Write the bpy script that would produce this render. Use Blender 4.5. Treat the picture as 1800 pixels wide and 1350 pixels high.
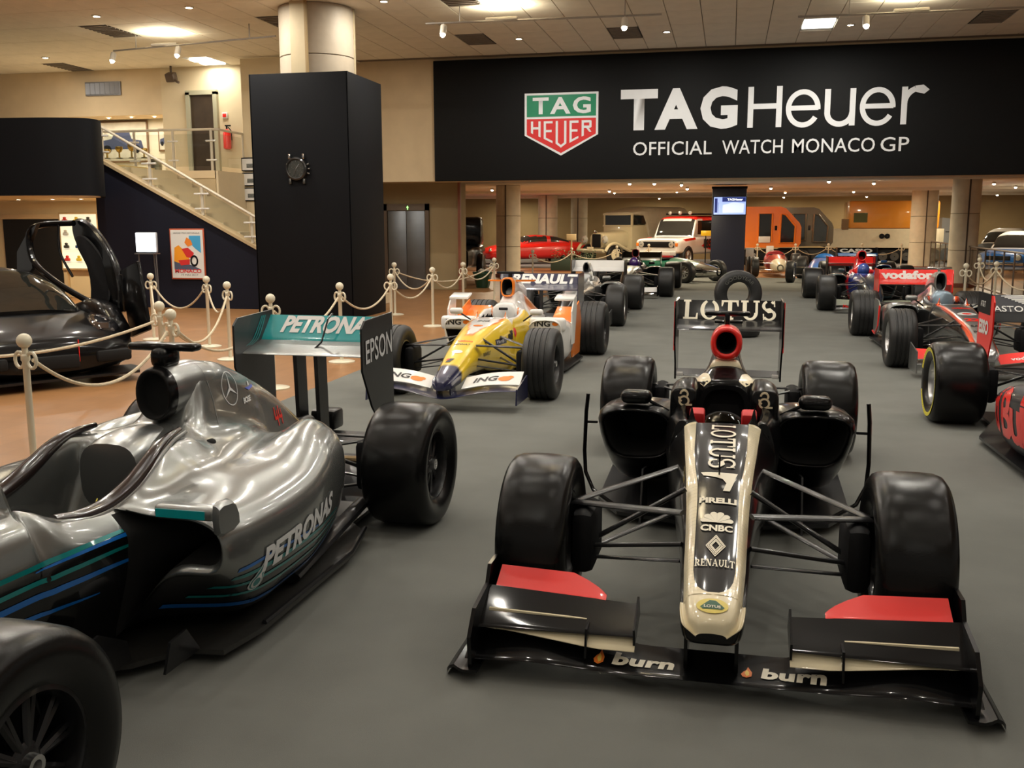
import bpy, bmesh, math, random
import numpy as np
from mathutils import Vector, Matrix
from mathutils.bvhtree import BVHTree

for o in list(bpy.data.objects):
    bpy.data.objects.remove(o, do_unlink=True)
SC = bpy.context.scene
COL = SC.collection
RND = random.Random(7)
PI = math.pi

# ------------------------------------------------------------------ camera
H_CAM, F_PX = 1.60, 1712.0
YAW, PITCH, ROLL = 0.2172, 0.1629, -0.0021
cam_d = bpy.data.cameras.new('camera')
cam_d.sensor_width = 36.0
cam_d.lens = F_PX / 1800 * 36.0
cam_d.clip_end = 200
cam = bpy.data.objects.new('camera', cam_d)
COL.objects.link(cam)
_F = Vector((-math.sin(YAW) * math.cos(PITCH), math.cos(YAW) * math.cos(PITCH), -math.sin(PITCH)))
_R = Vector((math.cos(YAW), math.sin(YAW), 0))
_U = _R.cross(_F)
_R2 = math.cos(ROLL) * _R + math.sin(ROLL) * _U
_U2 = -math.sin(ROLL) * _R + math.cos(ROLL) * _U
_m = Matrix(((_R2.x, _U2.x, -_F.x), (_R2.y, _U2.y, -_F.y), (_R2.z, _U2.z, -_F.z))).to_4x4()
_m.translation = Vector((0, 0, H_CAM))
cam.matrix_world = _m
SC.camera = cam

# ------------------------------------------------------------------ world, exposure
SC.view_settings.view_transform = 'Standard'
SC.view_settings.look = 'None'
SC.view_settings.gamma = 1.0
SC.view_settings.use_curve_mapping = False
SC.view_settings.exposure = EXPOSURE = 0.0
W = bpy.data.worlds.new('hall_air')
SC.world = W
W.use_nodes = True
W.node_tree.nodes['Background'].inputs[0].default_value = (1.0, 0.92, 0.80, 1)
W.node_tree.nodes['Background'].inputs[1].default_value = 0.20
LAMP_COL = (1.0, 0.945, 0.85)
CEIL_Z = 5.25

# ------------------------------------------------------------------ materials
MATS = {}
def mat(name, col=(.5, .5, .5), rough=.5, metal=0., coat=0., noise=0., nscale=8., bump=0., bscale=60., emit=None, estr=0., spec=.5, crough=.075, vc=False, rnoise=0.):
    if name in MATS:
        return MATS[name]
    m = bpy.data.materials.new(name)
    m.use_nodes = True
    nt = m.node_tree
    b = nt.nodes['Principled BSDF']
    b.inputs['Base Color'].default_value = (*col, 1)
    b.inputs['Roughness'].default_value = rough
    b.inputs['Metallic'].default_value = metal
    b.inputs['Coat Weight'].default_value = coat
    b.inputs['Coat Roughness'].default_value = crough
    b.inputs['Specular IOR Level'].default_value = spec
    if emit:
        b.inputs['Emission Color'].default_value = (*emit, 1)
        b.inputs['Emission Strength'].default_value = estr
    m.diffuse_color = (*col, 1)
    tc = nt.nodes.new('ShaderNodeTexCoord')
    src = None
    if vc:
        a = nt.nodes.new('ShaderNodeVertexColor'); a.layer_name = 'paint'
        nt.links.new(a.outputs['Color'], b.inputs['Base Color'])
        src = a.outputs['Color']
    if noise > 0:
        n = nt.nodes.new('ShaderNodeTexNoise')
        n.inputs['Scale'].default_value = nscale
        n.inputs['Detail'].default_value = 4
        nt.links.new(tc.outputs['Object'], n.inputs['Vector'])
        mp = nt.nodes.new('ShaderNodeMapRange')
        mp.inputs['From Min'].default_value = .25; mp.inputs['From Max'].default_value = .75
        mp.inputs['To Min'].default_value = 1 - noise; mp.inputs['To Max'].default_value = 1 + noise
        nt.links.new(n.outputs['Fac'], mp.inputs['Value'])
        mx = nt.nodes.new('ShaderNodeMix'); mx.data_type = 'RGBA'; mx.blend_type = 'MULTIPLY'
        mx.inputs[0].default_value = 1.0
        if src: nt.links.new(src, mx.inputs[6])
        else: mx.inputs[6].default_value = (*col, 1)
        nt.links.new(mp.outputs['Result'], mx.inputs[7])
        nt.links.new(mx.outputs[2], b.inputs['Base Color'])
        if rnoise > 0:
            mr = nt.nodes.new('ShaderNodeMapRange')
            mr.inputs['To Min'].default_value = max(0, rough - rnoise); mr.inputs['To Max'].default_value = rough + rnoise
            nt.links.new(n.outputs['Fac'], mr.inputs['Value'])
            nt.links.new(mr.outputs['Result'], b.inputs['Roughness'])
    if bump > 0:
        n2 = nt.nodes.new('ShaderNodeTexNoise')
        n2.inputs['Scale'].default_value = bscale
        n2.inputs['Detail'].default_value = 3
        nt.links.new(tc.outputs['Object'], n2.inputs['Vector'])
        bp = nt.nodes.new('ShaderNodeBump')
        bp.inputs['Strength'].default_value = bump
        bp.inputs['Distance'].default_value = .01
        nt.links.new(n2.outputs['Fac'], bp.inputs['Height'])
        nt.links.new(bp.outputs['Normal'], b.inputs['Normal'])
    MATS[name] = m
    return m

def glass_mat(name, col=(.96, .975, .965), alpha=.12, rough=.02):
    if name in MATS: return MATS[name]
    m = bpy.data.materials.new(name); m.use_nodes = True
    nt = m.node_tree; nt.nodes.clear()
    out = nt.nodes.new('ShaderNodeOutputMaterial')
    tr = nt.nodes.new('ShaderNodeBsdfTransparent'); tr.inputs[0].default_value = (*[c * (1 - alpha * .5) for c in col], 1)
    gl = nt.nodes.new('ShaderNodeBsdfGlossy'); gl.inputs['Roughness'].default_value = rough
    lw = nt.nodes.new('ShaderNodeLayerWeight'); lw.inputs[0].default_value = .5
    pw = nt.nodes.new('ShaderNodeMath'); pw.operation = 'POWER'; pw.inputs[1].default_value = 5.
    nt.links.new(lw.outputs['Facing'], pw.inputs[0])
    fr = nt.nodes.new('ShaderNodeMath'); fr.operation = 'MULTIPLY_ADD'; fr.inputs[1].default_value = .6; fr.inputs[2].default_value = .03
    nt.links.new(pw.outputs[0], fr.inputs[0])
    mx = nt.nodes.new('ShaderNodeMixShader')
    nt.links.new(fr.outputs[0], mx.inputs[0]); nt.links.new(tr.outputs[0], mx.inputs[1]); nt.links.new(gl.outputs[0], mx.inputs[2])
    nt.links.new(mx.outputs[0], out.inputs[0])
    MATS[name] = m
    return m

def paint(name, col, coat=1., rough=.35, metal=0., noise=.03):
    return mat(name, col, rough, metal, coat, noise, 3.)

M_BLACK = mat('gloss_black_paint', (.003, .003, .0035), .3, 0, .5, .03, 3., spec=.08, crough=.08)
M_CARBON = mat('carbon_black', (.010, .010, .011), .35, 0, .25, .25, 90, spec=.3)
M_DARK = mat('matt_black', (.006, .006, .007), .7, 0, 0, .2, 30, spec=.2)
M_VOID = mat('duct_black', (.003, .003, .003), .9, noise=.1)
M_RUBBER = mat('tyre_rubber', (.006, .006, .006), .25, 0, 0, .25, 6, .06, 180, rnoise=.05, spec=.3)
M_RUBBER_G = mat('grooved_tyre_rubber', (.012, .012, .012), .45, 0, 0, .25, 6, .12, 180, rnoise=.05)
M_RIM = mat('dark_wheel_rim', (.012, .012, .013), .35, .3, .3, .15, 20)
M_ALLOY = mat('silver_wheel_rim', (.55, .55, .55), .3, 1., 0, .08, 20)
M_CHROME = mat('polished_metal', (.75, .74, .72), .15, 1., 0, .05, 12)
M_CREAM = paint('cream_paint', (.80, .70, .47))
M_RED = paint('red_paint', (.85, .014, .008), coat=.6)
M_WHITE = paint('white_paint', (.80, .79, .76))
M_SILVER = mat('silver_paint', (.30, .31, .305), .30, .85, .6, .04, 3)
M_TEAL = paint('teal_paint', (.0, .33, .35))
M_BLUE = paint('blue_paint', (.01, .14, .50))
M_YELLOW = paint('yellow_paint', (.85, .55, .01))
M_ORANGE = paint('orange_paint', (.90, .22, .01))
M_NAVY = paint('navy_paint', (.006, .008, .045))
M_GREEN = paint('racing_green_paint', (.0, .065, .035))
M_GREYP = mat('graphite_metallic_paint', (.12, .12, .12), .3, .8, 1., .05, 3)
M_DKRED = paint('dark_red_paint', (.30, .004, .012))

# ------------------------------------------------------------------ mesh helpers
def V3(p): return np.asarray(p, float)
class MB:
    def __init__(s): s.v = []; s.f = []; s.m = []
    def add(s, v, f, mi=0):
        b = len(s.v)
        s.v.extend([tuple(map(float, p)) for p in v])
        s.f.extend([tuple(b + i for i in q) for q in f])
        s.m.extend([mi] * len(f)); return s
    def box(s, c, d, mi=0, rz=0., rx=0., ry=0.):
        x, y, z = d[0] / 2, d[1] / 2, d[2] / 2
        v = [Vector(p) for p in ((-x, -y, -z), (x, -y, -z), (x, y, -z), (-x, y, -z), (-x, -y, z), (x, -y, z), (x, y, z), (-x, y, z))]
        R = Matrix.Rotation(rz, 3, 'Z') @ Matrix.Rotation(ry, 3, 'Y') @ Matrix.Rotation(rx, 3, 'X')
        v = [R @ p + Vector(c) for p in v]
        return s.add(v, [(0, 3, 2, 1), (4, 5, 6, 7), (0, 1, 5, 4), (1, 2, 6, 5), (2, 3, 7, 6), (3, 0, 4, 7)], mi)
    def rbox(s, c, d, r=.01, mi=0, rz=0., rx=0., seg=2):
        bm = bmesh.new(); bmesh.ops.create_cube(bm, size=1)
        bmesh.ops.scale(bm, vec=d, verts=bm.verts)
        bmesh.ops.bevel(bm, geom=bm.edges[:], offset=min(r, min(d) * .49), segments=seg, affect='EDGES', profile=.5)
        R = Matrix.Rotation(rz, 3, 'Z') @ Matrix.Rotation(rx, 3, 'X')
        bm.verts.index_update()
        v = [R @ q.co + Vector(c) for q in bm.verts]; f = [[q.index for q in fc.verts] for fc in bm.faces]
        bm.free(); return s.add(v, f, mi)
    def prism(s, poly, axis, a, b, mi=0):
        # poly: 2D points in the plane normal to axis; extruded from a to b along it
        n = len(poly)
        def P(p, t):
            return (t, p[0], p[1]) if axis == 'x' else ((p[0], t, p[1]) if axis == 'y' else (p[0], p[1], t))
        v = [P(p, a) for p in poly] + [P(p, b) for p in poly]
        f = [tuple(range(n))[::-1], tuple(range(n, 2 * n))] + [(i, (i + 1) % n, n + (i + 1) % n, n + i) for i in range(n)]
        return s.add(v, f, mi)
    def lathe(s, prof, axis='z', c=(0, 0, 0), n=32, mi=0, cap=False, a0=0., a1=2 * PI):
        # prof: (along axis, radius)
        full = abs(a1 - a0 - 2 * PI) < 1e-6
        k = n if full else n + 1
        v = []
        for (t, r) in prof:
            for i in range(k):
                a = a0 + (a1 - a0) * i / n
                p = (r * math.cos(a), r * math.sin(a))
                q = (t, p[0], p[1]) if axis == 'x' else ((p[0], t, p[1]) if axis == 'y' else (p[0], p[1], t))
                v.append((q[0] + c[0], q[1] + c[1], q[2] + c[2]))
        f = []
        for j in range(len(prof) - 1):
            for i in range(n):
                i2 = (i + 1) % k
                f.append((j * k + i, j * k + i2, (j + 1) * k + i2, (j + 1) * k + i))
        if cap:
            f.append(tuple(range(k))[::-1]); f.append(tuple(range((len(prof) - 1) * k, len(prof) * k)))
        return s.add(v, f, mi)
    def cyl(s, p, q, r, n=12, mi=0, r2=None, flat=1., up=(0, 0, 1)):
        p, q = Vector(p), Vector(q); d = (q - p)
        if d.length < 1e-9: return s
        d = d.normalized(); up = Vector(up)
        if abs(d.dot(up)) > .95: up = Vector((1, 0, 0))
        a = d.cross(up).normalized(); b = a.cross(d)
        r2 = r if r2 is None else r2
        v = []
        for (c, rr) in ((p, r), (q, r2)):
            for i in range(n):
                t = 2 * PI * i / n
                v.append(c + a * math.cos(t) * rr + b * math.sin(t) * rr * flat)
        f = [(i, (i + 1) % n, n + (i + 1) % n, n + i) for i in range(n)] + [tuple(range(n))[::-1], tuple(range(n, 2 * n))]
        return s.add(v, f, mi)
    def tube(s, path, r, n=8, mi=0, closed=False, rs=None):
        P = [Vector(p) for p in path]; k = len(P); v = []
        prev = None
        for i, p in enumerate(P):
            a = P[i - 1] if (i > 0 or closed) else p; b = P[(i + 1) % k] if (i < k - 1 or closed) else p
            d = (b - a).normalized()
            if prev is None:
                u = Vector((0, 0, 1)) if abs(d.z) < .9 else Vector((1, 0, 0))
                x = d.cross(u).normalized()
            else:
                x = (prev - d * prev.dot(d)).normalized()
            prev = x; y = d.cross(x)
            rr = rs[i] if rs else r
            for j in range(n):
                t = 2 * PI * j / n
                v.append(p + x * math.cos(t) * rr + y * math.sin(t) * rr)
        f = []
        for i in range(k if closed else k - 1):
            for j in range(n):
                j2 = (j + 1) % n; i2 = (i + 1) % k
                f.append((i * n + j, i * n + j2, i2 * n + j2, i2 * n + j))
        if not closed:
            f.append(tuple(range(n))[::-1]); f.append(tuple(range((k - 1) * n, k * n)))
        return s.add(v, f, mi)
    def ball(s, c, r, n=16, mi=0, sc=(1, 1, 1)):
        m = n // 2; v = [(c[0], c[1], c[2] + r * sc[2])]
        for j in range(1, m):
            t = PI * j / m
            for i in range(n):
                a = 2 * PI * i / n
                v.append((c[0] + r * sc[0] * math.sin(t) * math.cos(a), c[1] + r * sc[1] * math.sin(t) * math.sin(a), c[2] + r * sc[2] * math.cos(t)))
        v.append((c[0], c[1], c[2] - r * sc[2])); e = len(v) - 1
        f = [(0, 1 + i, 1 + (i + 1) % n) for i in range(n)]
        for j in range(m - 2):
            for i in range(n):
                a = 1 + j * n; b = a + n; i2 = (i + 1) % n
                f.append((a + i, b + i, b + i2, a + i2))
        a = 1 + (m - 2) * n
        f += [(e, a + (i + 1) % n, a + i) for i in range(n)]
        return s.add(v, f, mi)
    def build(s, name, mats, parent=None, angle=35, label=None, paintf=None, loc=None):
        return mk(name, s.v, s.f, mats, parent, angle, s.m, label, paintf, loc)

def mk(name, v, f, mats, parent=None, angle=35, mi=None, label=None, paintf=None, loc=None):
    me = bpy.data.meshes.new(name)
    me.from_pydata([tuple(p) for p in v], [], f)
    if not isinstance(mats, (list, tuple)): mats = [mats]
    for m in mats: me.materials.append(m)
    if mi is not None and len(mats) > 1:
        me.polygons.foreach_set('material_index', mi)
    bm = bmesh.new(); bm.from_mesh(me)
    bmesh.ops.recalc_face_normals(bm, faces=bm.faces); bm.to_mesh(me); bm.free()
    if angle:
        me.shade_smooth()
        me.set_sharp_from_angle(angle=math.radians(angle))
    if paintf:
        a = me.color_attributes.new('paint', 'FLOAT_COLOR', 'POINT')
        a.data.foreach_set('color', np.array([(*paintf(*p.co), 1) for p in me.vertices], np.float32).ravel())
    me.update()
    o = bpy.data.objects.new(name, me)
    COL.objects.link(o)
    if parent: o.parent = parent
    if loc: o.location = loc
    if label: o['label'] = label
    return o

def tag(o, label=None, cat=None, group=None, kind=None):
    if label: o['label'] = label
    if cat: o['category'] = cat
    if group: o['group'] = group
    if kind: o['kind'] = kind
    return o
def thing(name, label, cat, loc=(0, 0, 0), rz=0., group=None):
    o = bpy.data.objects.new(name, None); COL.objects.link(o)
    o.empty_display_size = .1
    o.location = loc; o.rotation_euler = (0, 0, rz)
    return tag(o, label, cat, group)
def empty(name, parent, loc=(0, 0, 0), rz=0.):
    o = bpy.data.objects.new(name, None); COL.objects.link(o); o.empty_display_size = .1
    o.parent = parent; o.location = loc; o.rotation_euler = (0, 0, rz); return o
def copy_tree(o, parent=None):
    c = o.copy(); COL.objects.link(c); c.parent = parent
    for ch in list(o.children): copy_tree(ch, c)
    return c
def struct(o):
    o['kind'] = 'structure'; return o

def pchip(y, n):
    # y: (k, ...) samples at 0..k-1; n subdivisions per interval; monotone cubic
    y = np.asarray(y, float); k = len(y)
    d = y[1:] - y[:-1]
    m = np.zeros_like(y)
    if k == 2: m[:] = d[0]
    else:
        a, b = d[:-1], d[1:]
        ok = (a * b) > 0
        m[1:-1] = np.where(ok, 2 * a * b / np.where(ok, a + b, 1), 0)
        m[0] = d[0]; m[-1] = d[-1]
    out = []
    for i in range(k - 1):
        for j in range(n):
            t = j / n
            out.append((2 * t**3 - 3 * t**2 + 1) * y[i] + (t**3 - 2 * t**2 + t) * m[i] + (-2 * t**3 + 3 * t**2) * y[i + 1] + (t**3 - t**2) * m[i + 1])
    out.append(y[-1])
    return np.array(out)
def catmull(P, n, closed=True):
    P = np.asarray(P, float); k = len(P); out = []
    for i in range(k if closed else k - 1):
        if closed: a, b, c, d = P[(i - 1) % k], P[i], P[(i + 1) % k], P[(i + 2) % k]
        else: a, b, c, d = P[max(i - 1, 0)], P[i], P[i + 1], P[min(i + 2, k - 1)]
        for j in range(n):
            t = j / n
            out.append(.5 * (2 * b + (c - a) * t + (2 * a - 5 * b + 4 * c - d) * t * t + (3 * b - a - 3 * c + d) * t**3))
    if not closed: out.append(P[-1])
    return np.array(out)
def loft(rings, nu=5, nv=3, closed=True, cap0=False, cap1=False, lin=False):
    R = np.array([catmull(r, nv, closed) if nv > 1 else np.asarray(r, float) for r in rings])
    if nu > 1: R = pchip(R, nu)
    a, b = R.shape[:2]
    v = R.reshape(-1, 3)
    f = []
    for i in range(a - 1):
        for j in range(b if closed else b - 1):
            j2 = (j + 1) % b
            f.append((i * b + j, i * b + j2, (i + 1) * b + j2, (i + 1) * b + j))
    if cap0: f.append(tuple(range(b))[::-1])
    if cap1: f.append(tuple(range((a - 1) * b, a * b)))
    return v, f
def ring(y, half):
    # half profile (x, z) from the top centre line round to the bottom centre line -> closed symmetric ring
    r = [(x, y, z) for x, z in half]
    l = [(-x, y, z) for x, z in half[::-1] if x > 1e-6]
    return r + l
def sup(y, w, zt, zb, n=2.6, k=20, cx=0., nt=None):
    # superellipse ring
    out = []
    zm, h = (zt + zb) / 2, (zt - zb) / 2
    for i in range(k):
        a = PI / 2 - 2 * PI * i / k
        c, s = math.cos(a), math.sin(a)
        e = 2 / n
        out.append((cx + w * math.copysign(abs(c) ** e, c), y, zm + h * math.copysign(abs(s) ** e, s)))
    return out

def bvh_of(*objs):
    v, f = [], []
    for o in objs:
        b = len(v); v += [p.co.copy() for p in o.data.vertices]; f += [[b + i for i in p.vertices] for p in o.data.polygons]
    return BVHTree.FromPolygons(v, f)
def refine(v, f, L):
    bm = bmesh.new()
    vs = [bm.verts.new((p[0], p[1], 0)) for p in v]
    for q in f:
        try: bm.faces.new([vs[i] for i in q])
        except ValueError: pass
    bmesh.ops.triangulate(bm, faces=bm.faces)
    for _ in range(5):
        es = [e for e in bm.edges if e.calc_length() > L]
        if not es: break
        bmesh.ops.subdivide_edges(bm, edges=es, cuts=1)
        bmesh.ops.triangulate(bm, faces=bm.faces)
    bm.verts.index_update()
    v = [(q.co.x, q.co.y) for q in bm.verts]; f = [[q.index for q in fc.verts] for fc in bm.faces]
    bm.free(); return v, f
def decal(name, parent, v2, f, O, U, Vv, mats, bvh=None, D=None, off=.0025, L=.03, label=None, mi=None):
    # flat print: 2D mesh placed at O + u*U + v*V, laid on the surface found along D
    if bvh: v2, f = refine(v2, f, L)
    O, U, Vv = Vector(O), Vector(U), Vector(Vv)
    pts = []; last = None; missed = set()
    if D: D = Vector(D).normalized()
    n0 = U.cross(Vv).normalized()
    for (a, b) in v2:
        p = O + U * a + Vv * b
        if bvh:
            h, n, i, d = bvh.ray_cast(p, D, 3.)
            if h is None:
                p = p + D * (last if last is not None else 0); missed.add(len(pts))
            else:
                last = (h - p).length
                if n.dot(D) > 0: n = -n
                p = h + n * off
        pts.append(p)
    # overlapping strokes are staggered by a hair so that they never coincide
    par = list(range(len(v2)))
    def find(i):
        while par[i] != i: par[i] = par[par[i]]; i = par[i]
        return i
    for q in f:
        for i in q[1:]:
            a, b = find(q[0]), find(i)
            if a != b: par[b] = a
    comp = {}
    for i in range(len(v2)): comp.setdefault(find(i), len(comp))
    nd = -D if bvh else n0
    pts = [p + nd * ((0 if bvh else off) + .00025 * (comp[find(i)] % 9)) for i, p in enumerate(pts)]
    if missed:
        f = [q for q in f if not any(i in missed for i in q)]
        used = sorted({i for q in f for i in q}); ren = {i: k for k, i in enumerate(used)}
        pts = [pts[i] for i in used]; f = [[ren[i] for i in q] for q in f]
    me = bpy.data.meshes.new(name); me.from_pydata(pts, [], f)
    me.materials.append(mats); me.update()
    me.shade_smooth()
    o = bpy.data.objects.new(name, me); COL.objects.link(o); o.parent = parent
    if label: o['label'] = label
    return o

# ------------------------------------------------------------------ lettering
def text2d(s, bold=0., shear=0., space=1., stretch=1.):
    # cap height 1, left edge at 0
    cu = bpy.data.curves.new('lettering', 'FONT')
    cu.body = s; cu.size = 1.; cu.offset = bold; cu.shear = shear; cu.space_character = space; cu.resolution_u = 3
    o = bpy.data.objects.new('lettering', cu); COL.objects.link(o)
    dg = bpy.context.evaluated_depsgraph_get()
    me = bpy.data.meshes.new_from_object(o.evaluated_get(dg))
    v = np.array([(p.co.x, p.co.y) for p in me.vertices]) if len(me.vertices) else np.zeros((1, 2))
    f = [list(p.vertices) for p in me.polygons]
    bpy.data.objects.remove(o); bpy.data.curves.remove(cu); bpy.data.meshes.remove(me)
    caps = .73
    v[:, 0] -= v[:, 0].min()
    v /= caps
    v[:, 0] *= stretch
    return [tuple(p) for p in v], f
def fit(vf, w, h=None):
    # scale a 2D mesh to width w and height h, centred on 0
    v, f = vf; a = np.array(v); lo, hi = a.min(0), a.max(0)
    sx = w / max(hi[0] - lo[0], 1e-6); sy = sx if h is None else h / max(hi[1] - lo[1], 1e-6)
    a = (a - (lo + hi) / 2) * [sx, sy]
    return [tuple(p) for p in a], f
class G2:
    # 2D polygons
    def __init__(s): s.v = []; s.f = []
    def poly(s, P):
        b = len(s.v); s.v += [tuple(p) for p in P]; s.f.append(list(range(b, b + len(P)))); return s
    def strip(s, A, B):
        b = len(s.v); n = len(A); s.v += [tuple(p) for p in A] + [tuple(p) for p in B]
        s.f += [[b + i, b + i + 1, b + n + i + 1, b + n + i] for i in range(n - 1)]; return s
    def arc(s, cx, cy, ax, ay, bx, by, a0, a1, n=16, ox=0, oy=0):
        t = np.linspace(a0, a1, n + 1)
        return s.strip([(cx + ax * math.cos(q), cy + ay * math.sin(q)) for q in t], [(cx + ox + bx * math.cos(q), cy + oy + by * math.sin(q)) for q in t])
    def rect(s, x0, y0, x1, y1): return s.poly([(x0, y0), (x1, y0), (x1, y1), (x0, y1)])
    def disc(s, cx, cy, rx, ry=None, n=24):
        ry = rx if ry is None else ry
        return s.poly([(cx + rx * math.cos(2 * PI * i / n), cy + ry * math.sin(2 * PI * i / n)) for i in range(n)])
    def put(s, g, dx=0., dy=0., sc=1., sy=None):
        sy = sc if sy is None else sy
        v, f = g if isinstance(g, tuple) else (g.v, g.f)
        b = len(s.v); s.v += [(p[0] * sc + dx, p[1] * sy + dy) for p in v]; s.f += [[b + i for i in q] for q in f]; return s
    @property
    def vf(s): return s.v, s.f
def serif(word, t=.2, h=.09, gap=.1):
    # slab-serif capitals, height 1
    out = G2(); x = 0.
    S = .08
    for ch in word:
        g = G2(); w = .7
        def stem(a, y0=0., y1=1., foot=True, head=True):
            g.rect(a, y0, a + t, y1)
            if foot: g.rect(a - S, y0, a + t + S, y0 + h)
            if head: g.rect(a - S, y1 - h, a + t + S, y1)
        if ch == 'L':
            w = .72; stem(S); g.rect(S, 0, w, h); g.poly([(w - .1, h), (w, 0), (w, .32), (w - .06, .32)])
        elif ch == 'O':
            w = .92; g.arc(w / 2, .5, w / 2, .52, w / 2 - t, .52 - h, 0, 2 * PI, 32)
        elif ch == 'T':
            w = .84; stem(w / 2 - t / 2, head=False); g.rect(0, 1 - h, w, 1); g.poly([(0, .68), (.05, .68), (.12, 1 - h), (0, 1)]); g.poly([(w, .68), (w - .05, .68), (w - .12, 1 - h), (w, 1)])
        elif ch == 'U':
            w = .9; g.rect(S, .35, S + t, 1); g.rect(0, 1 - h, t + 2 * S, 1); g.rect(w - S - t * .6, .35, w - S, 1); g.rect(w - t - S * 1.2, 1 - h, w, 1)
            g.arc(w / 2, .37, w / 2 - S, .39, w / 2 - S - t * .85, .39 - h * 1.2, PI, 2 * PI, 18)
        elif ch == 'S':
            w = .68; g.arc(w / 2, .73, w / 2, .29, w / 2 - t * .75, .29 - h, .15 * PI, 1.25 * PI, 16)
            g.arc(w / 2, .27, w / 2, .29, w / 2 - t * .75, .29 - h, -.85 * PI, .25 * PI, 16)
            g.poly([(.07, .56), (.3, .36), (w - .06, .42), (w - .28, .62)])
            g.poly([(w - .06, 1), (w - .12, .98), (w - .1, .68), (w - .04, .68)]); g.poly([(.06, 0), (.12, .02), (.1, .32), (.04, .32)])
        elif ch == 'R':
            w = .88; stem(S); g.arc(.36, .72, .36, .28, .36 - t, .28 - h, -PI / 2, PI / 2, 14); g.rect(S, 1 - h, .38, 1); g.rect(S, .44, .38, .44 + h)
            g.poly([(.36, .46), (.58, .46), (.84, 0), (.58, 0)]); g.rect(.56, 0, .9, h)
        elif ch == 'E':
            w = .76; stem(S); g.rect(S, 0, w, h); g.rect(S, 1 - h, w - .03, 1); g.rect(S, .46, .55, .46 + h)
            g.rect(w - .07, 0, w, .3); g.rect(w - .1, .72, w - .03, 1); g.rect(.5, .36, .57, .66)
        elif ch == 'N':
            w = .95; g.rect(S + .04, 0, S + .12, 1); g.rect(0, 0, .26, h); g.rect(0, 1 - h, .3, 1); g.rect(w - S - .12, 0, w - S - .04, 1); g.rect(w - .3, 1 - h, w, 1)
            g.poly([(S, 1), (S + .28, 1), (w - S - .04, 0), (w - S - .26, 0)])
        elif ch == 'A':
            w = .95; g.poly([(.42, 1), (.54, 1), (.9, 0), (.66, 0)]); g.poly([(.42, 1), (.5, 1), (.17, 0), (.08, 0)]); g.rect(.22, .3, .7, .3 + h)
            g.rect(0, 0, .28, h); g.rect(.58, 0, w, h)
        out.put(g, x, 0); x += w + gap
    return out.vf

# ================================================================== SETTING
M_WALL = mat('beige_plaster', (.68, .53, .33), .75, noise=.06, nscale=2.5, bump=.05, bscale=40)
M_WALLB = mat('brown_and_shaded_plaster', (.36, .27, .14), .8, noise=.08, nscale=1.5, bump=.05, bscale=30)
M_CREAMW = mat('cream_plaster', (.70, .58, .38), .75, noise=.05, nscale=2.)
M_STONE = mat('pale_column_stone', (.72, .64, .48), .55, noise=.10, nscale=4., bump=.05, bscale=60)
M_PANEL = mat('ceiling_panel', (.84, .77, .64), .85, noise=.06, nscale=3., bump=.08, bscale=120)
M_JOINT = mat('ceiling_joint', (.20, .16, .12), .9, noise=.1)
M_CLAD = mat('black_cladding', (.0045, .005, .0065), .7, noise=.15, nscale=40, spec=.15)
M_BANNER = mat('black_banner', (.0065, .0072, .0080), .65, noise=.12, nscale=30, spec=.2)
M_CARPET = mat('grey_carpet', (.164, .168, .154), .95, noise=.10, nscale=2.2, bump=.25, bscale=500, spec=.1)
M_SKIRT = mat('red_brown_skirting', (.25, .08, .04), .5, noise=.1)
M_STEEL = mat('brushed_steel', (.20, .21, .22), .4, .9, 0, .1, 3.)
M_LETTER = mat('white_letter_print', (.82, .84, .86), .5, noise=.02)
M_RAIL = mat('cream_metal_rail', (.62, .56, .44), .35, .2, .3, .04)
M_GLASS = glass_mat('clear_glass', alpha=.12)
M_TINT = glass_mat('dark_glass', (.10, .11, .11), .5)

def floor_mat():
    m = bpy.data.materials.new('terracotta_floor'); m.use_nodes = True
    nt = m.node_tree; b = nt.nodes['Principled BSDF']
    tc = nt.nodes.new('ShaderNodeTexCoord')
    br = nt.nodes.new('ShaderNodeTexBrick')
    br.offset = 0.; br.inputs['Scale'].default_value = 1.
    br.inputs['Brick Width'].default_value = .2; br.inputs['Row Height'].default_value = .2
    br.inputs['Mortar Size'].default_value = .003; br.inputs['Mortar Smooth'].default_value = .3
    br.inputs['Color1'].default_value = (.34, .165, .062, 1); br.inputs['Color2'].default_value = (.30, .145, .053, 1)
    br.inputs['Mortar'].default_value = (.26, .13, .055, 1)
    nt.links.new(tc.outputs['Object'], br.inputs['Vector'])
    n = nt.nodes.new('ShaderNodeTexNoise'); n.inputs['Scale'].default_value = 2.; n.inputs['Detail'].default_value = 5
    nt.links.new(tc.outputs['Object'], n.inputs['Vector'])
    mr = nt.nodes.new('ShaderNodeMapRange'); mr.inputs['To Min'].default_value = .8; mr.inputs['To Max'].default_value = 1.2
    nt.links.new(n.outputs['Fac'], mr.inputs['Value'])
    mx = nt.nodes.new('ShaderNodeMix'); mx.data_type = 'RGBA'; mx.blend_type = 'MULTIPLY'; mx.inputs[0].default_value = 1
    nt.links.new(br.outputs['Color'], mx.inputs[6]); nt.links.new(mr.outputs['Result'], mx.inputs[7])
    nt.links.new(mx.outputs[2], b.inputs['Base Color'])
    b.inputs['Roughness'].default_value = .38
    return m
M_TILE = floor_mat()

# floors
o = MB().box((-4, 20, -.1), (42, 58, .188)).build('floor', M_TILE, angle=0); struct(o)
o = MB().rbox((.17, 11.5, -.003), (8.26, 37, .016), .006).build('floor_carpet', M_CARPET); struct(o)

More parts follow.
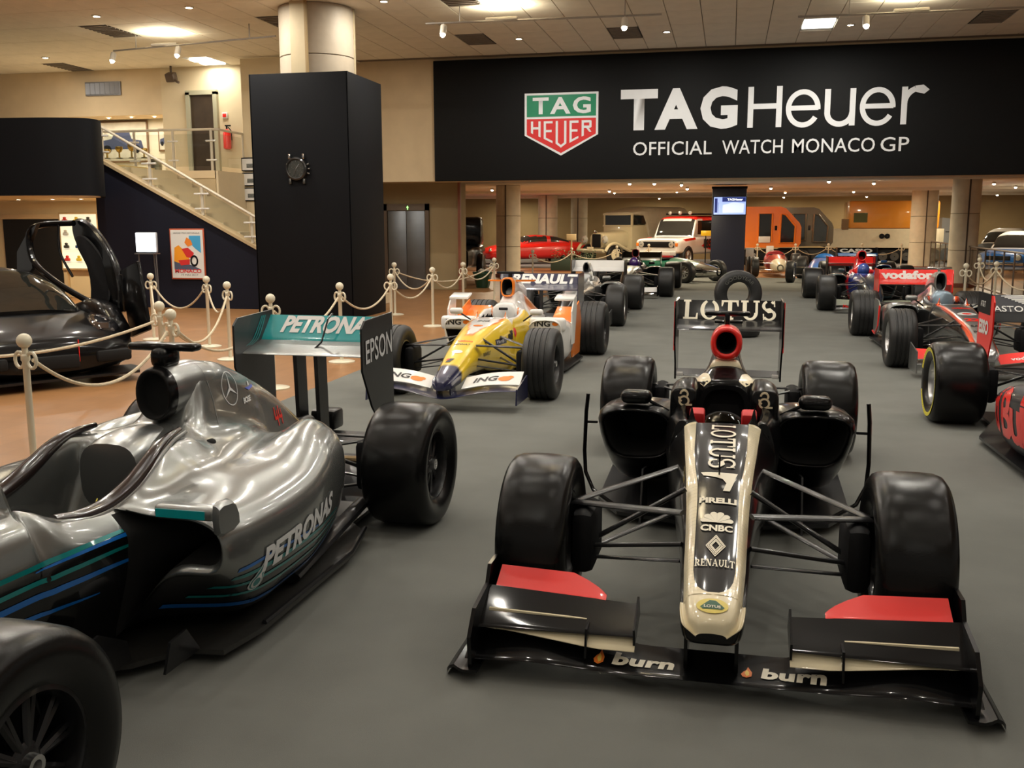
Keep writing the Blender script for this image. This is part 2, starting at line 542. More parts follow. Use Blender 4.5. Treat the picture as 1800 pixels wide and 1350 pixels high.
# ceiling of the hall: dark deck with lift-in panels
ceil = MB().box((-4, 8, CEIL_Z + .06), (40, 30, .06)).build('ceiling', M_JOINT, angle=0); struct(ceil)
PW, PL = .6, 1.2
def proj(p):
    d = Vector(p) - Vector((0, 0, H_CAM)); z = d.dot(_F)
    if z < .1: return None
    return 900 + F_PX * d.dot(_R2) / z, 675 - F_PX * d.dot(_U2) / z
cand = []
HOLES = []   # panel cells taken by vents and light troffers: (ix, iy)
pmesh = None
cells = []
for ix in range(-31, 27):
    for iy in range(-6, 19):
        cx, cy = (ix + .5) * PW, (iy + .5) * PL
        if cy > 22.8 or (cy > 22 and cx > -8.2): continue
        q = proj((cx, cy, CEIL_Z))
        vis = q is not None and -60 < q[0] < 1860 and -30 < q[1] < 200
        cells.append((ix, iy, cx, cy, vis))
def cell_of(x, y): return (math.floor(x / PW), math.floor(y / PL))
VENTS = [(-8.35, 17.31), (-15.48, 21.2), (-4.84, 19.75), (-1.86, 19.65), (4.4, 19.75), (-11.58, 17.87), (-4.4, 16.6)]
TROFFERS = [(-11.6, 20.6), (1.5, 19.7), (-11.6, 12.), (1.5, 8.), (-6, 8.), (6.5, 13.), (-1.5, -1.5), (-12, 2.), (6., 1.), (-6, -3.), (2., -4.)]
taken = {cell_of(*p) for p in VENTS} | {cell_of(*p) for p in TROFFERS}
cells = [c for c in cells if (c[0], c[1]) not in taken]
vis = sorted([c for c in cells if c[4]], key=lambda c: c[3] + .15 * abs(c[2]))
near = vis[:298]; nearset = {(c[0], c[1]) for c in near}
base = MB().rbox((0, 0, 0), (PW - .012, PL - .012, .025), .004, seg=1)
first = None
for c in near:
    if first is None:
        first = base.build('ceiling_panel', M_PANEL, ceil, 30); o = first
    else:
        o = first.copy(); COL.objects.link(o); o.parent = ceil
    o.location = (c[2], c[3], CEIL_Z + .015)
rest = MB()
for c in cells:
    if (c[0], c[1]) not in nearset:
        rest.box((c[2], c[3], CEIL_Z + .015), (PW - .012, PL - .012, .025))
o = rest.build('ceiling_panel_field', M_PANEL, ceil, 0); o['kind'] = 'stuff'

# back wall of the hall, high part, with the opening below
o = MB().box((-11.3, 21.95, 2.62), (3.9, .8, 5.3)).build('wall_back', M_CREAMW, angle=0); struct(o)
o = MB().box((2.8, 22.3, 3.93), (24.3, .6, 2.72)).build('wall_bulkhead', M_WALL, angle=0); struct(o)
mb = MB().box((-7.9, 23.6, 1.3), (2.9, .6, 2.6))
o = mb.build('wall_lift', M_WALLB, angle=0); struct(o)  # brown tone here stands in for the shade under the bulkhead
o = MB().box((-6.42, 23.2, 1.3), (.06, .08, 2.6)).build('trim_corner', M_SKIRT, angle=0); struct(o)
# low room behind
o = MB().box((0, 34.4, 2.85), (36, 23.8, .2)).build('ceiling_low', M_PANEL, angle=0); struct(o)
o = MB().box((0, 45.1, 1.4), (36, .3, 2.8)).build('wall_far', M_WALLB, angle=0); struct(o)
for y, d in ((26.2, .1), (34.5, .12), (40.5, .14)):
    o = MB().rbox((1, y, 2.72), (26, .5, d), .02).build('trim_ceiling_beam', M_PANEL); struct(o)
o = MB().box((-4.0, 33.0, .01), (11, .06, .02)).build('trim_floor_edge', M_SKIRT, angle=0); struct(o)
o = MB().rbox((-5.5, 39.5, .03), (10.5, 8., .07), .02).build('floor_display_stage_left', mat('grey_stage', (.25, .25, .27), .7, noise=.08)); struct(o)
o = MB().rbox((6.2, 40., .03), (9.5, 7., .07), .02).build('floor_display_stage_right', MATS['grey_stage']); struct(o)
o = MB().box((15.2, 34, 1.4), (.3, 24, 2.8)).build('wall_right', M_WALLB, angle=0); struct(o)

# round stone columns
def column(x, y, r, z1, label, seam=True):
    t = thing('column', label, 'column', (x, y, 0), 0, 'round stone columns'); t['kind'] = 'structure'
    m = MB()
    zs = [0]; 
    n = 3
    for i in range(n):
        a, b = z1 * i / n, z1 * (i + 1) / n
        m = MB().lathe([(a + .004, r - .012), (a + .012, r), (b - .012, r), (b - .004, r - .012)], n=40)
        m.build('column_drum', M_STONE, t)
    MB().lathe([(0, r - .014), (z1, r - .014)], n=32).build('column_core', mat('dark_joint', (.10, .08, .06), .8), t)
    if seam:
        a = math.atan2(-y, -x - .4) if False else -PI / 2
        MB().box((r * .0, -r - .003, z1 / 2), (.035, .03, z1)).build('cable_strip', mat('brown_strip', (.09, .06, .04), .6), t)
    MB().lathe([(0, r + .03), (.09, r + .03), (.1, r)], n=32).build('skirting', M_SKIRT, t)
    return t
column(-6.57, 29.3, .37, 2.75, 'round stone column with dark seam left of the tall dark screen')
column(-7.3, 40, .4, 2.75, 'slim round column between the red car and the potted plants')
column(-6.35, 42.3, .36, 2.75, 'round column behind the beige truck bonnet')
column(5.8, 26.8, .34, 2.75, 'stone column beside the metal railing at far end')
column(6.7, 37.2, .44, 2.75, 'lit stone column in front of the orange truck body')

# big clad pillar with the round column above it
t = thing('column', 'huge round cream column rising out of the black box pillar', 'column', (-7.07, 16.45, 0)); t['kind'] = 'structure'
for a, b in ((4.0, 4.42), (4.42, 5.25)):
    MB().lathe([(a + .004, .625), (a + .012, .64), (b - .01, .64), (b - .003, .625)], n=56).build('column_drum', mat('cream_column', (.36, .30, .22), .6, noise=.05, bump=.04, bscale=80), t)
MB().lathe([(0, .62), (5.25, .62)], n=40).build('column_core', MATS['dark_joint'], t)
MB().box((-.05, -.66, 4.65), (.26, .06, 1.24)).build('cable_duct', mat('cream_duct', (.44, .36, .22), .5, noise=.03), t)
MB().box((.095, -.665, 4.65), (.03, .07, 1.24)).build('duct_edge', mat('brown_edge', (.28, .19, .08), .6), t)
MB().box((.62, .12, 4.65), (.05, .05, 1.24)).build('corner_pipe', MATS['cream_duct'], t)
pil = thing('box_pillar', 'tall black box pillar carrying a giant wristwatch', 'pillar', (-7.075, 16.4, 0)); pil['kind'] = 'structure'
MB().rbox((0, -.785, 2.04), (1.75, .03, 4.08), .006).build('front_panel', M_CLAD, pil)
MB().rbox((.865, 0, 2.04), (.03, 1.6, 4.08), .006).build('side_panel', M_CLAD, pil)
MB().rbox((-.865, 0, 2.04), (.03, 1.6, 4.08), .006).build('side_panel', M_CLAD, pil)
MB().rbox((0, .785, 2.04), (1.75, .03, 4.08), .006).build('back_panel', M_CLAD, pil)

# giant wristwatch on the pillar
wt = thing('wall_watch', 'giant black wristwatch mounted on the front of the black pillar', 'watch', (-7.13, 15.6, 2.52))
MB().lathe([(.005, .19), (-.05, .2), (-.075, .19), (-.09, .165), (-.085, .15)], 'y', n=40).build('case', mat('watch_black', (.02, .02, .02), .3, .5, .3), wt)
MB().lathe([(-.07, .155), (-.071, .001)], 'y', n=40).build('dial', mat('watch_dial', (.035, .037, .03), .4, .2, .5, .3, 25), wt)
for sx in (-1, 1):
    for sz in (-1, 1):
        MB().rbox((sx * .125, -.03, sz * .205), (.04, .05, .09), .012).build('lug', M_CHROME if sz > 0 else mat('watch_steel', (.15, .15, .14), .3, .8), wt)
for a in (.35, 0, -.35):
    MB().cyl((.19 * math.cos(a), -.03, .19 * math.sin(a)), (.235 * math.cos(a), -.03, .235 * math.sin(a)), .016, 10).build('pusher' if a else 'crown', MATS['watch_steel'], wt)
for i in range(12):
    a = 2 * PI * i / 12
    MB().box((.125 * math.sin(a), -.074, .125 * math.cos(a)), (.012, .006, .03), ry=a).build('hour_marker', MATS['watch_steel'], wt)
for dx, dz in ((-.045, .045), (.055, 0), (0, -.06)):
    MB().lathe([(-.074, .042), (-.074, .034)], 'y', (dx, 0, dz), 20).build('subdial', MATS['watch_steel'], wt)
MB().box((.032, -.078, .04), (.012, .004, .1), ry=.65).build('hour_hand', M_CHROME, wt)
MB().box((-.015, -.08, -.045), (.008, .004, .13), ry=.3).build('minute_hand', MATS['watch_steel'], wt)

# banner
bn = thing('banner', 'wide black banner with white lettering and a red and green shield', 'banner', (2.9, 21.97, 2.57))
bx = lambda X: X - 2.9
bz = lambda z: z - 2.57
MB().rbox((0, -.0, 1.33), (19.1, .06, 2.66), .01).build('banner_panel', M_BANNER, bn)
def bdec(name, vf, cx, cz, m, off=.035, label=None):
    return decal(name, bn, vf[0], vf[1], (bx(cx), 0, bz(cz)), (1, 0, 0), (0, 0, 1), m, off=off, label=label)
sh = lambda k, d=0: [(-.825 + d, .455 - d), (.825 - d, .455 - d), (.825 - d, -.455 + d * .3), (0, -.9 + d * 1.25), (-.825 + d, -.455 + d * .3)]
bdec('shield_border', G2().poly(sh(0)).vf, -3.715, 4.0, M_LETTER, label='white shield outline')
bdec('shield_top', G2().poly([(-.775, -.055), (.775, -.055), (.775, .41), (-.775, .41)]).vf, -3.715, 4.0, mat('shield_green', (.0, .24, .11), .5), .037)
bdec('shield_bottom', G2().poly([(-.775, -.10), (.775, -.10), (.775, -.44), (0, -.845), (-.775, -.44)]).vf, -3.715, 4.0, mat('shield_red', (.70, .02, .02), .5), .037)
for ch, cx, w in (('T', -.46, .36), ('A', -.02, .46), ('G', .46, .40)): bdec('letter', fit(text2d(ch, .03), w, .36), -3.715 + cx, 4.18, M_LETTER, .04)
# HEUER letters growing towards the middle of the shield
def bar_letter(ch, x0, x1, yt, b0, b1, w=.05):
    # letter between x0..x1, top yt, slanting base b0 (left) to b1 (right)
    g = G2(); bl = lambda x: b0 + (b1 - b0) * (x - x0) / (x1 - x0)
    def vb(a, y1=None): g.poly([(a, bl(a)), (a + w, bl(a + w)), (a + w, yt), (a, yt)])
    def hb(y, a=None, b=None): g.rect(a or x0, y - w / 2, b or x1, y + w / 2)
    mid = (yt + (b0 + b1) / 2) / 2
    if ch == 'H': vb(x0); vb(x1 - w); hb(mid)
    if ch == 'E':
        vb(x0); hb(yt - w / 2); hb(mid, b=x1 - .02); g.poly([(x0, bl(x0)), (x1, bl(x1)), (x1, bl(x1) + w), (x0, bl(x0) + w)])
    if ch == 'U':
        m = (x0 + x1) / 2; g.rect(x0, b0, x0 + w, yt); g.rect(x1 - w, b0, x1, yt)
        g.poly([(x0, b0 + .06), (x0, b0), (m, b0 - .09), (m, b0 - .03)]); g.poly([(x1, b0 + .06), (m, b0 - .03), (m, b0 - .09), (x1, b0)])
    if ch == 'R':
        vb(x0); hb(yt - w / 2, b=x1 - .02); hb(mid + .01, b=x1 - .02); g.rect(x1 - w, mid, x1, yt - .01); g.poly([(x1 - .13, mid), (x1 - .07, mid), (x1, bl(x1)), (x1 - w, bl(x1))])
    return g
g = G2()
for a in (('H', -.68, -.46, -.15, -.40, -.50), ('E', -.39, -.19, -.15, -.53, -.63), ('U', -.12, .12, -.15, -.64, -.64), ('E', .19, .39, -.15, -.63, -.53), ('R', .46, .68, -.15, -.50, -.40)):
    bdec('letter', bar_letter(*a).vf, -3.715, 4.0, M_LETTER, .04)
for ch, cx, w in (('T', -2.0, .80), ('A', -1.20, .92), ('G', -.30, .78)):
    bdec('letter', fit(text2d(ch, .045), w, .86 if ch != 'G' else .88), cx, 4.04, M_LETTER)
def big(g): bdec('letter', g.vf, 0, 3.61, M_LETTER)
g = G2()
# H
g.rect(.30, 0, .415, .84); g.rect(.885, 0, 1.0, .84); g.rect(.30, .38, 1.0, .49)
big(g)
def letter_e(x):
    g = G2()
    g.arc(x + .35, .37, .35, .39, .245, .285, .12 * PI, 1.82 * PI, 30); g.rect(x + .06, .33, x + .66, .43); g.arc(x + .35, .37, .35, .39, .245, .285, -.02 * PI, .14 * PI, 4); big(g)
letter_e(1.08)
g = G2(); g.rect(1.86, .25, 1.975, .75); g.rect(2.36, 0, 2.475, .75); g.arc(2.165, .27, .305, .29, .19, .18, PI, 2 * PI, 18); big(g)
letter_e(2.56)
g = G2(); g.rect(3.37, 0, 3.485, .75); g.arc(3.75, .42, .38, .36, .265, .25, .62 * PI, PI, 10); g.poly([(3.62, .765), (3.64, .64), (3.80, .60), (3.90, .68), (3.78, .78)])
big(g)
for wd, cx, w in (('OFFICIAL', -1.27, 1.69), ('WATCH', .42, 1.26), ('MONACO', 2.07, 1.66), ('GP', 3.29, .56)): bdec('lettering', fit(text2d(wd, .004, 0, 1.02), w, .29), cx, 3.215, M_LETTER)

# lift
lf = thing('lift_door', 'dull steel lift doors with a green arrow above', 'lift', (-7.8, 23.28, 0))
MB().rbox((-.24, -.01, .96), (.47, .03, 1.92), .004).build('door_leaf', M_STEEL, lf)
MB().rbox((.24, -.01, .96), (.47, .03, 1.92), .004).build('door_leaf', M_STEEL, lf)
MB().box((-.54, -.02, 1.05), (.1, .06, 2.1)).box((.54, -.02, 1.05), (.1, .06, 2.1)).box((0, -.02, 2.01), (1.18, .06, .16)).build('door_frame', mat('bronze_frame', (.16, .12, .09), .4, .7), lf)
decal('indicator_arrow', lf, *G2().poly([(-.03, 0), (.03, 0), (0, .05)]).rect(-.01, -.05, .01, 0).vf, (.05, -.05, 2.0), (1, 0, 0), (0, 0, 1), mat('green_lamp', (.1, .8, .1), emit=(.3, 1, .2), estr=3.), off=.004)

# ------------------------------------------------------------------ mezzanine and stair on the left
sw = MB().prism([(-12.13, 0), (-12.13, 2.80), (-11.95, 2.80), (-6.4, -.09), (-6.4, -.2), (-12.13, -.2)], 'y', 17.2, 17.35)
o = sw.build('wall_stair', mat('stair_wall_navy', (.007, .008, .017), .65, noise=.1, nscale=20, spec=.25), angle=0); struct(o)
dz = -1.66 / 3.15; L0 = (-11.95, 2.80)
o = MB().prism([(-11.95, 2.80), (-11.95, 2.86), (-6.4, -.03), (-6.4, -.09)], 'y', 17.14, 17.40).build('trim_stair_capping', mat('beige_capping', (.48, .36, .2), .5), angle=0); struct(o)
stp = MB()
for i in range(15):
    x = -11.9 + i * .34
    stp.box((x + .17, 18.3, (2.72 - i * .18) / 2), (.34, 1.85, 2.72 - i * .18))
o = stp.build('floor_stair_flight', M_CREAMW, angle=0); struct(o)
# landing
o = MB().box((-14.2, 21.0, 2.66), (6.9, 3.3, .16)).build('floor_landing', M_WALL, angle=0); struct(o)
o = MB().box((-14.2, 19.42, 1.36), (6.9, .1, 2.74)).build('wall_landing_front', mat('landing_plaster', (.52, .40, .23), .75, noise=.05), angle=0); struct(o)
o = MB().box((-10.75, 20.45, 1.36), (.1, 2.1, 2.74)).build('wall_landing_side', M_CREAMW, angle=0); struct(o)
o = MB().box((-9.9, 20.66, 2.62), (1.6, .1, 5.2)).build('wall_stair_end', M_CREAMW, angle=0); struct(o)
# bulkhead and alcove above landing
o = MB().box((-18, 21.95, 4.72), (9.5, .8, 1.06)).build('wall_alcove_bulkhead', M_WALL, angle=0); struct(o)
o = MB().box((-18, 22.65, 2.6), (9.5, .3, 5.2)).build('wall_alcove_back', mat('alcove_white', (.72, .64, .46), .7), angle=0); struct(o)
for i, (x, y) in enumerate(((-15.7, 21.9), (-14.95, 21.92), (-14.3, 21.88), (-13.7, 21.92))):
    t = thing('alcove_spotlight', 'tiny bright spot under the alcove bulkhead, number %s from the door' % ('four three two one'.split()[i]), 'spotlight', (x, y, 4.18), 0, 'alcove spotlights')
    MB().lathe([(0, .05), (-.01, .05), (-.01, .035)], n=16).build('bezel', M_CHROME, t)
    MB().lathe([(-.006, .034), (-.007, .001)], n=16).build('bulb', mat('alcove_bulb', (1, 1, 1), emit=(1, .92, .75), estr=30.), t)
    ld = bpy.data.lights.new('alcove_light', 'AREA'); ld.shape = 'DISK'; ld.size = .07; ld.energy = 9; ld.color = LAMP_COL
    lo = bpy.data.objects.new('alcove_light', ld); COL.objects.link(lo); lo.parent = t; lo.location = (0, 0, -.03)
# doorway on the landing
dr = MB().box((0, 0, .95), (.60, .05, 1.9)).build('door_1', mat('dark_wood_door', (.045, .028, .015), .5, noise=.2, nscale=5), loc=(-12.18, 21.53, 2.70)); struct(dr)
MB().box((-.35, -.03, .97), (.1, .1, 1.98)).box((.35, -.03, .97), (.1, .1, 1.98)).box((0, -.03, 1.95), (.8, .1, .1)).build('door_frame', mat('greenish_frame', (.42, .40, .28), .5), dr)
# fire extinguisher, alarm, vent, speaker, pictures
t = thing('fire_extinguisher', 'red fire extinguisher hung on the landing wall by the door', 'extinguisher', (-11.55, 21.45, 3.34))
MB().lathe([(0, .05), (.02, .09), (.36, .09), (.43, .06), (.46, .03), (.47, .001)], n=20).build('cylinder_body', M_RED, t)
MB().cyl((0, 0, .46), (0, 0, .53), .02).box((.03, 0, .54), (.14, .03, .03)).build('valve', M_DARK, t)
MB().tube([(.04, 0, .5), (.12, -.02, .42), (.13, -.02, .2)], .012).build('hose', M_DARK, t)
t = thing('fire_alarm', 'small red and white alarm box on the landing wall', 'alarm', (-11.62, 21.53, 4.12))
MB().rbox((0, 0, 0), (.14, .05, .14), .01).build('housing', M_WHITE, t); MB().rbox((0, -.03, 0), (.09, .02, .08), .005).build('call_point', M_RED, t)
t = thing('air_vent', 'grey slatted air vent high on the cream wall', 'vent', (-14.78, 21.53, 4.82))
MB().box((0, 0, 0), (.95, .04, .32)).build('vent_frame', mat('vent_grey', (.22, .22, .23), .5, .4), t)
for i in range(7): MB().box((-.4 + i * .133, -.03, 0), (.1, .02, .26), rz=.4).build('slat', MATS['vent_grey'], t)
t = thing('loudspeaker', 'dark loudspeaker bracketed under the ceiling beside the bulkhead', 'speaker', (-12.85, 21.35, 5.0))
MB().rbox((0, 0, 0), (.22, .2, .2), .03, rx=.4).build('cabinet', mat('speaker_brown', (.09, .06, .04), .6), t)
MB().cyl((.0, .0, .05), (0, 0, .26), .025).cyl((.05, .0, -.05), (.24, -.1, -.14), .03).build('bracket', MATS['speaker_brown'], t)
for i in range(3):
    t = thing('framed_picture', 'small framed photo hung %s in the stack by the pillar' % ('top', 'middle', 'lowest')[i], 'picture', (-10.55, 20.58, 2.93 - i * .33), 0, 'stack of framed photos')
    MB().rbox((0, 0, 0), (.42, .03, .30), .01).build('frame', M_DARK, t)
    MB().box((0, -.017, 0), (.37, .004, .25)).build('mount', M_WHITE, t)
    MB().rbox((.02, -.021, -.03), (.2, .004, .09), .002).build('print', mat('grey_print', (.15, .16, .15), .5, noise=.4, nscale=30), t)
# paintings of old cars on alcove wall
def painting(x, w, h, z, label):
    t = thing('painting', label, 'painting', (x, 22.47, z))
    MB().rbox((0, 0, 0), (w, .04, h), .01).build('frame', mat('brown_frame', (.20, .11, .05), .5), t)
    MB().box((0, -.022, 0), (w - .08, .004, h - .08)).build('canvas', mat('pale_canvas', (.62, .56, .42), .6, noise=.12, nscale=6), t)
    b = paint('slate_blue', (.06, .07, .12))
    g = G2().poly([(-.45, -.2), (-.42, .0), (-.2, .05), (-.12, .2), (.18, .2), (.22, .04), (.42, .0), (.46, -.2)])
    decal('car_figure', t, *g.vf, (0, -.026, .02), (w * .9, 0, 0), (0, 0, h), b, off=.002)
    g = G2().disc(-.3, -.2, .09, .1).disc(.3, -.2, .09, .1)
    decal('wheel_figure', t, *g.vf, (0, -.03, .02), (w * .9, 0, 0), (0, 0, h), M_DARK, off=.002)
    return t
painting(-15.0, 1.5, 1.02, 3.66, 'wide brown framed painting of an old blue car')
painting(-13.72, .5, .55, 3.68, 'small painting of a blue car beside the dark door')
# gilded trophy table in front
t = thing('trophy_table', 'low glass table of gilded trophies behind the landing rail', 'table', (-14.1, 20.7, 2.74))
MB().rbox((0, 0, .36), (2.4, .6, .03), .01).build('glass_top', M_GLASS, t)
for x in (-1.1, 1.1): MB().box((x, 0, .17), (.05, .5, .35)).build('leg', M_CHROME, t)
for i in range(7):
    c = thing('trophy', 'small gold cup, number %s of the row on the glass table' % 'one two three four five six seven'.split()[i], 'trophy', (-15.15 + i * .32, 20.65, 3.115), 0, 'gold cups on the landing table')
    h = .22 + .05 * (i % 3)
    MB().lathe([(0, .06), (.02, .06), (.03, .02), (h * .5, .018), (h * .55, .05), (h * .8, .085), (h, .08), (h, .07)], n=18).build('cup', mat('gold_metal', (.65, .42, .10), .25, 1.), c)
    MB().lathe([(0, .075), (.015, .07)], n=18, cap=True).build('foot', M_DARK, c)

# balustrades
def clamp(p, parent): MB().rbox(p, (.16, .05, .035), .012).build('glass_clamp', mat('clamp_white', (.75, .72, .65), .3, .2), parent)
st = thing('stair_rail', 'sloping cream handrail with glass panels above the navy stair wall', 'railing', (0, 17.25, 0))
hz = lambda x: 3.50 - (x + 12.0) * .547
bzr = lambda x: 2.86 - (x + 11.95) * .5207
MB().tube([(-12.25, 0, 3.56), (-12.0, 0, 3.5), (-6.6, 0, hz(-6.6))], .026, 10).build('handrail', M_RAIL, st)
PX = [-11.95, -10.95, -9.87, -8.86, -7.8]
for x in PX:
    MB().box((x, 0, (bzr(x) + hz(x)) / 2), (.05, .03, hz(x) - bzr(x))).build('post', M_RAIL, st)
    for dx in (-.16, .16):
        for k in (.22, .72): MB().rbox((x + dx * .5, -.02, bzr(x) + (hz(x) - bzr(x)) * k), (.15, .05, .035), .012).build('glass_clamp', MATS['clamp_white'] if 'clamp_white' in MATS else mat('clamp_white', (.75, .72, .65), .3, .2), st)
for a, b in zip(PX[:-1], PX[1:]):
    a += .06; b -= .06
    MB().prism([(a, bzr(a) + .05), (b, bzr(b) + .05), (b, hz(b) - .07), (a, hz(a) - .07)], 'y', -.006, .006).build('glass_panel', M_GLASS, st, 0)
ln = thing('landing_rail', 'level cream rail with glass panels along the upper landing edge', 'railing', (0, 19.42, 2.74))
MB().tube([(-15.5, 0, .86), (-10.83, 0, .86), (-10.72, .1, .86), (-10.72, 1.2, .86)], .026, 10).build('handrail', M_RAIL, ln)
LX = [-15.4, -14.5, -13.6, -12.66, -11.73, -10.83]
for x in LX:
    MB().box((x, 0, .43), (.05, .03, .86)).build('post', M_RAIL, ln)
    for k in (.22, .62): MB().rbox((x, -.02, k), (.24, .05, .035), .012).build('glass_clamp', mat('clamp_white', (.75, .72, .65), .3, .2), ln)
for a, b in zip(LX[:-1], LX[1:]):
    MB().box(((a + b) / 2, 0, .43), (b - a - .1, .012, .68)).build('glass_panel', M_GLASS, ln, 0)
MB().box((-10.72, .65, .43), (.012, .9, .68)).build('glass_panel', M_GLASS, ln, 0)
MB().box((-10.72, 1.2, .43), (.04, .04, .86)).build('post', M_RAIL, ln)

# curved black booth fascia with lit alcove below
def plan_wall(path, z0, z1, th=.08):
    P = catmull([(x, y, 0) for x, y in path], 6, False)
    m = MB(); n = len(P)
    N = []
    for i in range(n):
        d = P[min(i + 1, n - 1)] - P[max(i - 1, 0)]; d /= np.linalg.norm(d); N.append(np.array([-d[1], d[0], 0]))
    v = []
    for z in (z0, z1):
        v += [P[i] + [0, 0, z] for i in range(n)] + [P[i] + N[i] * th + [0, 0, z] for i in range(n)]
    f = []
    for i in range(n - 1):
        a, b, c, d = i, n + i, 2 * n + i, 3 * n + i
        f += [(a, a + 1, c + 1, c), (b + 1, b, d, d + 1), (c, c + 1, d + 1, d), (a + 1, a, b, b + 1)]
    f += [(0, 2 * n, 3 * n, n), (n - 1, 2 * n - 1, 4 * n - 1, 3 * n - 1)]
    return m.add(v, f)
t = thing('booth_fascia', 'curved black fascia of the lit booth on the far side', 'booth', (0, 0, 0))
plan_wall([(-17, 15.0), (-14.5, 15.3), (-12.3, 15.45), (-11.55, 15.62), (-11.2, 15.85), (-11.3, 16.3), (-11.85, 17.08)], 2.12, 3.47).build('fascia_panel', M_CLAD, t, 60)
MB().prism([(-17, 15.06), (-12.3, 15.5), (-11.55, 15.68), (-11.27, 15.9), (-11.4, 16.3), (-11.93, 17.08), (-12.25, 17.12), (-12.25, 19.2), (-17, 19.2)], 'z', 2.12, 2.16).build('soffit', M_CREAMW, t, 0)
MB().prism([(-17, 15.06), (-12.3, 15.5), (-11.55, 15.68), (-11.27, 15.9), (-11.4, 16.3), (-11.93, 17.08), (-17, 17.1)], 'z', 3.40, 3.46).build('roof_panel', M_CLAD, t, 0)
o = MB().box((-14.6, 19.3, 1.06), (5, .1, 2.12)).build('wall_booth_back', M_CREAMW, angle=0); struct(o)
o = MB().box((-12.16, 18.3, 1.4), (.06, 2.0, 2.8)).build('wall_booth_side', mat('yellow_plaster', (.75, .55, .22), .7), angle=0); struct(o)
o = MB().box((-15.2, 19.23, .86), (1.5, .05, 1.72)).build('door_2', mat('black_doorway', (.004, .004, .005), .6), angle=0); struct(o)
MB().box((-14.41, 19.2, .92), (.09, .08, 1.84)).box((-15.2, 19.2, 1.78), (1.66, .08, .1)).build('door_frame', mat('booth_door_frame', (.62, .48, .30), .5), o, 0)
for x in (-14.2, -12.75, -13.4):
    s = thing('booth_downlight', 'small round downlight in the booth soffit at %.1f metres' % x if False else {-14.2: 'round downlight in the booth soffit nearest the black doorway', -12.75: 'round downlight in the booth soffit nearest the stair wall', -13.4: 'middle round downlight in the booth soffit'}[x], 'spotlight', (x, 17.6, 2.12), 0, 'booth downlights')
    MB().lathe([(0, .06), (-.012, .06), (-.012, .045)], n=16).build('bezel', M_CHROME, s)
    MB().lathe([(-.008, .044), (-.009, .001)], n=16).build('bulb', mat('alcove_bulb', (1, 1, 1), emit=(1, .92, .75), estr=30.), s)
    ld = bpy.data.lights.new('booth_light', 'AREA'); ld.shape = 'DISK'; ld.size = .1; ld.energy = 22; ld.color = (1., .84, .55)
    lo = bpy.data.objects.new('booth_light', ld); COL.objects.link(lo); lo.parent = s; lo.location = (0, 0, -.03)
# display case with models
t = thing('display_case', 'brightly lit shallow display case of small models on the booth wall', 'display case', (-13.95, 19.2, .62))
MB().rbox((0, -.05, .62), (.98, .1, 1.26), .01).build('case_frame', mat('pale_oak', (.55, .38, .2), .5, noise=.1), t)
MB().box((0, -.105, .62), (.9, .01, 1.18)).build('back_panel', mat('lit_case_panel', (.8, .8, .66), emit=(1., .96, .75), estr=.55), t)
cols = [(.6, .03, .03), (.75, .55, .05), (.03, .03, .03), (.02, .06, .2), (.5, .5, .5), (.7, .2, .02)]
for r in range(4):
    MB().box((0, -.15, .17 + r * .28), (.88, .09, .008)).build('shelf', M_GLASS, t, 0)
    for c in range(3):
        q = thing('model_figure', 'tiny model on shelf %s of the lit case, %s' % (('one', 'two', 'three', 'four')[r], ('next to the door', 'in the middle', 'next to the stair wall')[c]), 'model', (-13.95 - .3 + c * .29, 19.05, .62 + .176 + r * .28), 0, 'models in the lit case')
        k = cols[(r * 2 + c) % 6]
        mm = paint('model_%d' % ((r * 2 + c) % 6), k)
        MB().rbox((0, 0, .05), (.13, .05, .07), .02).build('body', mm, q); MB().rbox((0, 0, .11), (.07, .045, .06), .02).build('upper', mm, q)
# light box on stand
t = thing('light_box', 'glowing white screen on a thin metal stand beside the stair wall', 'screen', (-10.76, 16.7, 0))
MB().rbox((0, 0, 1.27), (.44, .06, .38), .02).build('screen_housing', mat('screen_frame', (.5, .52, .55), .4), t)
MB().rbox((0, -.034, 1.27), (.41, .01, .35), .004).build('screen', mat('white_screen', (1, 1, 1), emit=(.86, .94, 1.0), estr=3.2), t)
for x in (-.2, .2):
    MB().cyl((x, .0, 0), (x * .9, 0, 1.1), .012).build('leg', mat('stand_grey', (.2, .2, .2), .4, .6), t)
MB().box((0, 0, 1.06), (.42, .2, .02)).build('tray', MATS['stand_grey'], t); MB().cyl((.12, .1, 0), (.1, .05, 1.08), .012).build('leg', MATS['stand_grey'], t)
# poster
t = thing('poster', 'framed race poster with a riding motorcyclist hung on the navy wall', 'poster', (-10.19, 17.17, 1.04))
MB().rbox((0, 0, 0), (.73, .03, .97), .008).build('frame', mat('red_frame', (.5, .1, .04), .5), t)
MB().box((0, -.017, 0), (.68, .004, .92)).build('paper', mat('poster_paper', (.78, .77, .72), .5), t)
PD = lambda n, g, m, k: decal(n, t, *g.vf, (0, -.02, 0), (1, 0, 0), (0, 0, 1), m, off=.001 + .001 * k)
PD('sea_print', G2().poly([(.05, .35), (.29, .35), (.29, .02), (.18, .1), (.05, .22)]), mat('poster_blue', (.06, .38, .68), .5), 0)
PD('road_print', G2().poly([(-.29, -.12), (.1, -.22), (.29, -.3), (-.29, -.3)]), mat('poster_slate', (.08, .10, .16), .5), 0)
PD('fairing_print', G2().poly([(-.29, -.14), (-.27, .12), (-.18, .17), (-.08, .08), (.02, -.02), (.04, -.12), (-.1, -.2)]), mat('poster_orange', (.9, .35, .02), .5), 1)
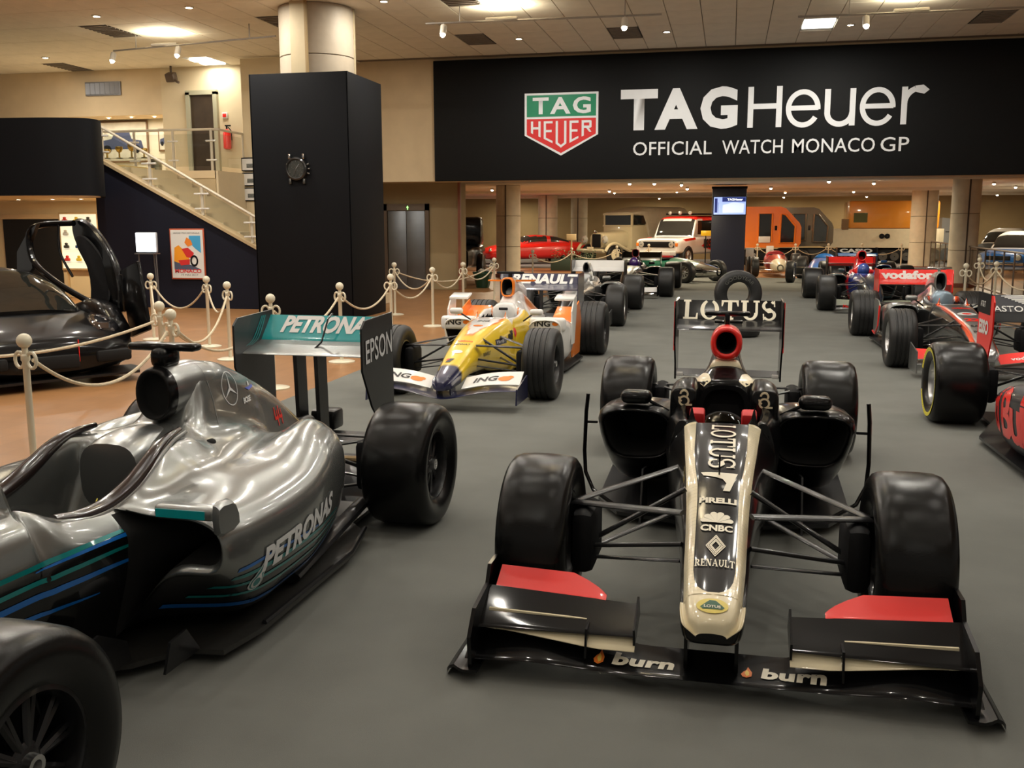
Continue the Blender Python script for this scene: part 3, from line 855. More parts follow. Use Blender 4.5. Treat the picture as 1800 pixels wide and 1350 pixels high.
PD('bike_print', G2().poly([(-.12, .1), (.02, .12), (.14, .02), (.1, -.08), (-.02, -.06)]).poly([(-.2, -.12), (.05, -.1), (.04, -.2), (-.15, -.22)]), mat('poster_red', (.65, .03, .03), .5), 2)
PD('rider_print', G2().poly([(-.05, .22), (0, .32), (.09, .26), (.12, .18), (.02, .14)]), mat('poster_orange2', (.85, .25, .03), .5), 2)
PD('wheel_print', G2().arc(.14, -.13, .085, .11, .05, .07, 0, 2 * PI, 20), M_DARK, 3)
PD('lettering', G2().put(fit(text2d('MONACO', .03), .56, .075), 0, -.325), mat('poster_red', (.65, .03, .03), .5), 3)
PD('lettering', G2().put(fit(text2d('19 MAI 2017', .0), .36, .035), .03, -.40), MATS['grey_print'], 3)
PD('lettering', G2().put(fit(text2d('GRAND PRIX HISTORIQUE', .0), .56, .035), 0, .40), MATS['grey_print'], 3)

# ------------------------------------------------------------------ ceiling fittings
for i, (x, y) in enumerate(VENTS):
    ix, iy = cell_of(x, y); cx, cy = (ix + .5) * PW, (iy + .5) * PL
    nm = ['grey ceiling grille just left of the great column', 'grey ceiling grille above the air vent wall', 'grey ceiling grille over the banner shield', 'grey ceiling grille over the banner letters', 'grey ceiling grille at the far right above the banner', 'mesh ceiling grille by the white track lights', 'mesh ceiling grille lit by the track light near the great column'][i]
    t = thing('ceiling_vent', nm, 'vent', (cx, cy, CEIL_Z), 0, 'ceiling grilles')
    MB().box((0, 0, .02), (PW - .02, PL - .02, .02)).build('grille_back', mat('grille_dark', (.05, .045, .04), .7), t)
    for k in range(9): MB().box((0, -.5 + k * .125, .005), (PW - .05, .04, .02)).build('slat', mat('grille_grey', (.25, .21, .17), .6), t)
for i, (x, y) in enumerate(TROFFERS):
    ix, iy = cell_of(x, y); cx, cy = (ix + .5) * PW, (iy + .5) * PL
    nm = ['twin tube ceiling light over the landing', 'square white ceiling light above the banner letters', 'ceiling light panel over the black sports car', 'ceiling light panel over the aisle', 'ceiling light panel over the yellow car', 'ceiling light panel over the far right row', 'ceiling light panel above the viewer', 'ceiling light panel above the near left corner', 'ceiling light panel above the near right corner', 'ceiling light panel behind the viewer to the left', 'ceiling light panel behind the viewer to the right'][i]
    t = thing('ceiling_light', nm, 'ceiling light', (cx, cy, CEIL_Z), 0, 'ceiling light panels')
    MB().box((0, 0, .03), (PW - .02, PL - .02, .01)).build('reflector', M_WHITE, t)
    if i == 0:
        for dy in (-.22, .22): MB().rbox((0, dy, .0), (PW - .06, .24, .04), .018).build('tube', mat('tube_light', (1, 1, 1), emit=(.95, .98, .9), estr=4.), t)
    else:
        MB().rbox((0, 0, .012), (PW - .04, PL - .5, .02), .005).build('diffuser', MATS['tube_light'], t)
    ld = bpy.data.lights.new('panel_light', 'AREA'); ld.shape = 'RECTANGLE'; ld.size = .5; ld.size_y = .9; ld.energy = 8 if cy < 5 else 28 if i == 0 else 50; ld.color = (1., .95, .84)
    lo = bpy.data.objects.new('panel_light', ld); COL.objects.link(lo); lo.parent = t; lo.location = (0, 0, -.04)
SPOTS = [(-11.06, 16.06, 0), (-14.87, 19.65, 0), (-9.1, 15.8, 0), (-7.84, 15.2, 0), (-4.22, 19.83, 0), (-1.3, 19.78, 0), (2.08, 19.89, 0), (-5.71, 16.09, 0)]
GX = [-10.6, -8.6, -6.7, -4.9, -3.3, -1.8, -.4, 1.1, 2.7, 4.4]; GY = [-2.4, -.7, .9, 2.6, 4.4, 6.4, 8.6, 11.0, 13.4]
SPOTS += [(x + .35 * math.sin(7 * i + 3 * j), y + .3 * math.cos(5 * i + 2 * j), 1 + i + 100 * j) for j, y in enumerate(GY) for i, x in enumerate(GX)]
ORD = 'first second third fourth fifth sixth seventh eighth ninth tenth'.split()
nms = ['over the stair', 'far out above the booth', 'left of the great column', 'touching the great column', 'above the banner shield side', 'above the banner middle', 'beside the white ceiling panel', 'right of the great column']
lens = mat('spot_bulb', (1, 1, 1), emit=(1., .93, .78), estr=60.)
for i, (x, y, hid) in enumerate(SPOTS):
    nm = 'recessed round spotlight ' + (nms[i] if i < 8 else 'out of view overhead, %s from the left in the %s row' % (ORD[hid % 100 - 1], ORD[hid // 100]))
    t = thing('ceiling_spotlight', nm, 'spotlight', (x, y, CEIL_Z), 0, 'recessed hall spotlights')
    MB().lathe([(.01, .085), (-.015, .085), (-.018, .06), (.0, .055)], n=20).build('bezel', mat('spot_bezel', (.6, .55, .45), .4, .5), t)
    MB().lathe([(-.008, .056), (-.012, .03), (-.014, .001)], n=20).build('bulb', lens, t)
    ld = bpy.data.lights.new('spot_light', 'AREA'); ld.shape = 'DISK'; ld.size = .055; ld.energy = (1.8 if y < 1.5 else 4.2 if y < 4 else 9 if y < 7 else 18) * (1.35 if x < -4 else 1) if hid else 60; ld.color = LAMP_COL
    lo = bpy.data.objects.new('spot_light', ld); COL.objects.link(lo); lo.parent = t; lo.location = (0, 0, -.03)
# track lights
def track(x0, y0, x1, y1, heads, label):
    t = thing('track_light', label, 'track light', (0, 0, 0))
    z = CEIL_Z - .26
    MB().cyl((x0, y0, z), (x1, y1, z), .016, 8).build('track_bar', mat('track_grey', (.35, .32, .28), .4, .4), t)
    for k in (.15, .85):
        x, y = x0 + (x1 - x0) * k, y0 + (y1 - y0) * k
        MB().cyl((x, y, z), (x, y, CEIL_Z), .01, 6).build('hanger', MATS['track_grey'], t)
    for k in heads:
        x, y = x0 + (x1 - x0) * k, y0 + (y1 - y0) * k
        MB().cyl((x, y, z), (x, y, z - .07), .012, 6).cyl((x, y, z - .05), (x, y - .07, z - .2), .055, 14).build('lamp_head', mat('track_head_white', (.7, .65, .55), .4), t)
        MB().lathe([(0, .045), (-.002, .001)], 'y', (x, y - .075, z - .205), 14).build('bulb', lens, t)
    # uplight trough that washes the ceiling
    xm, ym = x0 + (x1 - x0) * .33, y0 + (y1 - y0) * .33
    MB().rbox((xm, ym + .02, z + .035), (.55, .09, .05), .01).build('uplight', mat('uplight_trough', (.6, .55, .45), .5), t)
    ld = bpy.data.lights.new('uplight_lamp', 'AREA'); ld.shape = 'RECTANGLE'; ld.size = .5; ld.size_y = .06; ld.energy = 46 if x0 > -8 else 34; ld.color = (1., .9, .68)
    lo = bpy.data.objects.new('uplight_lamp', ld); COL.objects.link(lo); lo.parent = t; lo.location = (xm, ym + .02, z + .066); lo.rotation_euler = (PI, 0, 0)
track(-12.0, 17.9, -8.2, 17.2, (.0, .42), 'ceiling track with two white lamp heads above the stair')
track(-5.2, 16.75, -1.2, 16.9, (.08, .85), 'ceiling track with lamp heads to the right of the great column')
track(-3.2, 7.0, 3.4, 7.2, (.1, .5, .9), 'ceiling track with three lamp heads above the near cars')
track(1.0, 17.6, 6.4, 17.7, (.2, .8), 'ceiling track with two lamp heads above the right row')
track(-16.5, 15.0, -12.2, 15.0, (.2, .8), 'ceiling track with two lamp heads, added to brighten the ceiling by the black booth')  # made-up track, its uplight put in to brighten the ceiling
track(-9, 9.0, -4.5, 9.0, (.2, .8), 'ceiling track with two lamp heads, added to brighten the ceiling above the black sports car')  # another added track, there for its wash on the ceiling
# spotlights of the low room
LOWL = [(-2.72, 27.41), (-2.06, 27.59), (-1.37, 28.59), (-1.34, 31.85), (-3.98, 33.3), (-4.02, 35.15), (1.23, 32.06), (2.52, 27.34), (3.84, 28.82), (8.0, 39.), (7.21, 30.13), (8.55, 33.13), (-7.52, 31.16), (-8.6, 37.), (4.2, 36.4), (-1.8, 34.5), (1.9, 36.5), (-9.5, 43.2), (-3.0, 43.2), (2.2, 43.2), (5.5, 43.2), (10.2, 42.)]
lown = ['first of the bright pair above the white jeep', 'second of the bright pair above the white jeep', 'left of the tall dark screen', 'close behind the tall dark screen', 'above the beige truck bonnet', 'behind the beige truck lamp', 'right of the tall dark screen', 'midway above the blue cars', 'above the red car row', 'between the two right columns', 'at the right above the railing', 'far right above the blue saloon', 'left end by the round column', 'above the red sports car', 'above the orange truck', 'above the white jeep roof', 'above the orange snow cab', 'added to brighten the far wall behind the red sports car', 'added to brighten the far wall behind the beige truck', 'added to brighten the far wall behind the orange snow cab', 'added to brighten the far wall behind the orange truck', 'added to brighten the far wall behind the blue cars']  # the far-wall lamps are made up to brighten that wall
for i, (x, y) in enumerate(LOWL):
    t = thing('low_spotlight', 'bright round spotlight in the low ceiling ' + lown[i], 'spotlight', (x, y, 2.75), 0, 'low ceiling spotlights')
    MB().lathe([(.0, .05), (-.06, .055), (-.07, .045)], n=16).build('housing', mat('track_head_white', (.7, .65, .55), .4), t)
    MB().ball((0, 0, -.065), .042, 12).build('bulb', mat('low_bulb', (1, 1, 1), emit=(1., .92, .72), estr=40.), t)
    ld = bpy.data.lights.new('low_light', 'AREA'); ld.shape = 'DISK'; ld.size = .1; ld.energy = 60; ld.color = (1., .85, .6)
    lo = bpy.data.objects.new('low_light', ld); COL.objects.link(lo); lo.parent = t; lo.location = (0, 0, -.125)

# ================================================================== RACING CARS
# car space: x across, y backwards from the front axle, z up
def wheel(car, x, y, w, side, R=.33, rubber=None, rim=None, groove=0, band=None, nut=None, rr=.172):
    wh = empty('wheel', car, (x, y, R))
    h = w / 2
    pr = [(-.80, .57), (-.95, .66), (-1.0, .80), (-.95, .90), (-.84, .962), (-.66, .99)]
    prof = [(a * h, b * R) for a, b in pr]
    if groove:
        for k in range(groove):
            c = (-.5 + k / (groove - 1) * 1.0) * h if groove > 1 else 0
            prof += [(c - .010, R * .998), (c - .006, R * .975), (c + .006, R * .975), (c + .010, R * .998)]
    else: prof += [(-.3 * h, R * .999), (0, R), (.3 * h, R * .999)]
    prof += [(-a * h, b * R) for a, b in pr[::-1]]
    MB().lathe(prof, 'x', n=56).build('tyre', rubber or M_RUBBER, wh, 50)
    rb = R * .57
    m = MB()
    s = side
    m.lathe([(-.8 * h, rb), (-.82 * h, rb - .012), (-.7 * h, rb - .02), (.7 * h, rb - .02), (.82 * h, rb - .012), (.8 * h, rb)], 'x', n=40)
    fx = s * h * .48
    for k in range(10):
        a = 2 * PI * k / 10
        for da in (-.07, .07):
            m.cyl((fx + s * .02, math.cos(a) * .03, math.sin(a) * .03), (fx, math.cos(a + da) * (rb - .018), math.sin(a + da) * (rb - .018)), .011, 6)
    m.lathe([(fx - s * .03, .06), (fx + s * .02, .055), (fx + s * .03, .04), (fx + s * .03, .001)], 'x', n=20)
    m.build('rim', rim or M_RIM, wh)
    MB().lathe([(-s * h * .1, rb - .035), (s * h * .1, rb - .035), (s * h * .1, .01), (-s * h * .1, .01)], 'x', n=28).build('brake_drum', M_DARK, wh)
    MB().lathe([(fx + s * .03, .03), (fx + s * .055, .028), (fx + s * .055, .016), (fx + s * .03, .012)], 'x', n=14).build('wheel_nut', nut or M_ALLOY, wh)
    if band:
        MB().lathe([(s * h * 1.004, R * .845), (s * h * 1.0, R * .80), (s * h * .985, R * .755)], 'x', n=56, a0=.3, a1=.3 + 5.6).build('tyre_band', band, wh)
    return wh

def arm(car, p, q, r=.014, flat=.45, m=None):
    return MB().cyl(p, q, r, 10, flat=flat).build('suspension_arm', m or M_CARBON, car)

def foil(xs, fn, th=.018, n=9):
    # wing element swept along x; fn(x) -> (leading y, z, trailing y, z)
    rings = []
    for x in xs:
        ly, lz, ty, tz = fn(x); c = math.hypot(ty - ly, tz - lz); dy, dz = (ty - ly) / c, (tz - lz) / c
        r = []
        ts = [0, .03, .12, .3, .55, .8, 1.0]
        T = lambda t: th * 2.2 * (math.sqrt(t) * (1 - t) + .04)
        C = lambda t: -.35 * th * 4 * t * (1 - t)
        for t in ts: r.append((x, ly + dy * c * t - dz * (C(t) + T(t) / 2), lz + dz * c * t + dy * (C(t) + T(t) / 2)))
        for t in ts[::-1][1:-1]: r.append((x, ly + dy * c * t - dz * (C(t) - T(t) / 2), lz + dz * c * t + dy * (C(t) - T(t) / 2)))
        rings.append(r)
    return loft(rings, 1, 1, True, True, True)
def plate(poly, x, th=.012, r=0):
    return MB().prism(poly, 'x', x - th / 2, x + th / 2)

def rear_wing(car, y, zt, hw, spec):
    rw = empty('rear_wing', car)
    zl = spec.get('zl', .45); ch = spec.get('chord', .36)
    xs = np.linspace(-hw, hw, 9)
    v, f = foil(xs, lambda x: (y - .02, zt - .20, y + ch * .72, zt - .135), .02)
    mk('main_plane', v, f, spec.get('main', M_BLACK), rw)
    fl_h = spec.get('fh', .13)
    v, f = foil(xs, lambda x: (y + ch * .62, zt - fl_h - .01, y + ch, zt - .004), .012)
    fo = mk('upper_flap', v, f, spec.get('flap', M_BLACK), rw)
    sh = spec.get('ep', 'plain')
    if sh == 'swept':
        poly = [(y - .10, zt - .27), (y - .10, zt - .03), (y - .05, zt + .01), (y + ch + .02, zt + .025), (y + ch + .03, zl), (y + .17, zl), (y + .14, zl + .14), (y + .03, zl + .25)]
    else:
        poly = [(y - .08, zt - .3), (y - .08, zt - .04), (y - .04, zt + .012), (y + ch + .03, zt + .012), (y + ch + .03, zl), (y + .06, zl), (y + .04, zl + .12)]
    for s in (-1, 1):
        plate(poly, s * (hw + .006)).build('endplate', spec.get('epm', M_BLACK), rw)
    if spec.get('beam', True):
        v, f = foil(xs, lambda x: (y + .05, zl + .03, y + .24, zl + .055), .014)
        mk('beam_wing', v, f, M_CARBON, rw)
    for px in spec.get('pyl', (0,)):
        m = MB().prism([(y + .05, zl - .10), (y + .16, zl - .10), (y + .14, zt - .17), (y + .02, zt - .20)], 'x', px - .012, px + .012)
        m.build('pylon', M_CARBON, rw)
    return rw, fo

def body_rings(st):
    return [ring(y, h) for y, h in st]
def half(wt, zt, wm, zm, wb, zb, cr=.02, dip=None):
    # half section: flat top to +-wt at zt, widest wm at zm, bottom wb at zb
    return [(0, zt), (wt * .55, zt - cr * .08), (wt * .9, zt - cr * .45), (wt + (wm - wt) * .35, zt - cr * 1.5), (wm, zm + (zt - zm) * .25), (wm, zm - (zm - zb) * .3), (wb + (wm - wb) * .55, zb + (zm - zb) * .2), (wb * .8, zb), (0, zb)]

def pod(side, st, open_front=True, inner=.35):
    # sidepod: stations (y, x_in, x_out, z_top, z_bot, tilt) ; rounded cross-section with a recessed mouth
    rings = []
    def rg(y, xi, xo, zt, zb, d=0., n=3.2, yb=0.):
        out = []; cx, w = (xi + xo) / 2, (xo - xi) / 2; zm, h = (zt + zb) / 2, (zt - zb) / 2
        for i in range(20):
            a = PI / 2 - 2 * PI * i / 20; c, s = math.cos(a), math.sin(a); e = 2 / n
            X = math.copysign(abs(c) ** e, c); Z = math.copysign(abs(s) ** e, s)
            # undercut: lower outer part tucks inwards
            tuck = d * max(0, -Z * .5 + .5) * max(0, X)
            out.append((side * (cx + w * X - tuck), y + yb * (-Z), zm + h * Z))
        return out
    y, xi, xo, zt, zb, d = st[0][:6]
    yb = st[0][6] if len(st[0]) > 6 else 0.
    if open_front:
        g = .022
        rings.append(rg(y + inner, xi + .05, xo - .08 - d * .4, zt - .06, zb + .06, d * .5))
        rings.append(rg(y + .05, xi + g, xo - g, zt - g, zb + g, d, yb=yb))
        rings.append(rg(y + .008, xi + g * .8, xo - g * .8, zt - g * .8, zb + g * .8, d, yb=yb))
        rings.append(rg(y - .006, xi + g * .35, xo - g * .35, zt - g * .35, zb + g * .35, d, yb=yb))
    n0 = len(rings)
    for q in st: rings.append(rg(*q[:6], yb=q[6] if len(q) > 6 else 0.))
    v, f = loft(rings, 5, 1, True, open_front, True)
    k = 20
    mi = [1 if (i < (n0 - 2) * 5 * k) else 0 for i in range(len(f))]
    if open_front: mi[-2] = 1
    mi[-1] = 0
    return v, f, mi

def airbox(car, y, zc, rx, rz, m_ring, m_body, ylen=.5, zend=None, square=2.2, lip=.02):
    # intake: ring with a real hollow, fading into the engine cover behind
    zend = zc - .05 if zend is None else zend
    def rg(yy, sx, sz, c): return sup(yy, sx, c + sz, c - sz, square, 24)
    R = [rg(y + .25, rx * .55, rz * .55, zc - .02), rg(y + .03, rx - lip, rz - lip, zc), rg(y + .002, rx - lip * .9, rz - lip * .9, zc), rg(y - .006, rx - lip * .4, rz - lip * .4, zc), rg(y + .004, rx, rz, zc), rg(y + .05, rx + .004, rz + .003, zc)]
    v, f = loft(R, 3, 1, True, True, False)
    k = 24; mi = [1 if i < 6 * k else 0 for i in range(len(f))]; mi[-1] = 1
    return mk('air_intake', v, f, [m_ring, M_VOID], car, 40, mi)

def grid_patch(car, name, rows, m, bvh=None, D=None, off=.003, label=None):
    pass

def mirrors(car, x, y, z, m, w=.16, mx=None):
    for s in (-1, 1):
        MB().rbox((s * x, y, z), (w, .07, .075), .03, seg=3).build('mirror', m, car)
        MB().cyl((s * (x - w * .3), y + .01, z - .02), (s * (mx or x - .2), y + .06, z - .12), .008, 6).build('mirror_stalk', M_CARBON, car)

def suspension(car, ft, rt, wb, zf=(.47, .24), zr=(.46, .22), cx=.13, crx=.16, fw=.29, rw=.37, m=None):
    for s in (-1, 1):
        xo = s * (ft - fw * .45); xi = s * cx
        arm(car, (xo, .0, zf[0]), (xi, -.16, zf[0] + .03), .030, .32, m); arm(car, (xo, .02, zf[0]), (xi * 1.25, .52, zf[0] + .05), .022, .35, m)
        arm(car, (xo, .0, zf[1]), (xi, -.2, zf[1] + .08), .018, .35, m); arm(car, (xo, .02, zf[1]), (xi * 1.25, .5, zf[1] + .08), .018, .35, m)
        arm(car, (xo, .03, zf[1] + .02), (xi, .08, zf[0] + .06), .014, .8, m); arm(car, (xo, -.05, zf[1] + .06), (xi, -.18, zf[1] + .14), .012, .8, m)
        xo = s * (rt - rw * .45); xi = s * crx
        arm(car, (xo, wb, zr[0]), (xi, wb - .42, zr[0] - .02), .016, .5, m); arm(car, (xo, wb, zr[0]), (xi, wb + .1, zr[0] - .02), .016, .5, m)
        arm(car, (xo, wb, zr[1]), (xi, wb - .5, zr[1] + .02), .016, .5, m); arm(car, (xo, wb, zr[1]), (xi, wb + .12, zr[1] + .02), .016, .5, m)
        arm(car, (xo, wb - .02, zr[1] + .04), (xi, wb - .25, zr[0] + .02), .014, .8, m)
        MB().rbox((s * (ft - fw * .62), .02, .33), (.10, .28, .26), .04).build('brake_duct', M_DARK, car)
        MB().rbox((s * (rt - rw * .62), wb, .33), (.10, .3, .28), .04).build('brake_duct', M_DARK, car)

# ------------------------------------------------------------------ black and cream car in the middle
lo = thing('racing_car', 'black and cream racing car with red intake and red wing flaps', 'racing car', (-.0086, 3.84, 0), -.0079)
LW = 3.15
for s in (-1, 1):
    wheel(lo, s * .708, 0, .285, s); wheel(lo, s * .685, LW, .36, s)
# monocoque + engine cover
def tub(y, zt, wt, wm, zm, wb, zb, cr=.03): return (y, half(wt, zt, wm, zm, wb, zb, cr))
st = [(-.735, [(0, .265), (.02, .264), (.035, .262), (.045, .258), (.05, .252), (.05, .246), (.04, .24), (.02, .238), (0, .238)]),
      tub(-.728, .295, .05, .075, .262, .05, .228), tub(-.70, .318, .078, .098, .272, .075, .215), tub(-.64, .342, .09, .108, .285, .085, .215),
      tub(-.50, .372, .098, .115, .30, .095, .225), tub(-.38, .392, .102, .122, .31, .10, .235), tub(-.15, .455, .108, .135, .34, .105, .235),
      tub(0, .508, .112, .150, .37, .12, .23), tub(.2, .575, .122, .175, .40, .14, .215), tub(.45, .618, .14, .195, .42, .15, .19),
      tub(.7, .642, .152, .225, .44, .18, .16), tub(.9, .645, .168, .25, .45, .21, .13)]
def cock(y, zf, xr, zr, xo, zo, xb, zb):
    # section with the cockpit trough: floor zf, rim at (xr, zr), outside xo
    return (y, [(0, zf), (xr * .7, zf + .01), (xr * .93, zf + .12), (xr, zr - .015), (xr + .03, zr), (xr + .065, zr - .03), (xo, zo), (xb, zb), (0, zb)])
st += [cock(.925, .60, .16, .645, .255, .45, .21, .13), cock(.955, .35, .165, .645, .26, .45, .215, .125), cock(1.15, .28, .185, .635, .285, .46, .22, .12),
       cock(1.35, .28, .19, .665, .30, .46, .22, .11), cock(1.5, .35, .175, .70, .31, .46, .22, .1), cock(1.56, .62, .15, .72, .31, .46, .22, .1)]
st += [(1.60, [(0, .74), (.08, .738), (.14, .735), (.17, .73), (.22, .70), (.26, .64), (.31, .46), (.22, .1), (0, .1)]),
       (1.66, [(0, .765), (.07, .762), (.12, .75), (.16, .735), (.21, .70), (.26, .63), (.31, .45), (.22, .1), (0, .1)]),
       (1.80, [(0, .82), (.05, .815), (.085, .80), (.11, .77), (.16, .71), (.24, .62), (.30, .45), (.22, .1), (0, .1)]),
       (2.1, [(0, .90), (.045, .89), (.075, .85), (.095, .78), (.14, .68), (.20, .58), (.27, .42), (.22, .1), (0, .1)]),
       (2.5, [(0, .82), (.035, .81), (.055, .77), (.08, .70), (.12, .6), (.17, .5), (.22, .38), (.2, .1), (0, .1)]),
       (3.0, [(0, .62), (.03, .61), (.05, .58), (.08, .52), (.11, .46), (.14, .38), (.16, .28), (.15, .12), (0, .12)]),
       (3.35, [(0, .46), (.03, .455), (.05, .44), (.07, .41), (.09, .37), (.10, .31), (.10, .24), (.09, .15), (0, .15)])]
v, f = loft(body_rings(st), 5, 4, True, True, True)
def in_cock(p): return .93 < p[1] < 1.56 and abs(p[0]) < .17 + .02 * (p[1] > 1.1) and p[2] < .632
va = np.array(v); mi = []
for q in f:
    c = va[list(q)].mean(0); mi.append(1 if in_cock(c) else (2 if c[1] < -.60 and min(len(mi) % 64, 63 - len(mi) % 64) < 17 and len(mi) < 64 * 5 * (len(st) - 1) else 0))
lob = mk('bodywork', v, f, [M_BLACK, M_DARK, M_CREAM], lo, 40, mi)
LB = bvh_of(lob)
# air intake with red ring and red snout
def snout(y, r, z, n=24): return sup(y, r, z + r * 1.06, z - r * 1.06, 2.1, n)
def snout2(y, r, up, dn, z=.935): return sup(y, r, z + up, z - dn, 2.2, 24)
R = [snout2(2.0, .04, .04, .05), snout2(1.79, .054, .058, .060), snout2(1.752, .057, .061, .063), snout2(1.742, .067, .072, .076), snout2(1.748, .080, .086, .092), snout2(1.775, .088, .093, .104), snout2(1.83, .090, .094, .112), snout2(1.95, .086, .088, .11), snout2(2.15, .07, .05, .1)]
v, f = loft(R, 3, 1, True, True, True); mi = [1 if i < 6 * 24 else 0 for i in range(len(f))]; mi[-2] = 1
mk('air_intake', v, f, [M_RED, M_VOID], lo, 50, mi, 'red ringed air intake')
v, f = loft([sup(1.80, .078, .84, .79, 2.4, 20), sup(1.765, .083, .83, .785, 2.4, 20), sup(1.755, .091, .815, .77, 2.4, 20)], 4, 1, True, True, True)
mk('intake_collar', v, f, M_CREAM, lo, 50)
v, f = loft([sup(1.80, .085, .82, .75, 2.4, 20), sup(1.755, .097, .80, .73, 2.4, 20), sup(1.69, .13, .77, .70, 2.4, 20), sup(1.70, .16, .75, .66, 2.4, 20)], 4, 1, True, True, True)
mk('roll_hoop', v, f, M_BLACK, lo, 50)
# camera pod on top
MB().rbox((0, 1.93, 1.085), (.26, .07, .026), .012).build('camera_pod', M_BLACK, lo); MB().rbox((0, 1.93, 1.05), (.03, .09, .08), .012).build('camera_stalk', M_BLACK, lo)
# headrest: black horseshoe with the dark seat opening, red side pads
v, f = loft([sup(1.50, .14, .735, .40, 3, 24), sup(1.505, .115, .71, .40, 3, 24), sup(1.54, .105, .70, .40, 3, 24), sup(1.56, .08, .66, .42, 3, 24)], 2, 1, True, False, True)
mk('headrest', v, f, M_DARK, lo)
for s in (-1, 1):
    MB().rbox((s * .128, 1.10, .615), (.075, .1, .11), .014, rx=.15).build('cockpit_pad', mat('red_pad', (.55, .012, .012), .6), lo)
v, f = loft([sup(.93, .085, .648, .60, 2.2, 18), sup(.98, .085, .675, .60, 2.2, 18), sup(1.0, .07, .68, .60, 2.2, 18)], 3, 1, True, True, True)
mk('windscreen', v, f, M_TINT, lo)
MB().lathe([(-.02, .13), (0, .14), (.02, .13)], 'y', (0, 1.14, .52), 24).box((0, 1.14, .52), (.24, .03, .09)).build('steering_wheel', M_DARK, lo)
# shoulders with emblem
for s in (-1, 1):
    v, f = loft([sup(1.285, .060, .735, .56, 4, 24, s * .205), sup(1.292, .068, .745, .55, 4, 24, s * .207), sup(1.34, .073, .757, .53, 3.6, 24, s * .208), sup(1.45, .075, .765, .52, 3.2, 24, s * .208), sup(1.58, .068, .762, .5, 2.8, 24, s * .2), sup(1.72, .055, .74, .5, 2.5, 24, s * .185)], 5, 1, True, True, True)
    so = mk('cockpit_side', v, f, M_BLACK, lo, 60)
    g = G2().arc(0, -.15, .34, .34, .22, .22, 0, 2 * PI, 24).arc(.0, .28, .28, .28, .16, .16, -.2 * PI, 1.0 * PI, 16).arc(.0, .1, .36, .36, .25, .25, 1.0 * PI, 1.35 * PI, 8).rect(.1, -.45, .5, -.33)
    decal('emblem', lo, *g.vf, (s * .205, 1.0, .692), (.085, 0, 0), (0, .0, .085), M_CREAM, bvh_of(so), (0, 1, 0), L=.1, label='cream knot emblem')
# sidepods
lst = [(1.42, .27, .685, .605, .31, .07, .03), (1.50, .26, .712, .625, .26, .08, .02), (1.75, .22, .72, .61, .12, .10), (2.1, .15, .69, .54, .09, .09), (2.5, .08, .56, .44, .09, .05), (2.9, .04, .36, .34, .1, .02), (3.2, .02, .22, .28, .12, 0)]
for s in (-1, 1):
    v, f, mi = pod(s, lst); mk('sidepod', v, f, [M_BLACK, M_VOID], lo, 50, mi)
    # cream flash at the shoulder
for s in (-1, 1):
    MB().rbox((s * .47, 1.44, .665), (.17, .10, .075), .035, seg=3).build('mirror', M_BLACK, lo)
    MB().cyl((s * .40, 1.46, .64), (s * .30, 1.5, .58), .01, 6).build('mirror_stalk', M_CARBON, lo)
    MB().tube([(s * .745, 1.50, .66), (s * .755, 1.50, .56), (s * .76, 1.48, .34), (s * .75, 1.46, .22), (s * .70, 1.42, .13), (s * .58, 1.36, .07)], .011, 8).build('turning_vane', M_BLACK, lo)
    MB().cyl((s * .755, 1.5, .50), (s * .70, 1.55, .49), .008, 6).build('vane_stay', M_CARBON, lo)
    plate([(1.0, .06), (1.12, .34), (1.34, .30), (1.4, .06)], s * .40, .01).build('bargeboard', M_CARBON, lo)
    MB().prism([(s * .34, 1.72), (s * .50, 1.66), (s * .62, 1.72), (s * .6, 2.0)], 'z', .12, .14) if False else None
# floor
fl = [(0, .85), (.16, .85), (.22, 1.15), (.55, 1.25), (.68, 1.5), (.7, 2.6), (.5, 2.85), (.48, 3.3), (0, 3.3)]
MB().prism(fl + [(-a, b) for a, b in fl[::-1] if a > 0], 'z', .045, .065).build('undertray', M_CARBON, lo)
MB().rbox((0, 2.0, .04), (.3, 2.6, .02), .005).build('skid_plank', mat('plank_brown', (.10, .07, .05), .7), lo)
MB().prism([(3.2, .06), (3.75, .06), (3.78, .2), (3.6, .2)], 'x', -.45, .45).build('diffuser', M_CARBON, lo)
suspension(lo, .708, .685, LW)
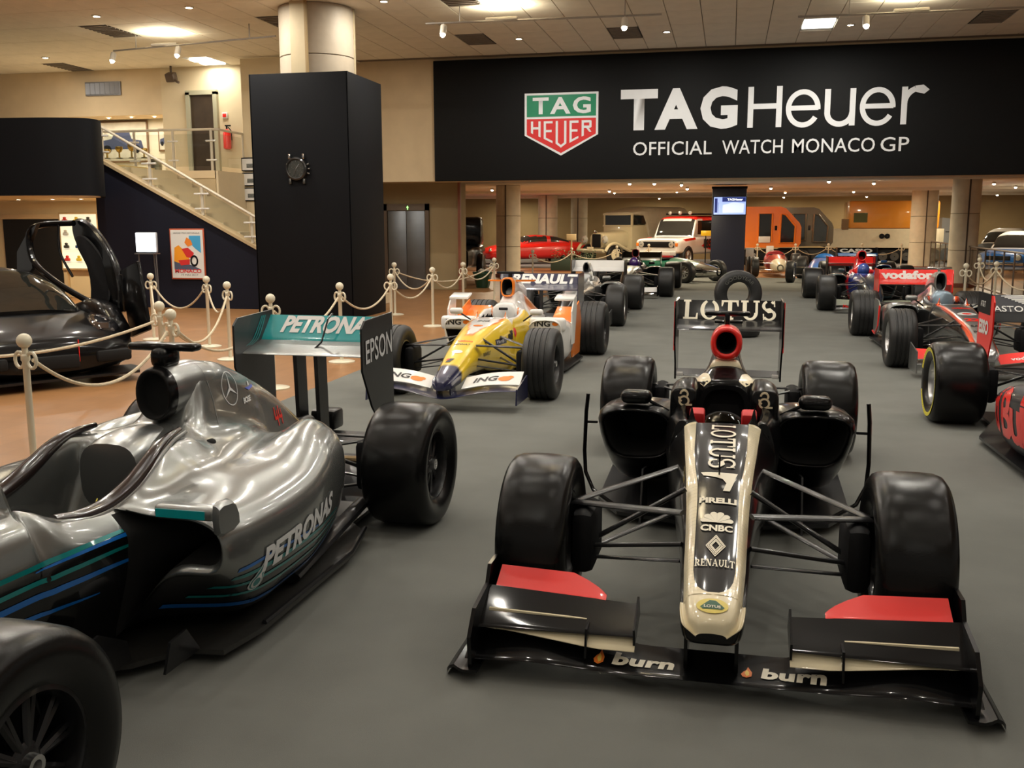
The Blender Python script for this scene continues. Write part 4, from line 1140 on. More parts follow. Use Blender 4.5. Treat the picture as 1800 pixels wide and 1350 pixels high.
# front wing
fwg = empty('front_wing', lo)
xs = np.linspace(-.86, .86, 41)
def mainp(x):
    a = abs(x); k = max(0, min(1, (a - .25) / .12)); w = math.exp(-((a - .62) / .16) ** 2)
    return (-.70 + .02 * k - .02 * w, .075 - .01 * k + .02 * w, -.50 + .0 * k, .098 + .035 * k + .03 * w)
v, f = foil(xs, mainp, .016); mk('main_plane', v, f, M_BLACK, fwg)
for s in (-1, 1):
    xs = np.linspace(.26, .825, 10) * s
    v, f = foil(xs, lambda x: (-.648 + .10 * max(0, abs(x) - .40), .134 + .08 * max(0, abs(x) - .40), -.605, .170 - .02 * max(0, abs(x) - .5)), .01); mk('cream_flap', v, f, M_CREAM, fwg)
    v, f = foil(xs, lambda x: (-.625, .178 - .02 * (abs(x) - .25), -.455, .232 + .055 * (abs(x) - .25)), .012); uf = mk('upper_flap', v, f, M_BLACK, fwg)
    xs2 = np.array([.385, .40, .42, .46, .52, .62, .72, .80]) * s
    rise = lambda x: min(1, max(.05, (abs(x) - .38) / .14)) ** .55
    v, f = foil(xs2, lambda x: (-.458, .232 + .04 * (abs(x) - .25), -.458 + .10 * rise(x) + .01, .232 + .04 * (abs(x) - .25) + .052 * rise(x)), .008); mk('red_flap', v, f, M_RED, fwg, label='bright red upper flap')
    MB().box((s * .62, -.555, .205), (.36, .010, .010), ry=-s * .03).build('slot_gurney', M_CREAM, fwg)
    plate([(-.72, .04), (-.735, .17), (-.66, .25), (-.47, .275), (-.43, .335), (-.32, .335), (-.28, .04)], s * .83, .014).build('endplate', M_BLACK, fwg)
    plate([(-.64, .155), (-.65, .215), (-.50, .28), (-.46, .20)], s * .262, .008).build('inner_fence', M_BLACK, fwg)
    plate([(-.66, .10), (-.64, .20), (-.50, .20), (-.50, .10)], s * .43, .008).build('strake', M_BLACK, fwg)
    v, f = loft([[(s * x, y, z), (s * x, y + .0, z - .012), (s * x, y + .40, z - .012), (s * x, y + .40, z)] for x, y, z in ((.80, -.74, .055), (.85, -.74, .052), (.89, -.72, .06), (.92, -.70, .035), (.925, -.69, .02))], 2, 1, True, True, True)
    mk('footplate', v, f, M_BLACK, fwg)
    plate([(-.64, .09), (-.66, .25), (-.46, .27), (-.46, .11)], s * .085, .012).build('pylon', M_BLACK, fwg)
# lettering on the main plane
MP = bvh_of([c for c in fwg.children if c.name.startswith('main_plane')][0])
def burn(cx):
    decal('lettering', fwg, *fit(text2d('burn', .045, .12, 1.05), .215, .082), (cx + .03, -.62, .4), (1, 0, -.0), (0, .85, .5), mat('cream_print', (.82, .76, .6), .4), MP, (0, 0, -1), L=.03)
    g = G2().poly([(0, -.5), (.28, -.35), (.32, 0), (.1, .5), (0, .2), (-.15, .05), (-.3, -.2), (-.22, -.42)])
    decal('flame_mark', fwg, *g.vf, (cx - .125, -.62, .4), (.06, 0, 0), (0, .07, .04), mat('flame_print', (.85, .2, .02), .4), MP, (0, 0, -1), L=.03)
    g = G2().poly([(0, -.4), (.15, -.3), (.15, 0), (.03, .2), (-.1, -.1)])
    decal('flame_core', fwg, *g.vf, (cx - .125, -.62, .4), (.06, 0, 0), (0, .07, .04), mat('flame_core_print', (.9, .6, .1), .4), MP, (0, 0, -1), off=.004, L=.03)
burn(-.26); burn(.245)
# nose livery laid on the surface: cream side bands, cream tip, logos
def band_patch(name, ys, xa, xb, m, bvh, parent, off=.002, nx=6):
    A = G2(); v = []; rows = []
    for y in ys:
        a, b = xa(y), xb(y); rows.append([(a + (b - a) * j / nx, y) for j in range(nx + 1)])
    for r0, r1 in zip(rows[:-1], rows[1:]): A.strip(r0, r1)
    return decal(name, parent, *A.vf, (0, 0, 1.2), (1, 0, 0), (0, 1, 0), m, bvh, (0, 0, -1), off=off, L=9)
ew = lambda y: float(np.interp(y, [-.73, -.70, -.64, -.5, -.38, -.15, 0, .2, .45, .7, .93], [.045, .082, .095, .102, .108, .115, .121, .134, .152, .168, .183]))
iw = lambda y: float(np.interp(y, [-.60, -.585, -.56, -.52, -.45, -.3, -.15, 0, .1, .25, .45, .7, .93], [.0, .035, .055, .066, .073, .076, .078, .08, .084, .10, .113, .118, .125]))
for s in (-1, 1):
    band_patch('cream_band', np.linspace(-.605, .905, 70), lambda y: s * iw(y), lambda y: s * ew(y), M_CREAM, LB, lo)
up = lambda name, vf, cx, cy, w, h, m, rot=0, off=.0035: decal(name, lo, *vf, (cx, cy, 1.2), (w * math.cos(rot), w * math.sin(rot), 0), (-h * math.sin(rot), h * math.cos(rot), 0), m, LB, (0, 0, -1), off=off, L=.15 if h < .5 else .03)
CP = mat('cream_print', (.82, .76, .6), .4)
vf = fit(serif('LOTUS', .17, .10, .08), 1, 1); up('lettering', vf, .008, .535, .60, .115, CP, -PI / 2)
vf = fit(serif('RENAULT', .2, .1, .1), 1, 1); up('lettering', vf, 0, -.40, .14, .05, CP)
g = G2()
for k in range(4):
    r, q = .5 - k * .085, .5 - k * .085 - .055
    for sx in (-1, 1):
        for sy in (-1, 1):
            g.poly([(0, sy * r), (sx * r * .8, 0), (sx * q * .8, 0), (0, sy * q)])
up('diamond_mark', g.vf, 0, -.285, .092, .14, CP)
vf = fit(text2d('CNBC', .04, 0, 1.0, 1.5), 1, 1); up('lettering', vf, 0, -.172, .12, .04, CP)
g = G2()
for k in range(6):
    a = PI * (k + .5) / 6
    g.poly([(0, 0)] + [(.5 * math.cos(a) * 1.0 + .14 * math.cos(t), .62 * math.sin(a) + .16 * math.sin(t)) for t in np.linspace(a - 1.4, a + 1.4, 7)])
up('peacock_mark', g.vf, 0, -.137, .10, .085, CP)
vf = fit(text2d('PIRELLI', .05, 0, 1.0, 1.6), 1, 1); up('lettering', vf, 0, .0, .145, .035, CP)
g = G2().poly([(-.5, .5), (.5, .5), (.46, .32), (.42, .05), (.30, -.5), (.12, -.5), (.2, -.1), (.1, .12), (-.1, .22), (-.42, .3)])
up('race_number', g.vf, .0, .13, .15, .13, CP)
g = G2().disc(0, 0, .5, .5, 28); up('badge_rim', g.vf, 0, -.665, .105, .066, mat('badge_yellow', (.75, .6, .12), .4))
g = G2().poly([(-.38, -.12), (-.3, -.26), (.3, -.26), (.38, -.12), (.1, .34), (-.1, .34)]); up('badge_shield', g.vf, 0, -.665, .105, .066, mat('badge_green', (.01, .09, .04), .4), off=.0045)
vf = fit(text2d('LOTUS', .03), 1, 1); up('lettering', vf, 0, -.672, .055, .012, CP, off=.0055)
for s in (-1, 1):
    g = G2().poly([(s * .075, 1.60), (s * .15, 1.56), (s * .165, 1.66), (s * .12, 1.72), (s * .09, 1.68)])
    decal('cream_flash', lo, *g.vf, (0, 0, 1.2), (1, 0, 0), (0, 1, 0), M_CREAM, bvh_of(lob, *[c for c in lo.children if c.name.startswith(('roll_hoop', 'cockpit_side'))]), (0, 0, -1), off=.003, L=.03)
# pitot mast in front of the screen
MB().cyl((.0, .18, .56), (.0, .17, .66), .004, 6).build('antenna', M_CARBON, lo)
# rear wing
rwg, fo = rear_wing(lo, 3.42, 1.03, .375, dict(zl=.45, chord=.30, fh=.145, pyl=(0,)))
RB = bvh_of(fo)
decal('lettering', rwg, *fit(serif('LOTUS', .2, .1, .12), .68, .142), (0, 3.3, .957), (1, 0, 0), (0, .15, 1), CP, RB, (0, 1, 0), L=.06)
for s in (-1, 1):
    MB().box((s * .388, 3.36, .86), (.006, .02, .36)).build('endplate_edge', M_RED, rwg)
    MB().rbox((s * .34, 3.40, .50), (.045, .02, .03), .004).build('tail_lamp', M_WHITE, rwg)
MB().rbox((0, 3.36, .90), (.2, .10, .02), .008).build('drag_actuator', M_BLACK, rwg)

# ------------------------------------------------------------------ silver car on the left
me_ = thing('racing_car', 'silver racing car with teal and blue lines and a teal rear wing', 'racing car', (-2.45, 1.87, 0), -.03)
MW = 3.03
for s in (-1, 1):
    wheel(me_, s * .76, 0, .30, s, nut=M_ALLOY); wheel(me_, s * .725, MW, .355, s)
def ch(y, zt, wt, wm, zm, wb, zb):
    return [(x, z, y) for x, z in [(0, zt), (wt * .5, zt), (wt * .85, zt - .006), (wt, zt - .02), (wt + (wm - wt) * .6, zt - .06), (wm, zm + .08), (wm, zm + .03), (wm, zm), (wm * .98, zm - .06), (wb * 1.1, zb + .05), (wb * .9, zb), (0, zb)]]
def ck(y, zf, xr, zr, xo, pod=None, py=None):
    top = [(0, zf), (xr * .75, zf + .01), (xr * .95, zf + .1), (xr, zr - .012), (xr + .04, zr)]
    low = pod or [(xr + .085, zr - .045), (xo, .5), (xo, .44), (xo - .01, .36), (xo * .8, .15)]
    out = [(x, z, y) for x, z in top] + [(x, z, py if py is not None else y) for x, z in low] + [(xo * .7, .1, y), (0, .1, y)]
    return out
def sec(y, top, low):
    return [(x, z, y) for x, z in top] + [(x, z, y) for x, z in low] + [(min(.3, low[-1][0] * .8), .09, y), (0, .09, y)]
MS = [ch(-.98, .22, .03, .04, .19, .03, .16), ch(-.95, .26, .07, .09, .21, .07, .15), ch(-.85, .30, .10, .12, .23, .1, .16), ch(-.5, .41, .12, .145, .30, .12, .22), ch(0, .58, .15, .20, .42, .15, .25),
      ch(.35, .665, .19, .26, .46, .2, .2), ch(.62, .69, .225, .30, .46, .24, .14), ch(.72, .69, .235, .31, .45, .25, .12),
      ck(.75, .675, .17, .69, .32), ck(.80, .45, .195, .668, .325), ck(.9, .30, .215, .615, .335), ck(1.05, .26, .225, .59, .34), ck(1.12, .26, .227, .588, .345),
      ck(1.13, .26, .228, .59, .345, [(.40, .53), (.52, .51), (.57, .47), (.56, .42), (.44, .38)], 1.50),
      ck(1.145, .26, .229, .591, .345, [(.412, .552), (.59, .542), (.672, .49), (.652, .395), (.47, .36)], 1.19),
      ck(1.16, .26, .23, .592, .345, [(.405, .568), (.598, .557), (.688, .495), (.668, .375), (.46, .335)], 1.165),
      ck(1.175, .26, .23, .594, .345, [(.40, .58), (.605, .57), (.70, .50), (.682, .36), (.455, .315)], 1.185),
      ck(1.3, .27, .23, .632, .345, [(.38, .59), (.605, .58), (.722, .50), (.714, .315), (.56, .19)]),
      ck(1.42, .32, .225, .68, .345, [(.37, .61), (.60, .582), (.73, .50), (.724, .28), (.59, .12)]),
      ck(1.55, .55, .20, .735, .345, [(.36, .64), (.595, .585), (.735, .50), (.728, .27), (.59, .10)]),
      sec(1.60, [(0, .70), (.1, .70), (.16, .715), (.20, .735), (.25, .735)], [(.37, .64), (.59, .588), (.735, .50), (.728, .27), (.59, .10)]),
      sec(1.70, [(0, .735), (.08, .735), (.14, .735), (.19, .735), (.25, .725)], [(.36, .635), (.575, .592), (.732, .505), (.725, .27), (.59, .10)]),
      sec(1.86, [(0, .752), (.06, .752), (.10, .75), (.145, .735), (.22, .69)], [(.35, .62), (.56, .60), (.722, .515), (.715, .27), (.59, .10)]),
      sec(2.03, [(0, .97), (.055, .96), (.095, .92), (.122, .84), (.18, .69)], [(.32, .615), (.52, .632), (.695, .54), (.69, .28), (.57, .10)]),
      sec(2.2, [(0, .975), (.05, .965), (.088, .91), (.112, .81), (.165, .665)], [(.30, .61), (.48, .672), (.655, .572), (.66, .30), (.54, .10)]),
      sec(2.4, [(0, .915), (.045, .905), (.078, .85), (.10, .76), (.145, .63)], [(.27, .605), (.44, .682), (.60, .575), (.605, .32), (.49, .10)]),
      sec(2.52, [(0, .865), (.042, .855), (.07, .80), (.093, .71), (.135, .59)], [(.24, .58), (.405, .645), (.545, .535), (.55, .32), (.44, .10)]),
      sec(2.585, [(0, .835), (.04, .825), (.065, .77), (.088, .68), (.125, .56)], [(.20, .53), (.32, .56), (.43, .46), (.44, .30), (.36, .10)]),
      sec(2.62, [(0, .82), (.04, .81), (.064, .755), (.085, .66), (.12, .53)], [(.15, .47), (.19, .44), (.22, .38), (.22, .28), (.2, .10)]),
      sec(2.8, [(0, .73), (.035, .72), (.055, .67), (.075, .59), (.10, .49)], [(.12, .44), (.14, .40), (.15, .35), (.15, .26), (.14, .11)]),
      sec(3.0, [(0, .61), (.028, .60), (.045, .565), (.06, .51), (.078, .45)], [(.09, .41), (.10, .37), (.11, .33), (.11, .26), (.10, .13)]),
      sec(3.14, [(0, .52), (.02, .515), (.035, .49), (.045, .46), (.06, .42)], [(.07, .39), (.08, .36), (.08, .32), (.08, .26), (.07, .15)])]
rings = []
for r in MS:
    R = [(x, y, z) for x, z, y in r]; rings.append(R + [(-x, y, z) for x, y, z in R[::-1] if x > 1e-6])
v, f = loft(rings, 6, 5, True, True, True)
M_MERC = mat('silver_fade_paint', (.5, .5, .5), .27, .75, .7, .03, 3, vc=True)
def sst(a, b, x): t = max(0., min(1., (x - a) / (b - a))); return t * t * (3 - 2 * t)
def merc_paint(x, y, z):
    S = np.array((.25, .26, .252)); K = np.array((.016, .017, .018))
    if y < 1.13: zl = .50 + .06 * sst(.2, 1.1, y)
    else: zl = .36 - .08 * sst(1.2, 2.3, y)
    w = .05 if y < 1.13 else .10
    t = sst(zl - w, zl + .02, z)
    if y > 2.60: t *= sst(3.12, 3.06, y) if z > .5 else .05
    return tuple(K + (S - K) * t)
va = np.array(v); mi = []
for q in f:
    c = va[list(q)].mean(0); k = 0
    a = abs(c[0])
    idx = len(mi); row, colm = idx // 110, idx % 110
    cc = min(colm, 109 - colm)
    if idx < 110 * 6 * (len(MS) - 1):
        if 8.3 * 6 <= row < 17.4 * 6 and cc < 11: k = 1
        if 12.0 * 6 <= row < 14 * 6 and 22 <= cc <= 48: k = 2
    mi.append(k)
meb = mk('bodywork', v, f, [M_MERC, M_DARK, M_VOID], me_, 60, mi, paintf=merc_paint)
MBV = bvh_of(meb)
# intake: black lipped oval, then silver cowl behind
def ov(y, rx, rz, z): return sup(y, rx, z + rz, z - rz, 2.2, 28)
v, f = loft([ov(1.88, .045, .065, .875), ov(1.865, .066, .09, .875), ov(1.832, .072, .097, .875), ov(1.822, .078, .104, .876), ov(1.826, .086, .111, .877), ov(1.845, .092, .115, .878), ov(1.88, .096, .117, .880)], 3, 1, True, True, False)
mi = [1 if i < 9 * 28 else 0 for i in range(len(f))]; mi[-1] = 1
mk('air_intake', v, f, [M_BLACK, M_VOID], me_, 50, mi)
v, f = loft([ov(1.87, .0955, .1165, .880), ov(1.92, .100, .118, .882), ov(2.05, .102, .122, .878), ov(2.25, .094, .13, .835), ov(2.5, .075, .13, .745), ov(2.7, .05, .1, .68)], 5, 1, True, False, True)
cw = mk('engine_cowl', v, f, M_SILVER, me_, 60)
# camera tee on a black stalk
MB().rbox((0, 1.93, 1.075), (.33, .075, .034), .016, seg=3).build('camera_pod', M_BLACK, me_)
MB().rbox((0, 1.93, 1.03), (.085, .13, .09), .03, seg=3).build('camera_stalk', M_BLACK, me_)
# headrest: silver hollow, black side bolsters
v, f = loft([sup(1.50, .135, .735, .46, 3, 24), sup(1.56, .14, .752, .46, 3, 24), sup(1.68, .13, .765, .5, 3, 24), sup(1.78, .10, .76, .55, 3, 24)], 4, 1, True, True, True)
mk('headrest', v, f, M_SILVER, me_, 60)
for s in (-1, 1):
    P = [(s * .225, .90, .615), (s * .235, 1.02, .592), (s * .242, 1.15, .594), (s * .246, 1.28, .628), (s * .243, 1.38, .672), (s * .235, 1.48, .722), (s * .222, 1.58, .752), (s * .20, 1.70, .762)]
    MB().tube([tuple(p) for p in catmull(P, 5, False)], .03, 12, rs=[.012 + .022 * math.sin(PI * min(1, (i + 4) / 38)) for i in range(36)]).build('headrest_bolster', mat('bolster_black', (.02, .012, .011), .18, 0, .8), me_)
    MB().tube([(p[0] + s * .03, p[1], p[2] - .008) for p in catmull(P, 5, False)], .008, 8).build('cockpit_rim', M_SILVER, me_)
MB().lathe([(-.02, .12), (0, .135), (.02, .12)], 'y', (0, 1.02, .47), 24).box((0, 1.02, .47), (.24, .03, .08)).build('steering_wheel', M_DARK, me_)
MB().rbox((.06, 1.33, .50), (.05, .16, .02), .006, rx=.5).build('seat_belt', M_DARK, me_)
decal('belt_print', me_, *fit(text2d('SABELT', .02), .13, .028), (.06, 1.33, .513), (-.3, .85, .42), (-1, -.2, .1), mat('belt_yellow', (.75, .65, .05), .5), off=.003)
# small ducts behind the cockpit
for s in (-1, 1):
    MB().ball((s * .115, 1.735, .722), .032, 12, sc=(1, .9, .5)).build('cooling_duct', M_VOID, me_); MB().ball((s * .235, 1.87, .668), .034, 12, sc=(.5, 1.2, .6)).build('cooling_duct', M_VOID, me_)
# vane over the sidepod mouth
for s in (-1, 1):
    MB().rbox((s * .60, 1.12, .61), (.24, .07, .05), .018, seg=3).build('vane_bridge', M_SILVER, me_)
    MB().box((s * .59, 1.083, .609), (.19, .004, .03)).build('vane_stripe', M_TEAL, me_)
    v, f = loft([[(s * x, y, z) for y, z in ((1.09, z0), (1.09, z1), (1.15, z1 + .005), (1.20, z1 - .01), (1.22, z0), (1.15, z0 - .01))] for x, z0, z1 in ((.715, .545, .645), (.728, .54, .642), (.74, .55, .63))], 2, 2, True, True, True)
    mk('side_vane', v, f, M_SILVER, me_)
    plate([(.66, .08), (.72, .22), (.86, .24), (1.0, .16), (1.02, .08)], s * .40, .01).build('bargeboard', M_CARBON, me_)
    plate([(.98, .06), (1.02, .16), (1.12, .17), (1.2, .06)], s * .56, .01).build('bargeboard', M_CARBON, me_)
# floor
fl = [(0, .6), (.16, .6), (.28, .95), (.40, 1.02), (.52, 1.18), (.66, 1.20), (.70, 1.42), (.69, 2.3), (.62, 2.62), (.5, 2.75), (.48, 3.3), (0, 3.3)]
MB().prism(fl + [(-a, b) for a, b in fl[::-1] if a > 0], 'z', .045, .065).build('undertray', mat('carbon_floor', (.022, .021, .019), .4, 0, .2, .3, 60), me_)
for s in (-1, 1):
    MB().tube([(s * .69, 1.45, .07), (s * .685, 2.3, .07), (s * .61, 2.65, .075)], .012, 6).build('floor_edge', M_CARBON, me_)
    MB().cyl((s * .60, 1.85, .10), (s * .50, 2.9, .14), .045, 10, flat=.5).build('exhaust_fairing', M_CARBON, me_)
MB().rbox((0, 2.0, .04), (.3, 2.6, .02), .005).build('skid_plank', MATS['plank_brown'], me_)
MB().prism([(3.1, .06), (3.62, .06), (3.66, .2), (3.4, .2)], 'x', -.48, .48).build('diffuser', M_CARBON, me_)
v, f = loft([sup(2.7, .14, .44, .14, 3, 20), sup(3.0, .12, .43, .15, 3, 20), sup(3.3, .09, .42, .2, 3, 20), sup(3.5, .06, .40, .26, 3, 20)], 3, 1, True, True, True)
mk('gearbox', v, f, M_CARBON, me_)
MB().rbox((0, 3.55, .44), (.16, .14, .12), .02).build('crash_structure', M_CARBON, me_)
MB().cyl((0, 2.95, .47), (0, 3.3, .46), .05, 14, mi=0).build('tail_pipe', M_CARBON, me_)
suspension(me_, .76, .735, MW, crx=.12)
for s in (-1, 1):
    MB().cyl((s * .10, 3.0, .33), (s * .52, 3.03, .33), .022, 10).build('drive_shaft', mat('bronze_shaft', (.30, .22, .12), .3, .9), me_)
# livery lines and lettering, right flank and left flank
def side_dec(name, vf, y, z, w, h, m, s=1, slope=0., off=.003, x=1.2, L=.03):
    return decal(name, me_, *vf, (s * x, y, z), (0, s * w, slope * w), (0, -0 * slope * h, h), m, MBV, (-s, 0, 0), off=off, L=L)
def stripe(name, pts, m, s=1):
    g = G2(); C = catmull([(a, b, 0) for a, b, t in pts], 8, False); T = pchip(np.array([t for _, _, t in pts]), 8)
    g.strip([(p[0], p[1] + t / 2) for p, t in zip(C, T)], [(p[0], p[1] - t / 2) for p, t in zip(C, T)])
    return decal(name, me_, *g.vf, (s * 1.2, 0, 0), (0, 1, 0), (0, 0, 1), m, MBV, (-s, 0, 0), off=.003, L=.05)
TL = mat('teal_line_paint', (.0, .22, .22), .3, .2, 1.); BL = mat('blue_line_paint', (.0, .14, .52), .3, .2, 1.)
for s in (-1, 1):
    stripe('teal_line', [(.20, .46, .012), (.5, .515, .016), (.8, .525, .016), (1.115, .52, .010)], TL, s)
    stripe('blue_line', [(.70, .508, .004), (.85, .512, .010), (1.118, .506, .012)], BL, s)
    stripe('teal_line', [(.20, .41, .012), (.5, .462, .016), (.8, .472, .016), (1.118, .466, .012)], TL, s)
    stripe('blue_line', [(.20, .385, .012), (.5, .418, .022), (.8, .424, .020), (1.118, .412, .012)], BL, s)
    stripe('blue_line', [(.20, .335, .012), (.5, .362, .020), (.75, .358, .014), (.98, .338, .004)], BL, s)
    stripe('blue_line', [(1.24, .358, .014), (1.5, .362, .012), (1.9, .34, .006)], BL, s)
    stripe('teal_line', [(1.24, .325, .014), (1.5, .325, .016), (1.9, .318, .012), (2.2, .32, .006)], TL, s)
    stripe('teal_line', [(1.24, .285, .012), (1.5, .285, .012), (1.9, .28, .010), (2.25, .292, .006)], TL, s)
    stripe('teal_line', [(1.24, .24, .010), (1.5, .236, .012), (1.9, .24, .010), (2.25, .262, .006)], TL, s)
    stripe('blue_line', [(1.22, .20, .018), (1.45, .178, .018), (1.8, .182, .016), (2.1, .215, .012), (2.25, .26, .006)], BL, s)
    stripe('dark_flank', [(1.24, .26, .0), (1.3, .26, .0)], TL, s) if False else None
WP = mat('silver_print', (.75, .76, .76), .35, .2)
vf = fit(text2d('PETRONAS', .045, .2, 1.02), 1, 1)
side_dec('lettering', vf, 1.72, .372, .70, .095, WP, 1, 0.06, .004)
side_dec('lettering', vf, 1.72, .372, .70, .095, WP, -1, -.06, .004)
def drop(s):
    g = G2().poly([(.52 * math.cos(t), -.35 + .52 * math.sin(t)) for t in np.linspace(2.6, 6.5, 16)] + [(.55, .95)])
    side_dec('drop_mark', g.vf, 1.36, .30, .066, .066, WP, s, off=.004)
    g = G2().poly([(.44 * math.cos(t), -.35 + .44 * math.sin(t)) for t in np.linspace(2.6, 6.5, 16)] + [(.47, .78)])
    side_dec('drop_fill', g.vf, 1.36, .30, .066, .066, TL, s, off=.005)
    g = G2().poly([(.36 * math.cos(t), -.35 + .36 * math.sin(t)) for t in np.linspace(2.6, 6.5, 16)] + [(.2, .2)])
    side_dec('drop_light', g.vf, 1.36, .30, .066, .066, WP, s, off=.006)
    side_dec('drop_core', G2().disc(0, -.36, .25).vf, 1.36, .30, .066, .066, TL, s, off=.007)
drop(1); drop(-1)
CV = bvh_of(meb, cw)
def cov(name, vf, y, z, w, h, m, s=1, off=.003):
    return decal(name, me_, *vf, (s * 1.2, y, z), (0, s * w, 0), (0, 0, h), m, CV, (-s, 0, 0), off=off, L=.1)
for s in (-1, 1):
    g = G2().arc(0, 0, .5, .5, .47, .47, 0, 2 * PI, 40)
    for a in (90, 210, 330):
        a = math.radians(a); b = .06
        g.poly([(b * math.cos(a + 2), b * math.sin(a + 2)), (.48 * math.cos(a), .48 * math.sin(a)), (b * math.cos(a - 2), b * math.sin(a - 2))])
    cov('star_mark', g.vf, 2.28, .835, .16, .16, WP, s)
    cov('wave_mark', G2().poly([(-.5, .1), (-.1, -.2), (.5, -.1), (.45, .12), (.1, .06)]).vf, 2.50, .805, .11, .06, mat('violet_print', (.12, .16, .6), .4), s)
    cov('white_mark', G2().poly([(-.1, .0), (.2, .0), (.22, .3), (.12, .2), (.05, .4), (-.05, .2)]).vf, 2.50, .815, .08, .05, WP, s)
    cov('lettering', fit(text2d('BOSE', .05, .2), 1, 1), 2.44, .755, .10, .028, WP, s)
    vf = G2().poly([(-.5, .1), (-.44, .5), (-.34, .5), (-.40, .0), (-.2, .0), (-.17, .3), (-.08, .3), (-.11, 0), (-.04, 0), (-.06, -.16), (-.13, -.16), (-.16, -.5), (-.26, -.5), (-.23, -.16), (-.52, -.16)]).vf
    g = G2().put(vf, -.02, 0).put(vf, .5, 0)
    cov('race_number', g.vf, 2.80, .605, .11, .10, M_RED, s)
for pts in ([(2.04, 1.02), (2.07, .96), (2.09, .85), (2.08, .76), (2.06, .70)],):
    for s in (-1, 1):
        g = G2(); C = catmull([(a, b, 0) for a, b in pts], 6, False)
        g.strip([(p[0], p[1]) for p in C], [(p[0] + .004, p[1]) for p in C])
        decal('panel_gap', me_, *g.vf, (s * 1.2, 0, 0), (0, 1, 0), (0, 0, 1), mat('seam_grey', (.16, .16, .16), .5), CV, (-s, 0, 0), off=.002, L=.1)
# rear wing
rw, fo = rear_wing(me_, 3.28, 1.06, .385, dict(zl=.32, chord=.34, fh=.135, ep='swept', main=M_SILVER, flap=M_TEAL, epm=mat('satin_black', (.012, .013, .014), .4, 0, .2, .1, 20), pyl=(-.075, .055)))
FB = bvh_of(fo)
decal('lettering', rw, *fit(text2d('PETRONAS', .045, .2, 1.0), .60, .095), (.02, 3.2, 1.005), (1, 0, 0), (0, .2, 1), M_WHITE, FB, (0, 1, 0), L=.08)
MB().tube([(.05, 3.56, 1.075), (.05, 3.50, 1.05), (.04, 3.42, .92), (.0, 3.34, .86)], .006, 6).build('flap_actuator', M_CARBON, rw)
for s in (-1, 1):
    o2 = decal('lettering', rw, *fit(text2d('EPSON', .012, 0, 1.02), .40, .135), (s * .4, 3.42, .905), (0, s * 1, s * .06), (0, 0, 1), WP, off=.0)
for k in range(3):
    for s in (-1,):
        g = G2(); C = catmull([(3.30 + .03 * k, .90, 0), (3.38 + .03 * k, .93, 0), (3.45 + .025 * k, 1.0, 0), (3.5 + .02 * k, 1.06, 0)], 6, False)
        g.strip([(p[0], p[1]) for p in C], [(p[0] + .012, p[1]) for p in C]); decal('teal_line', rw, *g.vf, (-.384, 0, 0), (0, 1, 0), (0, 0, 1), TL, off=.002)

